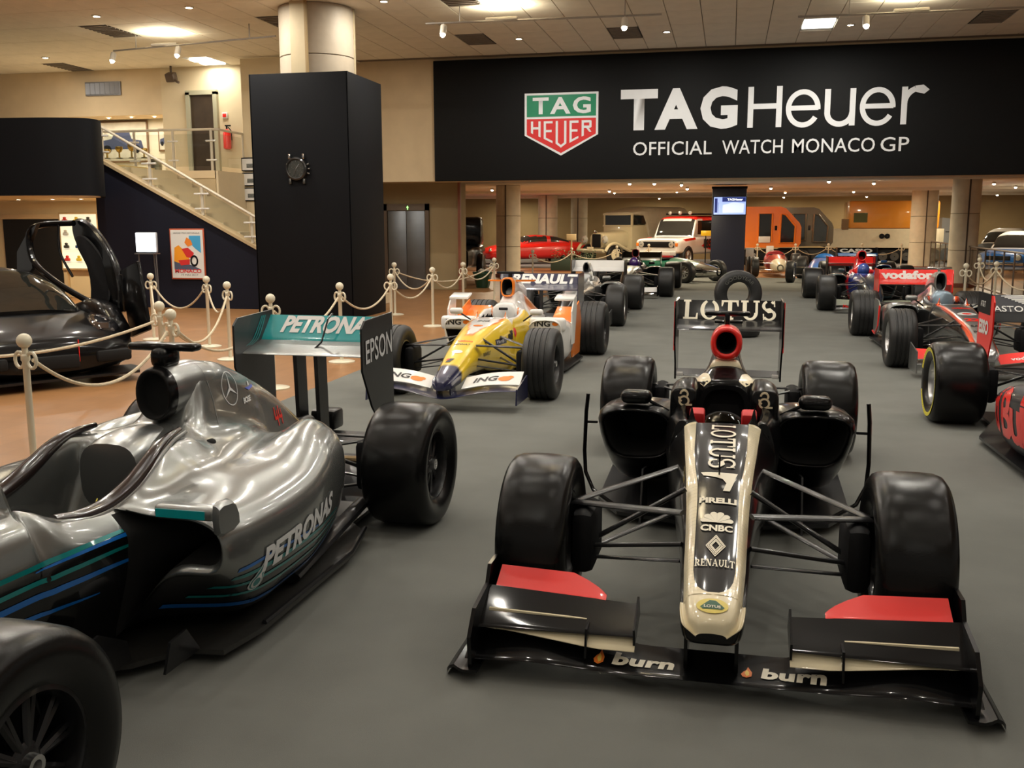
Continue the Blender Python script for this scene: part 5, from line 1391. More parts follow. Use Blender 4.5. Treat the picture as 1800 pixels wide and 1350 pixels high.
# ------------------------------------------------------------------ other single-seaters share one builder
def single_seater(name, label, pos, hd=0., S=None):
    S = S or {}
    car = thing(name, label, 'racing car', (pos[0], pos[1], 0), hd)
    wb = S.get('wb', 3.1); ft, rt = S.get('ft', .725), S.get('rt', .70); fw, rwd = S.get('fw', .29), S.get('rw', .37); R = S.get('R', .33)
    for s in (-1, 1):
        wheel(car, s * ft, 0, fw, s, R, S.get('rubber', M_RUBBER_G), S.get('rim', M_RIM), S.get('groove', 0), S.get('band'), rr=.17)
        wheel(car, s * rt, wb, rwd, s, S.get('RR', R), S.get('rubber', M_RUBBER_G), S.get('rim', M_RIM), S.get('groove', 0), S.get('band'))
    N = S.get('nose', [(-.80, .30, .04, .06, .26, .04, .22), (-.75, .34, .07, .09, .28, .07, .22), (-.5, .42, .10, .125, .33, .10, .25), (-.15, .52, .12, .155, .40, .12, .27), (.3, .60, .145, .19, .42, .15, .22), (.75, .645, .17, .235, .45, .2, .15), (.9, .65, .18, .25, .45, .21, .13)])
    st = [tub(*n) for n in N]
    st += [cock(.925, .60, .16, .648, .255, .45, .21, .13), cock(.955, .38, .165, .645, .26, .45, .215, .125), cock(1.15, .32, .185, .64, .285, .46, .22, .12), cock(1.35, .34, .19, .665, .30, .46, .22, .11), cock(1.48, .45, .175, .695, .31, .46, .22, .1)]
    zt = S.get('top', .9); a = S.get('ay', 1.75)
    st += [(1.53, [(0, .70), (.08, .70), (.14, .70), (.17, .70), (.22, .68), (.26, .63), (.31, .46), (.22, .1), (0, .1)]),
           (a, [(0, zt - .11), (.055, zt - .115), (.09, zt - .14), (.12, zt - .2), (.17, .66), (.24, .60), (.30, .45), (.22, .1), (0, .1)]),
           (a + .25, [(0, zt + .02), (.04, zt + .01), (.07, zt - .04), (.10, zt - .14), (.15, .64), (.22, .55), (.28, .42), (.22, .1), (0, .1)]),
           (2.45, [(0, zt - .12), (.035, zt - .13), (.055, zt - .17), (.08, zt - .26), (.12, .56), (.17, .48), (.22, .38), (.2, .1), (0, .1)]),
           (2.95, [(0, .62), (.03, .61), (.05, .58), (.08, .52), (.11, .46), (.14, .38), (.16, .28), (.15, .12), (0, .12)]),
           (wb + .25, [(0, .48), (.03, .475), (.05, .46), (.07, .43), (.09, .38), (.10, .32), (.10, .24), (.09, .15), (0, .15)])]
    v, f = loft(body_rings(st), 6, 4, True, True, True)
    va = np.array(v); mi = [1 if in_cock(va[list(q)].mean(0)) else 0 for q in f]
    bmat = S['body']
    b = mk('bodywork', v, f, [bmat, M_DARK], car, 50, mi, paintf=S.get('paintf'))
    rx, rz = S.get('ab', (.085, .10)); zc = zt + .03
    airbox(car, a, zc, rx, rz, S.get('ring', bmat if not S.get('paintf') else M_WHITE), bmat, square=S.get('sq', 2.4))
    v, f = loft([sup(a + .04, rx, zc + rz, zc - rz, S.get('sq', 2.4), 24), sup(a + .22, rx * .98, zc + rz * .95, zc - rz, 2.4, 24), sup(a + .5, rx * .75, zc + rz * .5, zc - rz * 1.2, 2.4, 24), sup(a + .85, rx * .45, zc - rz * .4, zc - rz * 2.5, 2.4, 24)], 4, 1, True, False, True)
    cowl = mk('engine_cowl', v, f, S.get('cowl', S.get('ring', M_WHITE)), car, 60)
    if S.get('tcam', True):
        MB().rbox((0, a + .16, zc + rz + .045), (.30, .08, .026), .012).build('camera_pod', S.get('cam', M_BLACK), car); MB().rbox((0, a + .16, zc + rz + .02), (.03, .07, .06), .01).build('camera_stalk', S.get('cam', M_BLACK), car)
    v, f = loft([sup(1.47, .12, .74, .5, 2.6, 20), sup(1.5, .135, .765, .5, 2.6, 20), sup(1.62, .125, .77, .5, 2.6, 20), sup(1.72, .1, .76, .55, 2.6, 20)], 3, 1, True, True, True)
    mk('headrest', v, f, S.get('head', M_DARK), car, 60)
    if S.get('helmet'):
        MB().ball((0, 1.33, .70), .13, 18, sc=(.9, 1.05, 1)).build('driver_helmet', S['helmet'], car)
    ps = S.get('pod', [(1.40, .27, .68, .60, .15, .10, .04), (1.50, .26, .71, .62, .11, .09, .02), (1.8, .22, .72, .58, .09, .06), (2.15, .15, .68, .50, .09, .05), (2.5, .08, .55, .42, .09, .03), (2.9, .04, .36, .34, .1, .02), (3.1, .02, .22, .28, .12, 0)])
    pods = []
    for s in (-1, 1):
        v, f, mi = pod(s, ps); pods.append(mk('sidepod', v, f, [S.get('podm', M_WHITE), M_VOID], car, 50, mi))
        MB().rbox((s * .43, 1.12, .70), (.14, .08, .065), .028, seg=3).build('mirror', S.get('mirror', S.get('podm', M_WHITE)), car)
        MB().cyl((s * .38, 1.13, .67), (s * .28, 1.17, .60), .009, 6).build('mirror_stalk', M_CARBON, car)
    fl = [(0, .85), (.16, .85), (.22, 1.15), (.55, 1.25), (.68, 1.5), (.7, 2.5), (.5, wb - .3), (.48, wb + .2), (0, wb + .2)]
    MB().prism(fl + [(-a_, b_) for a_, b_ in fl[::-1] if a_ > 0], 'z', .045, .065).build('undertray', M_CARBON, car)
    suspension(car, ft, rt, wb, fw=fw, rw=rwd)
    # front wing
    g = empty('front_wing', car)
    fy, fz, hw = S.get('fwy', -.80), S.get('fwz', .10), S.get('fhw', .70)
    vd = S.get('vdip', .0)
    xs = np.linspace(-hw, hw, 31)
    mp = lambda x: (fy + .10 * abs(x) / hw, fz + vd * (1 - math.exp(-(x / .28) ** 2)), fy + .24, fz + .03 + vd * (1 - math.exp(-(x / .28) ** 2)))
    v, f = foil(xs, mp, .016); mp_o = mk('main_plane', v, f, S.get('fwm', M_BLACK), g)
    fls = []
    for s in (-1, 1):
        xs = np.linspace(.14, hw - .01, 12) * s
        v, f = foil(xs, lambda x: (fy + .16, mp(x)[3] + .02, fy + .34, mp(x)[3] + .09 + .03 * abs(x)), .010); fls.append(mk('flap', v, f, S.get('fwf', M_WHITE), g))
        plate([(fy - .02, fz - .03), (fy + .0, fz + S.get('eph', .2) - .03 + vd * .5), (fy + .40, fz + S.get('eph', .2) + vd), (fy + .42, fz - .03)], s * hw, .012).build('endplate', S.get('fwe', S.get('fwm', M_BLACK)), g)
        plate([(fy + .1, fz + .02), (fy + .06, .30), (fy + .22, .32), (fy + .24, fz + .03)], s * .06, .012).build('pylon', S.get('fwm', M_BLACK), g)
    ry = S.get('rwy', wb + .22)
    rwg, fo = rear_wing(car, ry, S.get('rwz', .95), S.get('rhw', .48), S.get('rws', {}))
    return dict(car=car, body=b, pods=pods, fwing=g, flaps=fls, rwing=rwg, rflap=fo, main=mp_o, cowl=cowl)
def rw_text(d, txt, w, h, z, y0, m, bold=.04, shear=0., cx=0.):
    vf = text2d(txt, bold, shear) if isinstance(txt, str) else txt
    decal('lettering', d['rwing'], *fit(vf, w, h), (cx, y0 - .3, z), (1, 0, 0), (0, .15, 1), m, bvh_of(d['rflap']), (0, 1, 0), L=.1)
def pod_text(d, i, txt, x, z, w, h, m, y=1.0):
    vf = text2d(txt, .02) if isinstance(txt, str) else txt
    decal('lettering', d['car'], *fit(vf, w, h * 1.6), (x, 1.53, 1.0), (1, 0, 0), (0, 1, 0), m, bvh_of(d['pods'][i]), (0, 0, -1), L=.08)

PV = mat('livery_paint', (.8, .8, .8), .35, 0, 1., .02, 3, vc=True)
PVM = mat('metallic_livery_paint', (.5, .5, .5), .28, .8, 1., .02, 3, vc=True)
cY, cW, cO, cN = (.82, .56, .02), (.80, .79, .76), (.86, .22, .012), (.008, .010, .05)
def ren_paint(x, y, z):
    a = abs(x)
    if y < -.56: return cN
    if y < 1.60:
        edge = .035 + .10 * sst(.1, .7, y)
        if y > .12 and z > .55 and a < edge: return cW
        if y > .08 and z > .55 and a < edge + .018: return cO
        if y > .9 and z > .60: return cY if a > .22 else cW
        return cY
    if y < 2.2: return cW if z > .5 else cY
    return cO if z > .55 - .0 else cW
ren = single_seater('racing_car', 'yellow, white and orange racing car parked behind the silver one', (-2.36, 8.75), -.012, dict(
    body=PV, paintf=ren_paint, ring=M_ORANGE, cowl=M_WHITE, podm=M_WHITE, head=M_WHITE, cam=M_DARK, top=.89, ay=1.62, ab=(.075, .105), sq=3., wb=3.2,
    groove=4, rim=M_RIM, fwm=M_NAVY, fwf=M_WHITE, fwe=M_NAVY, eph=.10, vdip=.07, fhw=.67, fwz=.12, fwy=-.86, rim_=1, fw=.30,
    nose=[(-.86, .26, .03, .05, .23, .03, .19), (-.82, .30, .06, .085, .25, .06, .19), (-.6, .37, .085, .11, .29, .09, .20), (-.3, .47, .11, .14, .35, .11, .25), (.1, .57, .13, .18, .41, .14, .24), (.45, .63, .15, .215, .44, .18, .18), (.8, .66, .17, .25, .45, .2, .14), (.9, .66, .18, .255, .45, .21, .13)],
    rws=dict(main=M_NAVY, flap=M_NAVY, epm=M_NAVY, zl=.35, chord=.36, fh=.17), rwz=.97, rhw=.49))
rw_text(ren, 'RENAULT', .86, .12, .895, 3.42, M_WHITE, .05, .1)
BK = mat('black_print', (.015, .015, .015), .4)
RBV = bvh_of(ren['body'])
for s in (-1, 1):
    bo = MB().rbox((s * .49, 1.415, .545), (.40, .08, .15), .038, seg=3).build('sidepod_brow', M_WHITE, ren['car'])
    decal('lettering', ren['car'], *fit(text2d('ING', .03), .17, .06), (s * .49 - .05, 1.0, .555), (1, 0, 0), (0, 0, 1), BK, bvh_of(bo), (0, 1, 0), L=.1)
    decal('lion_mark', ren['car'], *G2().disc(0, 0, .5, .3, 10).disc(.3, .15, .3, .25, 8).vf, (s * .49 + .09, 1.0, .555), (.07, 0, 0), (0, 0, .07), M_ORANGE, bvh_of(bo), (0, 1, 0), L=.1)
    decal('lettering', ren['fwing'], *fit(text2d('ING', .03, .15), .22, .07), (s * .40 - .06, -.61, .9), (1, 0, 0), (0, 1, 0), BK, bvh_of(ren['flaps'][0 if s < 0 else 1]), (0, 0, -1), L=.05)
    decal('lion_mark', ren['fwing'], *G2().disc(0, 0, .5, .35, 10).disc(.4, .2, .25, .2, 8).vf, (s * .40 + .11, -.62, .9), (.12, 0, 0), (0, .1, 0), M_ORANGE, bvh_of(ren['flaps'][0 if s < 0 else 1]), (0, 0, -1), L=.05)
    # orange winglets and flicks ahead of the rear wheels, horn wings
    MB().rbox((s * .52, 2.28, .55), (.26, .5, .03), .012, rx=.35).build('winglet', M_ORANGE, ren['car'])
    plate([(2.0, .12), (1.95, .60), (2.45, .72), (2.6, .5), (2.5, .12)], s * .655, .014).build('flick_panel', M_ORANGE, ren['car'])
    plate([(1.72, .30), (1.70, .66), (1.84, .80), (2.02, .80), (1.98, .60), (1.86, .3)], s * .70, .014).build('chimney_fin', M_WHITE, ren['car'])
    MB().rbox((s * .60, 1.88, .80), (.22, .2, .03), .012, rx=.2).build('chimney_winglet', M_WHITE, ren['car'])
    MB().prism([(s * .05, 1.74), (s * .26, 1.80), (s * .26, 1.90), (s * .05, 1.86)], 'z', .975, .99).build('horn_wing', M_ORANGE, ren['car'])
sd = lambda nm, vf, y, z, w, h, m, s: decal(nm, ren['car'], *vf, (s * 1.0, y, z), (0, s * w, s * w * .0), (0, 0, h), m, RBV, (-s, 0, 0), L=.1)
for s in (-1, 1):
    sd('white_panel', G2().rect(-.5, -.5, .5, .5).vf, .45, .47, .30, .06, M_NAVY, s)
    sd('lettering', fit(text2d('Hanjin', .02), 1, 1), .45, .47, .24, .04, M_WHITE, s)
    sd('lettering', fit(text2d('elf', .05, .1), 1, 1), .74, .50, .17, .09, BK, s)
    sd('round_mark', G2().disc(0, 0, .5).vf, .90, .51, .09, .10, M_RED, s); sd('round_mark_core', G2().disc(-.1, 0, .25).vf, .90, .51, .09, .10, M_BLUE, s)
    sd('lettering', fit(text2d('RENAULT', .02), 1, 1), .05, .40, .2, .035, BK, s)
tp = lambda nm, vf, x, y, w, h, m: decal(nm, ren['car'], *vf, (x, y, 1.2), (w, 0, 0), (0, h, 0), m, RBV, (0, 0, -1), L=.2)
tp('lettering', fit(text2d('RENAULT', .03), 1, 1), 0, -.16, .15, .03, BK); tp('lettering', fit(text2d('Telefonica', .02), 1, 1), 0, -.08, .16, .04, M_RED)
tp('crest_mark', G2().disc(0, 0, .5).vf, -.0, -.33, .10, .07, M_WHITE); tp('maker_mark', G2().poly([(-.5, -.5), (.1, -.5), (.5, .5), (-.1, .5)]).vf, -.02, -.50, .07, .07, BK); tp('maker_mark_red', G2().poly([(-.5, -.1), (.0, -.1), (.3, .5), (-.2, .5)]).vf, -.035, -.49, .05, .05, M_RED)
tp('lettering', fit(text2d('ING', .02), 1, 1), 0, .62, .12, .07, BK); tp('lion_mark', G2().disc(0, 0, .5, .4, 12).vf, 0, .40, .10, .08, M_ORANGE)
MB().rbox((0, 1.44, .70), (.10, .02, .03), .008).build('headrest_mark', BK, ren['car'])

# silver and orange-red car, right row
cS, cR_, cD = (.42, .42, .43), (.85, .09, .012), (.05, .05, .052)
def mcl_paint(x, y, z):
    a = abs(x)
    e = .10 + .06 * sst(-.5, .9, y)
    if y < 1.6 and e - .012 < a < e + .022 and z > .3: return cR_
    if y < 1.6 and a > e: return cD
    return cS
mcl = single_seater('racing_car', 'chrome silver and red-orange racing car with red rear wing, right row', (2.63, 11.55), .0, dict(
    body=PVM, paintf=mcl_paint, ring=M_SILVER, cowl=M_SILVER, podm=M_SILVER, head=mat('blue_grey_pad', (.25, .33, .40), .3, .5, .5), cam=M_CHROME, groove=4, rim=M_ALLOY, top=.84, ay=1.66, ab=(.07, .12), sq=2.6, wb=3.2, fw=.30,
    fwm=M_SILVER, fwf=M_RED, fwe=M_SILVER, fwy=-.95, fhw=.70, vdip=.05, nose=[(-.98, .28, .03, .05, .25, .03, .21), (-.93, .32, .06, .085, .27, .06, .20), (-.6, .42, .09, .12, .33, .09, .22), (-.2, .53, .115, .155, .40, .12, .26), (.3, .61, .145, .19, .42, .15, .22), (.75, .65, .17, .235, .45, .2, .15), (.9, .65, .18, .25, .45, .21, .13)],
    rws=dict(main=M_RED, flap=M_RED, epm=M_RED, zl=.4, chord=.36, fh=.17), rwz=.93, rhw=.49))
rw_text(mcl, 'vodafone', .84, .12, .85, 3.42, M_WHITE, .05)
MV = bvh_of(mcl['body'])
mt = lambda nm, vf, x, y, w, h, m: decal(nm, mcl['car'], *vf, (x, y, 1.2), (w, 0, 0), (0, h, 0), m, MV, (0, 0, -1), L=.2)
mt('oval_mark', G2().disc(0, 0, .5).vf, 0, .18, .20, .15, M_WHITE); mt('oval_core', G2().disc(0, 0, .5).vf, .0, .18, .10, .08, M_RED)
mt('race_number', fit(text2d('22', .05), 1, 1), 0, -.08, .15, .12, M_RED); mt('lettering', fit(text2d('vodafone', .04), 1, 1), 0, .50, .2, .1, M_RED)
mt('lettering', fit(text2d('SAP', .03), 1, 1), 0, -.30, .12, .05, BK); mt('lettering', fit(text2d('BOSS', .03), 1, 1), 0, -.45, .12, .04, BK); mt('star_mark', G2().arc(0, 0, .5, .5, .4, .4, 0, 2 * PI, 20).vf, 0, -.74, .10, .10, M_CHROME)
for s in (-1, 1):
    decal('lettering', mcl['fwing'], *fit(text2d('vodafone', .03), .34, .06), (s * .42, -.72, .9), (1, 0, 0), (0, 1, 0), M_WHITE, bvh_of(mcl['flaps'][0 if s < 0 else 1]), (0, 0, -1), L=.05)
    plate([(1.66, .22), (1.62, .55), (1.78, .62), (2.1, .62), (2.1, .2), (1.9, .16)], s * .71, .014).build('flick_panel', M_SILVER, mcl['car'])
    MB().tube([(s * .72, 1.62, .56), (s * .722, 1.66, .3), (s * .722, 1.88, .17), (s * .722, 2.1, .19)], .012, 6).build('red_edge', M_RED, mcl['car'])

# dark red and black car entering on the right edge
rbm = mat('matt_midnight_paint', (.018, .018, .024), .45, .2, .25, .05)
rb = single_seater('racing_car', 'matt dark racing car with red rear wing endplates at the right edge', (2.53, 5.02), 0., dict(
    body=rbm, ring=rbm, cowl=rbm, podm=rbm, head=M_DARK, groove=0, rubber=M_RUBBER, rim=M_ALLOY, band=mat('yellow_tyre_print', (.6, .52, .03), .5), wb=3.33, fw=.30, rw=.40, rt=.715, top=.9,
    fwm=M_BLACK, fwf=rbm, fhw=.85, rws=dict(main=M_DARK, flap=rbm, epm=M_RED, zl=.32, chord=.36, fh=.15, ep='plain', pyl=(0,)), rwz=1.0, rhw=.40, rwy=3.62,
    pod=[(1.35, .27, .70, .58, .15, .08, .04), (1.45, .26, .735, .60, .10, .08, .02), (1.8, .22, .745, .57, .08, .06), (2.2, .15, .70, .50, .08, .05), (2.6, .08, .55, .42, .09, .03), (3.0, .04, .36, .34, .1, .02), (3.2, .02, .22, .28, .12, 0)]))
for s in (-1, 1):
    MB().box((s * .407, 3.84, .935), (.016, .42, .17)).build('endplate_cap', M_DARK, rb['rwing'])
    decal('lettering', rb['rwing'], *fit(text2d('ESSO', .05, 0, .95), .30, .12), (s * .415, 3.80, .74), (0, s, 0), (0, 0, 1), M_WHITE, off=.001)
    decal('front_lettering', rb['rwing'], *fit(text2d('AT&T', .02), .16, .05), (s * .416, 3.86, .93), (0, s, 0), (0, 0, 1), M_WHITE, off=.001)
    pv = bvh_of(rb['pods'][0 if s < 0 else 1])
    vf = fit(text2d('Red Bull', .03, 0, .85), 1.25, .34)
    decal('lettering', rb['car'], *vf, (s * 1.3, 2.02, .36), (0, s * 1, 0), (0, 0, 1), M_RED, pv, (-s, 0, 0), L=.05, label='big red lettering')
rw_text(rb, 'ASTON MARTIN', .66, .045, .885, 3.62, M_WHITE, .01)
g = G2()
for s in (-1, 1):
    for k in range(8): g.poly([(s * .04, .5 - k * .11), (s * (.5 - k * .045), .42 - k * .10), (s * (.5 - k * .045), .36 - k * .10), (s * .04, .43 - k * .11)])
rw_text(rb, g.vf, .56, .08, .965, 3.62, M_WHITE)

# silver and black car with white rear wing, left row
def west_paint(x, y, z): return (.55, .55, .54) if (z > .45 or y > 1.6) else (.02, .02, .022)
w1 = single_seater('racing_car', 'silver and black racing car with white rear wing, left row', (-2.43, 15.4), 0., dict(
    body=PVM, paintf=west_paint, ring=M_SILVER, cowl=M_SILVER, podm=M_SILVER, head=M_SILVER, groove=0, rim=M_ALLOY, top=.80, ay=1.66, ab=(.06, .11), sq=2., tcam=False, fw=.30,
    fwm=M_SILVER, fwf=M_BLACK, rws=dict(main=M_WHITE, flap=M_WHITE, epm=M_BLACK, zl=.4, chord=.38, fh=.17), rwz=.90, rhw=.5))
# black and dark red car further back, left row
w2 = single_seater('racing_car', 'black and dark red racing car behind the white rear wing', (-2.16, 21.8), .0, dict(
    body=M_BLACK, ring=M_DKRED, cowl=M_DKRED, podm=M_BLACK, head=mat('violet_pad', (.08, .03, .2), .4), top=.88, ay=1.64, tcam=False, fw=.34, rw=.42, ft=.84, rt=.82, helmet=mat('violet_helmet', (.06, .02, .16), .2, 0, 1.),
    fwm=M_BLACK, fwf=M_WHITE, rws=dict(main=M_BLACK, flap=M_BLACK, epm=M_BLACK, zl=.45), rwz=.88))
# red and blue car, right row
def rb2(x, y, z): return ((.02, .03, .05) if y < .45 else (.015, .03, .20)) if y < 1.2 else (.72, .012, .02)
r1 = single_seater('racing_car', 'old racing car with red engine cover and blue cockpit, right row', (2.6, 18.95), 0., dict(
    body=PV, paintf=rb2, ring=M_RED, cowl=M_RED, podm=paint('slate_green_paint', (.02, .05, .06)), head=M_RED, top=.93, ay=1.62, tcam=False, fw=.33, rw=.42, ft=.80, rt=.80,
    helmet=mat('visor_helmet', (.05, .10, .4), .15, 0, 1.), fwm=M_GREYP, fwf=mat('sage_flap', (.22, .24, .17), .5), fwe=M_GREYP, fwy=-.75, rws=dict(main=M_BLACK, flap=M_RED, epm=M_BLACK, zl=.4), rwz=.88))
decal('lettering', r1['fwing'], *fit(text2d('Marlboro', .02), .3, .05), (-.45, -.95, .16), (1, 0, 0), (0, 0, 1), M_RED, off=.0)
# blue car, right row
r2 = single_seater('racing_car', 'old blue racing car with dark lettered rear wing, right row', (3.2, 23.65), 0., dict(
    body=M_BLUE, ring=M_BLUE, cowl=M_BLUE, podm=M_BLUE, head=M_DARK, top=.82, tcam=False, fw=.34, rw=.45, ft=.74, wb=2.6, fwm=M_BLUE, fwf=M_WHITE,
    rws=dict(main=M_BLUE, flap=M_BLACK, epm=M_BLACK, zl=.4, fh=.17), rwz=.98, rwy=2.62))
rw_text(r2, 'CASIO', .8, .1, .90, 2.62, M_WHITE, .05)

# ================================================================== BARRIERS
M_POST = mat('cream_post_paint', (.72, .66, .50), .4, 0, .3, .05, 6)
M_ROPE = mat('cream_rope', (.62, .52, .36), .8, 0, 0, .15, 40, .3, 300)
def post_proto():
    t = thing('stanchion', 'x', 'stanchion')
    MB().lathe([(0, .155), (.012, .155), (.022, .12), (.03, .03), (.03, .02)], n=28).build('base', M_POST, t)
    MB().lathe([(.02, .021), (.76, .021), (.77, .028), (.80, .028), (.81, .018), (.845, .018), (.85, .022)], n=14).build('pole', M_POST, t)
    MB().ball((0, 0, .892), .047, 18).build('ball_finial', M_POST, t)
    for s in (-1, 1):
        P = [(s * .052 + .038 * math.cos(a), 0, .77 + .05 * math.sin(a)) for a in np.linspace(0, 2 * PI, 15)[:-1]]
        MB().tube(P, .011, 7, closed=True).build('chain_link', M_POST, t)
    return t
POSTS = {
    'a1': (-4.28, 5.25, 'nearest stanchion at the left picture edge beside the silver car'), 'a2': (-4.37, 7.05, 'cream stanchion just beyond the silver car air intake'),
    'a3': (-4.36, 8.8, 'cream stanchion left of the teal rear wing'), 'a4': (-4.42, 10.7, 'cream stanchion seen above the teal rear wing'), 'a5': (-4.5, 12.7, 'cream stanchion at the right corner of the black pillar'),
    'a6': (-4.55, 14.8, 'cream stanchion left of the yellow car'), 'a7': (-4.62, 16.9, 'cream stanchion in front of the lift wall corner'), 'a8': (-4.6, 19.2, 'cream stanchion behind the yellow car intake'),
    'b0': (-5.6, 5.3, 'stanchion beyond the left picture edge holding the upper rope'), 'b1': (-4.91, 7.75, 'cream stanchion close behind its twin near the black sports car'), 'b2': (-5.82, 10.63, 'cream stanchion in front of the race poster corner'),
    'b3': (-6.71, 11.72, 'cream stanchion below the race poster'), 'b4': (-7.9, 12.3, 'cream stanchion under the glowing white screen'), 'b5': (-5.81, 16.6, 'cream stanchion in front of the lift doors'),
    'c1': (3.86, 17.5, 'cream stanchion behind the chrome silver car'), 'c2': (4.85, 20.9, 'cream stanchion right of the stone column base'), 'c3': (4.62, 18.7, 'cream stanchion in front of the blue saloon'), 'c4': (4.75, 16.2, 'cream stanchion at the right picture edge'),
    'd1': (-5.0, 25.2, 'far cream stanchion under the seam of the round column'), 'd2': (-4.4, 27.9, 'far cream stanchion in front of the red sports car'), 'd3': (-3.4, 30.6, 'far cream stanchion left of the beige truck'), 'd4': (-2.6, 33., 'far cream stanchion in front of the beige truck wheel'),
    'd5': (.95, 34.2, 'far cream stanchion right of the tall dark screen'), 'd6': (2.2, 34.4, 'far cream stanchion below the orange snow cab'), 'd7': (3.3, 34.8, 'far cream stanchion beside the dark cab copy'), 'd8': (4.4, 35., 'far cream stanchion before the white hull'), 'd9': (5.6, 34.6, 'far cream stanchion below the orange truck body')}
pp = post_proto(); first = True
for k, (x, y, lb) in POSTS.items():
    o = pp if first else copy_tree(pp); first = False
    o.location = (x, y, .004 if x > -3.96 and y < 30 else -.006 + .0); o.location.z = .005 if (-3.96 < x < 4.3 and y < 30) else -.006
    tag(o, lb, 'stanchion', 'rope barrier stanchions'); o.rotation_euler.z = RND.uniform(-.5, .5)
ROPES = [('a1', 'a2', .30, 'sagging rope in front of the black sports car nose'), ('b0', 'b1', .14, 'tighter upper rope across the black sports car'), ('b1', 'b4', .2, 'rope running back beside the black sports car'), ('a2', 'a3', .28, 'rope hidden partly by the silver car engine cover'),
         ('a2', 'b2', .3, 'rope leading from the twin stanchions towards the poster'), ('b2', 'b3', .26, 'short rope below the poster'), ('b3', 'b4', .3, 'rope under the poster towards the glowing screen'), ('a3', 'a4', .25, 'rope left of the teal rear wing'), ('a4', 'a5', .22, 'rope in front of the black pillar foot'),
         ('a5', 'a6', .24, 'rope left of the yellow car'), ('a6', 'a7', .22, 'rope behind the yellow car mirror'), ('b5', 'a6', .24, 'rope in front of the lift doors'), ('b5', 'a8', .24, 'farther rope crossing before the lift wall'), ('a7', 'a8', .2, 'rope behind the yellow car intake'),
         ('c4', 'c3', .25, 'rope at the right picture edge'), ('c3', 'c2', .22, 'rope before the blue saloon'), ('c1', 'c3', .2, 'rope behind the chrome silver car'), ('d1', 'd2', .2, 'far rope below the round column'), ('d2', 'd3', .2, 'far rope before the red sports car'), ('d3', 'd4', .2, 'far rope before the beige truck'),
         ('d5', 'd6', .25, 'far rope below the orange snow cab'), ('d6', 'd7', .2, 'far rope below the dark cab copy'), ('d7', 'd8', .2, 'far rope before the white hull'), ('d8', 'd9', .2, 'far rope below the orange truck')]
for a, b, sag, lb in ROPES:
    p, q = Vector((*POSTS[a][:2], .755)), Vector((*POSTS[b][:2], .755)); d = (q - p).normalized()
    p += d * .07; q -= d * .07; n = 22; P = []
    for i in range(n + 1):
        t = i / n; r = p.lerp(q, t); r.z -= sag * 4 * t * (1 - t) * .9 + .012 * math.sin(PI * t); P.append(r)
    o = MB().tube(P, .0125, 7).build('barrier_rope', M_ROPE)
    tag(o, 'cream ' + lb, 'rope', 'barrier ropes')

# ------------------------------------------------------------------ spare tyres behind the black and cream car
def loose_tyre(name, label, loc, rot):
    o = thing(name, label, 'tyre', loc); o.rotation_euler = rot
    h, R = .14, .33
    pr = [(-.78, .50), (-.95, .58), (-1.0, .75), (-.96, .88), (-.84, .96), (-.6, .99), (0, 1.), (.6, .99), (.84, .96), (.96, .88), (1.0, .75), (.95, .58), (.78, .50), (.6, .52), (-.6, .52), (-.78, .50)]
    MB().lathe([(a * h, b * R) for a, b in pr], 'y', n=56).build('tyre_carcass', M_RUBBER_G, o, 50)
    for i in range(2):
        g = text2d(('GOODYEAR', 'EAGLE')[i], .0)
        v, f = fit(g, 1.0, .05); w = (1.9, 1.2)[i]
        v2 = []
        for x, y in v:
            a = PI / 2 * (1 if i == 0 else -1) - x * w * (1 if i == 0 else -1); r = .235 + y * (1 if i == 0 else -1)
            v2.append((r * math.cos(a), r * math.sin(a)))
        decal('lettering', o, v2, f, (0, -h * 1.0, 0), (1, 0, 0), (0, 0, 1), mat('faded_tyre_print', (.10, .10, .09), .6), off=.003)
    return o
loose_tyre('spare_tyre', 'worn slick tyre standing upright behind the black rear wing', (.15, 14.3, .285 + .33), (0, 0, .12))
loose_tyre('spare_tyre', 'worn tyre lying flat under the upright one', (.15, 14.32, .145), (PI / 2, 0, 0))

# ------------------------------------------------------------------ tall dark screen pillar
t = thing('screen_pillar', 'tall dark navy pillar with a lit flat screen near its top', 'pillar', (-.03, 30.5, 0))
NV = mat('navy_cladding', (.012, .013, .03), .5, noise=.1, nscale=20)
MB().rbox((0, 0, 1.34), (1.0, .5, 2.68), .01).build('pillar_body', NV, t); MB().box((0, 0, 2.66), (1.04, .54, .06)).build('top_cap', M_CLAD, t)
MB().rbox((.02, -.265, 2.12), (.98, .04, .56), .01).build('screen_housing', M_DARK, t)
MB().box((.02, -.287, 2.12), (.93, .006, .51)).build('screen', mat('blue_screen', (.5, .6, .9), emit=(.30, .46, 1.0), estr=.8), t)
decal('screen_header', t, *G2().rect(-.22, .12, .46, .25).vf, (.02, -.291, 2.12), (1, 0, 0), (0, 0, 1), mat('screen_navy', (.01, .02, .1), emit=(.02, .04, .25), estr=.6), off=.001)
decal('lettering', t, *fit(text2d('TAGHeuer', .03), .45, .07), (.17, -.291, 2.305), (1, 0, 0), (0, 0, 1), mat('screen_white', (1, 1, 1), emit=(.9, .95, 1), estr=1.2), off=.003)
decal('screen_list', t, *G2().rect(-.44, -.2, -.36, .22).rect(-.34, -.22, -.33, .1).vf, (.02, -.291, 2.12), (1, 0, 0), (0, 0, 1), MATS['screen_navy'], off=.001)
decal('screen_white_area', t, *G2().poly([(-.2, -.2), (.4, -.2), (.42, .06), (.1, .1), (-.2, .02)]).vf, (.02, -.291, 2.12), (1, 0, 0), (0, 0, 1), mat('screen_pale', (.8, .9, 1), emit=(.6, .75, 1), estr=.8), off=.001)

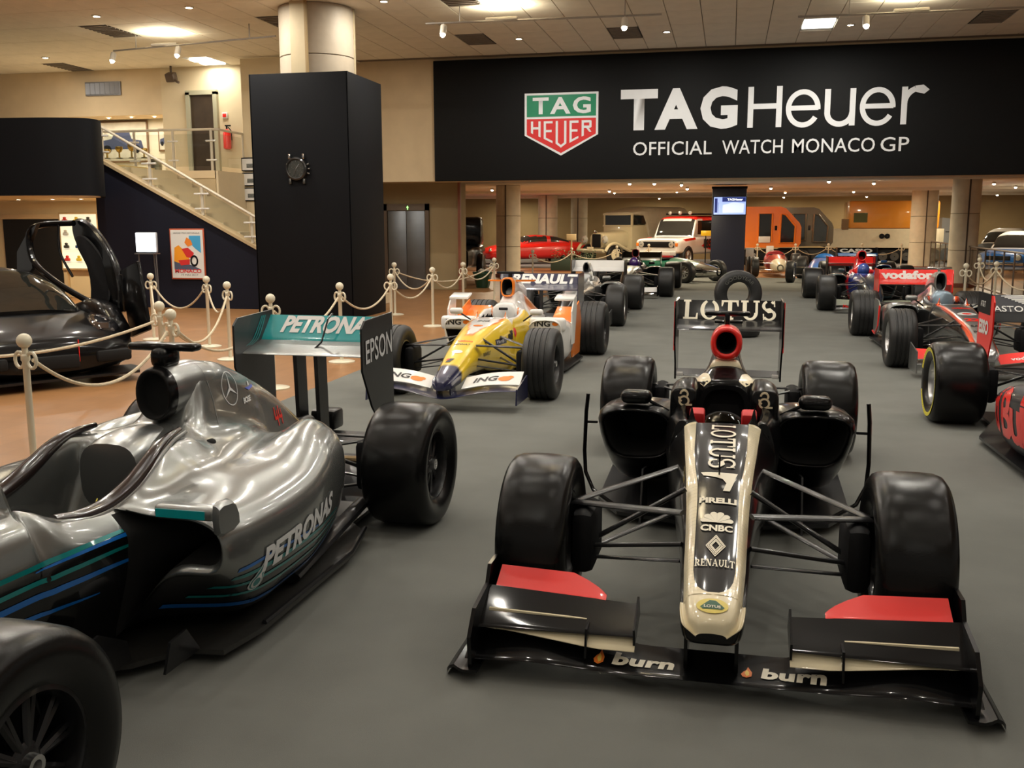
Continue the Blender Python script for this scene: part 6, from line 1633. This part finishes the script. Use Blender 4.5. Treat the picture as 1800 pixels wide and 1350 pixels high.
# ================================================================== ROAD VEHICLES
M_CARGLASS = mat('tinted_car_glass', (.02, .022, .022), .05, 0, 0, .05, 3, spec=.8)
M_LAMP = mat('headlamp_glass', (.55, .55, .5), .08, .3, 1., .05)
def road_car(name, label, cat, pos, rz, S):
    t = thing(name, label, cat, (pos[0], pos[1], pos[2] if len(pos) > 2 else 0), rz)
    rings = [sup(y, w, zt, zb, n, 28) for (y, w, zt, zb, n) in S['low']]
    v, f = loft(rings, 5, 1, True, True, True)
    # wheel arches: push dark
    mk('body_shell', v, f, S['paint'], t, 50)
    if 'cab' in S:
        rings = [sup(y, w, zt, zb, n, 28) for (y, w, zt, zb, n) in S['cab']]
        v, f = loft(rings, 4, 1, True, True, True); va = np.array(v)
        b0, b1 = S['band']; mi = []
        for q in f:
            c = va[list(q)].mean(0); pil = any(abs(c[1] - p) < .05 for p in S.get('pillars', ()))
            mi.append(1 if (b0 < c[2] < b1 and not pil) else 0)
        mk('cabin', v, f, [S.get('roof', S['paint']), M_CARGLASS], t, 50, mi)
    R, w = S.get('R', .31), S.get('ww', .2)
    for y in S['axles']:
        for s in (-1, 1):
            MB().lathe([(s * (S['track'] + w * .52), R * 1.12), (s * (S['track'] - .2), R * 1.12)], 'x', (0, y, R), 24).build('wheel_arch', M_DARK, t) if S.get('arch', True) else None
            wheel(t, s * S['track'], y, w, s, R, M_RUBBER_G, S.get('rim', M_ALLOY))
    for s in (-1, 1):
        for (x, y, z, r) in S.get('lamps', ()):
            MB().lathe([(0, r), (-.03, r * .9), (-.045, r * .4), (-.05, .001)], 'y', (s * x, y, z), 18).build('headlamp', M_LAMP, t)
            MB().lathe([(.03, r * 1.12), (-.02, r * 1.12), (-.02, r)], 'y', (s * x, y, z), 18).build('lamp_rim', M_CHROME, t)
    if 'grille' in S:
        x, y, z, w_, h_ = S['grille']; MB().rbox((x, y, z), (w_, .04, h_), .01).build('grille', M_DARK, t)
    if 'bumper' in S:
        y, z, w_, h_ = S['bumper']; MB().rbox((0, y, z), (w_, .08, h_), .02).build('bumper', S.get('bumperm', M_CHROME), t)
    return t

# black sports car with one door swung up
sp = thing('sports_car', 'glossy black sports car with one door swung up', 'car', (-6.45, 8.3, 0), math.radians(57))
low = [(0.0, .55, .40, .16, 2.6), (.06, .75, .48, .13, 2.8), (.25, .90, .56, .11, 3.0), (.6, .97, .64, .10, 3.2), (1.0, 1.0, .70, .10, 3.4), (1.6, 1.0, .74, .10, 3.6), (2.4, .98, .78, .10, 3.6), (3.2, 1.0, .84, .10, 3.4), (3.9, .98, .84, .14, 3.2), (4.25, .92, .80, .22, 3.), (4.35, .8, .72, .3, 3.)]
v, f = loft([sup(*q, 36) for q in low], 6, 1, True, True, True); spo = mk('body_shell', v, f, M_BLACK, sp, 50)
cab = [(.85, .62, .72, .5, 2.6), (1.05, .68, .80, .5, 2.8), (1.45, .70, .98, .5, 2.9), (1.9, .66, 1.11, .5, 2.9), (2.3, .64, 1.13, .5, 2.9), (2.9, .58, 1.08, .5, 2.8), (3.6, .45, .95, .5, 2.6), (3.9, .35, .86, .5, 2.5)]
v, f = loft([sup(*q, 36) for q in cab], 6, 1, True, True, True); va = np.array(v); mi = []
for q in f:
    c = va[list(q)].mean(0); mi.append(1 if (c[1] < 1.80 and abs(c[0]) < .60 and c[2] > .70) else 0)
mk('cabin', v, f, [M_BLACK, mat('smoked_windscreen', (.014, .015, .013), .05, 0, 0, .2, 4, spec=.6)], sp, 50, mi)
for s in (-1, 1):
    for y in (.95, 3.45):
        wheel(sp, s * .86, y, .25, s, .33, M_RUBBER_G, M_ALLOY)
        v, f = loft([sup(y - .52, .13, .60, .3, 2.4, 20, s * .84), sup(y - .25, .15, .77, .35, 2.4, 20, s * .84), sup(y + .05, .155, .80, .36, 2.4, 20, s * .84), sup(y + .4, .14, .74, .4, 2.4, 20, s * .84), sup(y + .7, .1, .68, .45, 2.4, 20, s * .84)], 4, 1, True, True, True)
        mk('wing_bulge', v, f, M_BLACK, sp, 60)
    v, f = loft([sup(.22, .10, .545, .44, 2.4, 18, s * .62), sup(.35, .15, .60, .46, 2.4, 18, s * .66), sup(.6, .13, .655, .50, 2.4, 18, s * .70), sup(.78, .06, .67, .55, 2.4, 18, s * .72)], 4, 1, True, True, True)
    mk('headlamp', v, f, mat('dark_lamp_glass', (.012, .012, .014), .03, 0, 1., .05, spec=.9), sp, 60)
    for k in (-.05, .05): MB().ball((s * (.65 + k), .36 + abs(k), .60), .022, 10).build('lamp_bulb', M_CHROME, sp)
    MB().rbox((s * .6, .03, .28), (.36, .12, .12), .03).build('side_intake', M_VOID, sp)
MB().prism([(-.85, -.02), (.85, -.02), (.98, .3), (.98, .5), (-.98, .5), (-.98, .3)], 'z', .075, .10).build('front_splitter', M_CARBON, sp)
MB().rbox((0, -.005, .26), (.5, .06, .14), .03).build('centre_intake', M_VOID, sp)
MB().box((.25, .0, .36), (.006, .02, .22)).build('red_pinstripe', M_RED, sp)
MB().rbox((0, 3.95, .98), (1.7, .3, .03), .012).build('rear_spoiler', M_BLACK, sp)
# the raised door: curved skin, inner panel, window frame
out = [(.98, .50), (.72, .62), (.78, .98), (.98, 1.32), (1.35, 1.62), (1.75, 1.66), (1.86, 1.45), (1.62, 1.12), (1.45, .78), (1.30, .52)]
def door_skin(x, sc, m, nm, b=0.):
    C = catmull([(y, z, 0) for y, z in out], 5); cy, cz = C[:, 0].mean(), C[:, 1].mean()
    rings = [[(x + b * k + .08 * math.sin(PI * (p[1] - .5) / 1.2), cy + (p[0] - cy) * g, cz + (p[1] - cz) * g) for p in C] for k, g in ((0, .96 * sc), (.5, 1. * sc), (1, .94 * sc))]
    v, f = loft(rings, 3, 1, True, True, True); return mk(nm, v, f, m, sp, 40)
door_skin(.93, 1., M_BLACK, 'door', .08)
door_skin(.90, .7, M_DARK, 'door_liner', .03)
P = catmull([(.90, 1.62, 1.62), (.70, 2.05, 1.60), (.62, 2.25, 1.50), (.62, 2.20, 1.2), (.70, 1.85, .98), (.84, 1.35, .78), (.92, 1.0, .70)], 6, False)
MB().tube(P, .035, 10).build('door_window_frame', M_BLACK, sp)
P = catmull([(.80, 1.80, 1.62), (.76, 1.72, 1.3), (.80, 1.50, 1.02)], 6, False); MB().tube(P, .015, 8).build('window_divider', M_BLACK, sp)
MB().prism([(1.98, 1.61), (2.3, 1.52), (2.72, 1.28), (2.78, 1.02), (2.55, .96), (2.24, 1.1), (2.26, 1.4)], 'x', .62, .66).build('quarter_panel', M_BLACK, sp)
MB().rbox((1.02, .70, .86), (.06, .1, .42), .03).build('door_strut', M_BLACK, sp); MB().ball((1.05, 1.0, 1.15), .11, 16, sc=(.5, .9, 1.1)).build('door_mirror', M_BLACK, sp)
MB().rbox((1.04, .42, .80), (.05, .5, .75), .03, rx=-.25).build('door_sill_panel', M_BLACK, sp)

# beige half-track truck
bg = paint('sand_paint', (.60, .52, .33), .4)
tk = thing('truck', 'old beige truck with tall windscreen and cream disc wheels', 'truck', (-4.9, 37.2, .06), -.62)
v, f = loft([sup(0, .34, 1.16, .62, 3.5, 24), sup(.04, .36, 1.2, .6, 3.5, 24), sup(.5, .40, 1.24, .58, 3.5, 24), sup(1.15, .58, 1.30, .55, 3.5, 24)], 3, 1, True, True, True); mk('bonnet', v, f, bg, tk)
MB().rbox((0, -.02, .9), (.42, .05, .5), .1, seg=3).build('radiator', M_DARK, tk); MB().lathe([(0, .06), (-.05, .05), (-.06, .01)], 'y', (0, -.05, 1.24), 12).build('radiator_cap', M_CHROME, tk)
MB().rbox((0, 2.0, 1.02), (1.5, 1.7, .95), .08).build('cab_body', bg, tk)
for s in (-1, 1):
    MB().box((s * .70, 1.2, 1.66), (.07, .07, .46)).build('windscreen_post', bg, tk); MB().box((s * .72, 2.1, 1.66), (.06, .12, .46)).build('windscreen_post', bg, tk)
    MB().box((s * .75, 1.65, 1.68), (.012, .62, .3)).build('side_window', M_CARGLASS, tk)
    MB().lathe([(0, .15), (-.06, .13), (-.1, .05)], 'y', (s * .52, -.1, .95), 18).build('headlamp', M_LAMP, tk)
    MB().tube([tuple(p) for p in catmull([(s * .72, -.3, .52), (s * .74, -.1, .74), (s * .76, .25, .80), (s * .78, .7, .62), (s * .78, 1.2, .45)], 4, False)], .06, 8).build('mudguard', bg, tk)
    wheel(tk, s * .66, .25, .16, s, .38, M_RUBBER_G, M_CREAM)
    MB().lathe([(s * .075, .21), (s * .08, .03)], 'x', (s * .66, .25, .38), 24).build('disc_wheel', M_CREAM, tk)
    MB().rbox((s * .66, 3.1, .3), (.22, 1.7, .5), .2, seg=4).build('track_unit', M_RUBBER_G, tk)
MB().box((0, 1.2, 1.68), (1.36, .02, .40)).build('windscreen', M_CARGLASS, tk); MB().box((0, 1.18, 1.9), (1.5, .08, .07)).build('windscreen_header', bg, tk); MB().box((0, 1.18, 1.46), (1.5, .08, .06)).build('windscreen_sill', bg, tk)
v, f = loft([sup(1.15, .74, 1.97, 1.86, 4, 24), sup(1.8, .80, 2.08, 1.8, 4, 24), sup(2.3, .84, 2.2, .7, 5, 24), sup(4.4, .84, 2.2, .7, 5, 24), sup(4.5, .8, 2.15, .75, 5, 24)], 3, 1, True, True, True); mk('canvas_top', v, f, mat('canvas_beige', (.52, .45, .32), .8, noise=.08), tk)
MB().cyl((-.62, -.32, .55), (.62, -.32, .55), .06, 12).build('front_roller', bg, tk); MB().rbox((0, -.2, .5), (1.1, .12, .1), .02).build('bumper_beam', bg, tk); MB().rbox((.0, -.36, .62), (.34, .02, .12), .01).build('number_plate', M_CREAM, tk)

# white and red rally jeep
jp = thing('rally_jeep', 'white and red rally jeep with race number on the door', 'car', (-2.45, 34.6, .06), -.42)
wp = M_WHITE
v, f = loft([sup(0, .78, .98, .55, 6, 28), sup(.06, .84, 1.02, .5, 6, 28), sup(.8, .86, 1.06, .48, 6, 28), sup(1.3, .87, 1.10, .45, 6, 28), sup(3.9, .87, 1.12, .45, 6, 28), sup(4.1, .84, 1.08, .5, 6, 28)], 3, 1, True, True, True); mk('body_shell', v, f, wp, jp)
v, f = loft([sup(1.25, .78, 1.12, 1.0, 5, 28), sup(1.55, .74, 1.72, 1.0, 6, 28), sup(1.75, .73, 1.80, 1.0, 6, 28), sup(3.6, .73, 1.82, 1.0, 6, 28), sup(4.0, .74, 1.7, 1.0, 6, 28), sup(4.08, .76, 1.15, 1.0, 5, 28)], 4, 1, True, True, True); va = np.array(v); mi = []
for q in f:
    c = va[list(q)].mean(0); pil = any(abs(c[1] - p) < .07 for p in (1.62, 2.6, 3.5)) and abs(c[0]) > .6
    k = 2 if c[2] > 1.68 else 0
    if 1.14 < c[2] < 1.66 and not pil and not (c[1] < 1.7 and abs(c[0]) > .68): k = 1
    mi.append(k)
mk('cabin', v, f, [wp, M_CARGLASS, M_RED], jp, 50, mi)
MB().rbox((0, -.02, .82), (1.36, .05, .2), .02).build('grille', M_DARK, jp)
for s in (-1, 1):
    MB().lathe([(0, .10), (-.04, .09), (-.05, .02)], 'y', (s * .58, -.03, .82), 18).build('headlamp', M_LAMP, jp)
    MB().rbox((s * .76, -.0, .82), (.1, .06, .12), .02).build('indicator', M_ORANGE, jp)
    for y in (.72, 3.3): wheel(jp, s * .76, y, .26, s, .39, M_RUBBER_G, M_ALLOY)
    MB().prism([(1.7, .75), (2.6, 1.05), (3.9, 1.05), (3.2, .52), (2.9, .52)], 'x', s * .872, s * .878).build('red_flash', M_RED, jp, 0)
    decal('race_number', jp, *fit(text2d('185', .05), .62, .34), (s * .885, 2.2, .83), (0, s, 0), (0, 0, 1), BK, off=.002)
    MB().prism([(.25, 1.0), (1.2, 1.06), (1.25, .98), (.5, .93)], 'x', s * .862, s * .872).build('bonnet_stripe', M_RED, jp, 0)
MB().rbox((0, -.12, .52), (1.6, .1, .14), .03).build('bumper', mat('bumper_white', (.6, .6, .58), .4), jp); MB().rbox((0, -.2, .40), (1.5, .08, .1), .02).build('bull_bar', M_DKRED, jp)
MB().rbox((0, 2.6, 1.88), (1.3, 1.5, .05), .02).build('roof_rack', M_DARK, jp); MB().rbox((0, 1.60, 1.70), (1.2, .03, .08), .01, rx=-.4).build('sun_strip', M_WHITE, jp)
for x in (-.4, 0, .4): MB().lathe([(0, .07), (-.03, .06), (-.04, .01)], 'y', (x, 1.72, 1.92), 14).build('roof_lamp', M_LAMP, jp)
t = thing('info_sign', 'small yellow sign board beside the white jeep', 'sign', (-.78, 34.6, 0)); MB().cyl((0, 0, 0), (0, 0, 1.2), .02).build('sign_pole', M_DARK, t); MB().rbox((0, -.02, 1.27), (.34, .03, .18), .01).build('sign_board', M_YELLOW, t)
t = thing('info_sign', 'pale wooden sign on a stand left of the beige truck', 'sign', (-5.4, 34.2, 0)); MB().cyl((0, 0, 0), (0, 0, 1.05), .03).build('sign_pole', mat('sign_wood', (.45, .30, .14), .6), t); MB().rbox((0, -.02, 1.14), (.34, .04, .22), .01, rx=.2).build('sign_board', mat('pale_board', (.75, .6, .35), .6), t)

# orange snow cab, and a dark copy standing in for its mirror-like image
def snow_cab(label, pos, pm, dark, name='snow_vehicle'):
    t = thing(name, label, 'vehicle', pos)
    bm = bmesh.new()
    prof = [(-1.15, .75), (-1.15, 2.02), (-1.05, 2.12), (.12, 2.12), (.3, 2.06), (.78, 1.55), (.84, 1.4), (.84, .85), (.75, .72), (-1.05, .68)]
    m = MB().prism(prof, 'y', -.75, .75); m.build('cab_shell', pm, t, 25)
    for s in (-1, 1):
        w1 = [(-.62, .92), (-.62, 1.88), (-.15, 1.88), (-.15, .92)]; w2 = [(.12, .86), (.14, 1.86), (.30, 1.84), (.64, 1.44), (.62, .86)]
        for w in (w1, w2): MB().prism(w, 'y', s * .748, s * .762).build('window', M_CARGLASS, t, 0)
        MB().rbox((-.02, s * .765, 1.38), (.08, .03, .16), .02).build('door_handle', M_DARK, t)
        for w in (w1, w2):
            P = [(x, s * .765, z) for x, z in w]; MB().tube(P, .035, 8, closed=True).build('window_frame', pm, t)
        MB().rbox((0, s * .72, .33), (2.3, .42, .56), .25, seg=4).build('track', M_DARK if not dark else M_DARK, t)
        for k in range(4): MB().lathe([(s * .94, .17), (s * .95, .03)], 'y', (-.75 + k * .5, 0, .3), 16).build('road_wheel', M_RUBBER_G, t)
    MB().rbox((-.4, -.79, .98), (.4, .02, .22), .01).build('notice', M_WHITE, t) if not dark else None
    return t
snow_cab('glossy orange snow cab with two dark windows', (1.62, 36.6, .06), M_ORANGE, False)
snow_cab('dark cab copy in place of a mirror-like image behind the orange snow cab', (2.9, 38.65, .06), mat('mirrored_cab_paint', (.07, .055, .035), .3, .3, .8), True)  # mirror-like image built as a solid dark copy of the cab
# tracked expedition truck, orange body on white hull
t = thing('expedition_truck', 'long expedition vehicle with orange cabin on a white hull', 'truck', (5.85, 40.7, .06))
MB().rbox((.25, 0, 1.86), (3.3, 1.7, 1.06), .1).build('cabin', paint('amber_paint', (.75, .28, .02)), t); MB().box((-.95, -.86, 1.75), (.5, .02, .36)).build('window', mat('olive_window', (.10, .10, .03), .2), t); MB().box((-1.5, -.8, 1.5), (.25, .2, .4)).build('side_box', mat('brown_box', (.2, .1, .03), .5), t)
v, f = loft([[(-2.5, y, z) for y, z in ((-.5, .75), (-.5, 1.2), (.5, 1.2), (.5, .75))], [(-2.2, y, z) for y, z in ((-.85, .62), (-.85, 1.33), (.85, 1.33), (.85, .62))], [(1.9, y, z) for y, z in ((-.85, .6), (-.85, 1.33), (.85, 1.33), (.85, .6))], [(2.1, y, z) for y, z in ((-.7, .8), (-.7, 1.33), (.7, 1.33), (.7, .8))]], 1, 1, True, True, True); mk('hull', v, f, mat('ivory_hull', (.75, .66, .48), .5, noise=.05), t)
for x in (-1.1, .35):
    for s in (-1, 1):
        MB().rbox((x, s * .7, .3), (1.35, .4, .54), .24, seg=4).build('track', M_DARK, t)
        for k in range(3): MB().lathe([(s * .905, .16), (s * .915, .02)], 'y', (x - .42 + k * .42, 0, .28), 14).build('road_wheel', M_GREYP, t)
MB().lathe([(-.02, .14), (.0, .15), (.02, .14)], 'y', (-2.2, -.9, 1.0), 18).build('spare_wheel', M_DARK, t)
for x in (-.15, .05): MB().lathe([(0, .10), (-.05, .09), (-.06, .01)], 'y', (x, -.88, 1.05), 14).build('lamp', M_DARK, t)
# silver tail behind the column
t = thing('covered_car', 'pale grey rounded car shape between the two right columns', 'car', (8.65, 42.2, .06))
v, f = loft([[(x, y, z) for x, z in ((-.5, .1), (-.5, 1.75), (-.2, 1.72), (.1, 1.45), (.3, 1.15), (.5, .9), (.55, .6), (.5, .1))] for y in (-.7, .7)], 1, 1, True, True, True); mk('body_shell', v, f, paint('pale_grey_paint', (.36, .38, .40)), t, 30)
MB().box((0, -.72, 1.2), (.7, .02, .02)).build('seam', M_DARK, t); MB().box((.05, -.71, .3), (.5, .04, .5)).build('front_panel', M_RED, t)

SED = dict(low=[(0, .55, .62, .3, 4), (.08, .72, .70, .24, 4.5), (.6, .78, .78, .22, 4.5), (1.2, .80, .84, .2, 4.5), (3.0, .80, .86, .2, 4.5), (3.7, .78, .82, .24, 4.5), (3.95, .7, .74, .3, 4)],
           cab=[(1.1, .66, .86, .7, 4), (1.5, .62, 1.30, .7, 4), (1.75, .60, 1.36, .7, 4), (2.6, .60, 1.36, .7, 4), (3.0, .62, 1.26, .7, 4), (3.35, .66, .88, .7, 4)], band=(.90, 1.27), pillars=(1.5, 2.2, 2.9), axles=(.7, 3.15), track=.66, lamps=((.56, -.0, .60, .09),), grille=(0, -.005, .58, .7, .12), bumper=(-.07, .42, 1.5, .09), arch=False)
import copy as _cp
def sedan(label, pos, rz, paint_, roof, lampy=True):
    S = _cp.copy(SED); S['paint'] = paint_; S['roof'] = roof; return road_car('saloon_car', label, 'car', pos, rz, S)
sedan('white roofed old saloon car nearest the right railing', (7.75, 31.3, .0), -.6, M_BLUE, M_WHITE)
sedan('dark saloon with pale roof half hidden by the stone column', (8.7, 36.6, .06), -.6, M_DARK, M_WHITE)
S = _cp.copy(SED); S.update(paint=M_BLUE, roof=paint('slate_roof_paint', (.05, .06, .07)), band=(.98, 1.42)); S['cab'] = [(1.1, .7, .9, .7, 5), (1.4, .72, 1.5, .7, 5), (1.7, .72, 1.58, .7, 5), (3.6, .72, 1.58, .7, 5), (3.8, .72, .9, .7, 5)]
road_car('estate_car', 'tall blue car with dark roof at the far right', 'car', (12.1, 39.8, .06), -.5, S)

# red sports car behind the columns
S = dict(low=[(0, .5, .45, .25, 3), (.1, .72, .56, .2, 3.2), (.8, .82, .76, .18, 3.4), (1.5, .82, .80, .18, 3.6), (3.0, .84, .86, .18, 3.4), (3.9, .8, .84, .22, 3.2), (4.2, .66, .72, .32, 3)],
         cab=[(1.3, .6, .80, .6, 3), (1.8, .56, 1.08, .6, 3), (2.2, .54, 1.12, .6, 3), (2.8, .56, 1.08, .6, 3), (3.6, .6, .86, .6, 3)], band=(.86, 1.06), pillars=(2.6,), axles=(.85, 3.3), track=.70, paint=M_RED, arch=False, R=.32, ww=.22, lamps=((.55, .12, .52, .09),))
road_car('red_sports_car', 'red sports car partly hidden by the stone columns', 'car', (-9.3, 36.9, .06), -1.0, S)

# black vintage car just behind the lift wall corner
vt = thing('vintage_car', 'black vintage car mudguard showing past the lift wall corner', 'car', (-7.05, 25.2, 0), .2)
v, f = loft([sup(0, .30, .95, .4, 4, 20), sup(.9, .40, 1.0, .4, 4, 20), sup(1.2, .6, 1.02, .4, 4, 20), sup(2.6, .65, 1.05, .4, 4, 20)], 3, 1, True, True, True); mk('body_shell', v, f, M_BLACK, vt)
MB().rbox((0, 1.9, 1.4), (1.2, 1.2, .8), .12).build('cabin', M_BLACK, vt)
for s in (-1, 1):
    MB().tube([tuple(p) for p in catmull([(s * .62, -.35, .35), (s * .62, -.2, .62), (s * .62, .15, .74), (s * .64, .6, .55), (s * .64, 1.0, .35)], 5, False)], .10, 10).build('mudguard', M_BLACK, vt)
    wheel(vt, s * .62, .15, .14, s, .34, M_RUBBER_G, M_DKRED)
t = thing('flower_pot', 'dark green pot with white flowers by the lift wall corner', 'plant pot', (-6.1, 24.2, 0))
MB().lathe([(0, .16), (.02, .17), (.34, .24), (.36, .26), (.4, .26), (.4, .22), (.34, .2)], n=24, cap=False).build('pot', M_GREEN, t)
MB().lathe([(.34, .21), (.345, .001)], n=20).build('soil', M_DARK, t)
for i in range(9): a = i * 2.4; MB().ball((.13 * math.cos(a) * (i % 3) / 2, .13 * math.sin(a) * (i % 3) / 2, .42 + .02 * (i % 2)), .06, 10, sc=(1, 1, .6)).build('flower', M_WHITE, t)

# long planters with leafy plants
for i, (x, y) in enumerate(((-5.6, 33.6), (-4.9, 34.0))):
    t = thing('planter', ('low planter of pale leafy shrubs beside the slim column', 'low planter of leafy shrubs before the beige truck')[i], 'planter', (x, y, 0))
    MB().rbox((0, 0, .2), (.8, .35, .4), .03).build('box', mat('planter_green', (.04, .07, .05), .6), t)
    fo = MB()
    for k in range(160):
        a, b, c = RND.uniform(-.4, .4), RND.uniform(-.16, .16), RND.uniform(.36, .72); r = RND.uniform(.03, .06); q = RND.uniform(0, 6.3); w = RND.uniform(-.6, .6)
        dx, dy, dz = r * math.cos(q), r * math.sin(q), r * w
        fo.add([(a - dx, b - dy, c - dz), (a + dy * .35, b - dx * .35, c + .01), (a + dx, b + dy, c + dz), (a - dy * .35, b + dx * .35, c + .01)], [(0, 1, 2, 3)])
    o = fo.build('foliage', mat('pale_leaf', (.16, .24, .13), .6, noise=.3, nscale=12), t, 0); o['kind'] = 'stuff'

# old cigar shaped single-seaters
def cigar(label, pos, rz, body, nose, spec=None):
    S = spec or {}
    t = thing('vintage_racing_car', label, 'racing car', (*pos, 0), rz)
    k = S.get('k', 1.)
    st = [(-.62, .05, .34, .24), (-.58, .10, .39, .20), (-.35, .19, .47, .15), (0, .26, .55, .12), (.5, .31, .62, .10), (.9, .34, .66, .10)]
    v, f = loft([sup(y * k, w, zt, zb, 2.3, 24) for y, w, zt, zb in st[:4]], 4, 1, True, True, False); mk('nose_cone', v, f, nose, t, 60)
    st2 = st[3:] + [(1.0, .345, .60, .10), (1.5, .35, .62, .10), (1.62, .34, .76, .12), (2.0, .29, .72, .15), (2.6, .2, .6, .2), (2.9, .1, .45, .25)]
    v, f = loft([sup(y * k, w, zt, zb, 2.3, 24) for y, w, zt, zb in st2], 4, 1, True, False, True); mk('body_shell', v, f, body, t, 60)
    MB().lathe([(0, .24), (-.012, .25), (-.02, .22), (-.02, .001)], 'z', (0, 1.25 * k, .645), 24).build('cockpit_opening', M_DARK, t)
    MB().prism([(-.22, .92 * k), (.22, .92 * k), (.2, .95 * k), (-.2, .95 * k)], 'z', .62, .80).build('windscreen', M_GLASS, t, 0)
    MB().lathe([(-.05, .09), (0, .10), (.03, .09)], 'y', (0, -.58 * k, .29), 18).build('nose_intake', M_VOID, t)
    for s in (-1, 1):
        wheel(t, s * .70, 0, .22, s, .30, M_RUBBER_G, M_ALLOY); wheel(t, s * .70, 2.3 * k, .3, s, .33, M_RUBBER_G, M_ALLOY)
        for z in (.22, .42):
            arm(t, (s * .62, 0, z), (s * .2, -.2, z), .012, 1, M_CHROME); arm(t, (s * .62, 0, z), (s * .24, .25, z), .012, 1, M_CHROME); arm(t, (s * .6, 2.3 * k, z), (s * .2, 2.0 * k, z), .012, 1, M_CHROME)
        MB().cyl((s * .2, 1.9 * k, .3), (s * .24, 3.0 * k, .34), .035, 10).build('exhaust_pipe', M_CHROME, t)
    return t
cigar('dark green vintage racing car with silver nose', (-.72, 27.5), .95, M_GREEN, M_CHROME)
cigar('small cream and dark red vintage racing car right of the tall screen', (1.5, 30.7), .05, M_DKRED, mat('ivory_nose_paint', (.7, .62, .45), .4, 0, 1.), dict(k=.8))
cigar('bright blue vintage racing car with silver wheels', (2.36, 27.6), -.2, M_BLUE, M_BLUE)

# metal railing on the right
rl = thing('metal_railing', 'thin brown metal railing running past the right stone column', 'railing', (0, 0, 0))
P0, P1 = Vector((6.3, 33.5, 0)), Vector((5.45, 19.2, 0))
for z in (1.02, .12): MB().cyl(P0 + Vector((0, 0, z)), P1 + Vector((0, 0, z)), .02, 8).build('rail', mat('rail_brown', (.16, .12, .09), .4, .6), rl)
for i in range(15):
    p = P0.lerp(P1, i / 14); MB().cyl(p, p + Vector((0, 0, 1.02)), .018, 8).build('post', MATS['rail_brown'], rl)
for i in range(14):
    a, b = P0.lerp(P1, (i + .08) / 14), P0.lerp(P1, (i + .92) / 14)
    d = (b - a).normalized(); n = Vector((-d.y, d.x, 0)) * .004
    MB().add([a + n + Vector((0, 0, .17)), b + n + Vector((0, 0, .17)), b + n + Vector((0, 0, .96)), a + n + Vector((0, 0, .96)), a - n + Vector((0, 0, .17)), b - n + Vector((0, 0, .17)), b - n + Vector((0, 0, .96)), a - n + Vector((0, 0, .96))], [(0, 1, 2, 3), (7, 6, 5, 4), (0, 4, 5, 1), (1, 5, 6, 2), (2, 6, 7, 3), (3, 7, 4, 0)]).build('glass_panel', M_GLASS, rl, 0)
# white notice boards by the low rope
for i, (x, y) in enumerate(((.64, 31.2), (1.35, 34.0))):
    t = thing('notice_board', ('white notice board just right of the tall screen', 'white notice board above the cream and red vintage car')[i], 'sign', (x, y, 0))
    MB().cyl((0, 0, 0), (0, 0, .6), .015).build('stand', M_DARK, t); MB().rbox((0, 0, .72), (.24, .02, .28), .006, rx=.2).build('board', M_WHITE, t)
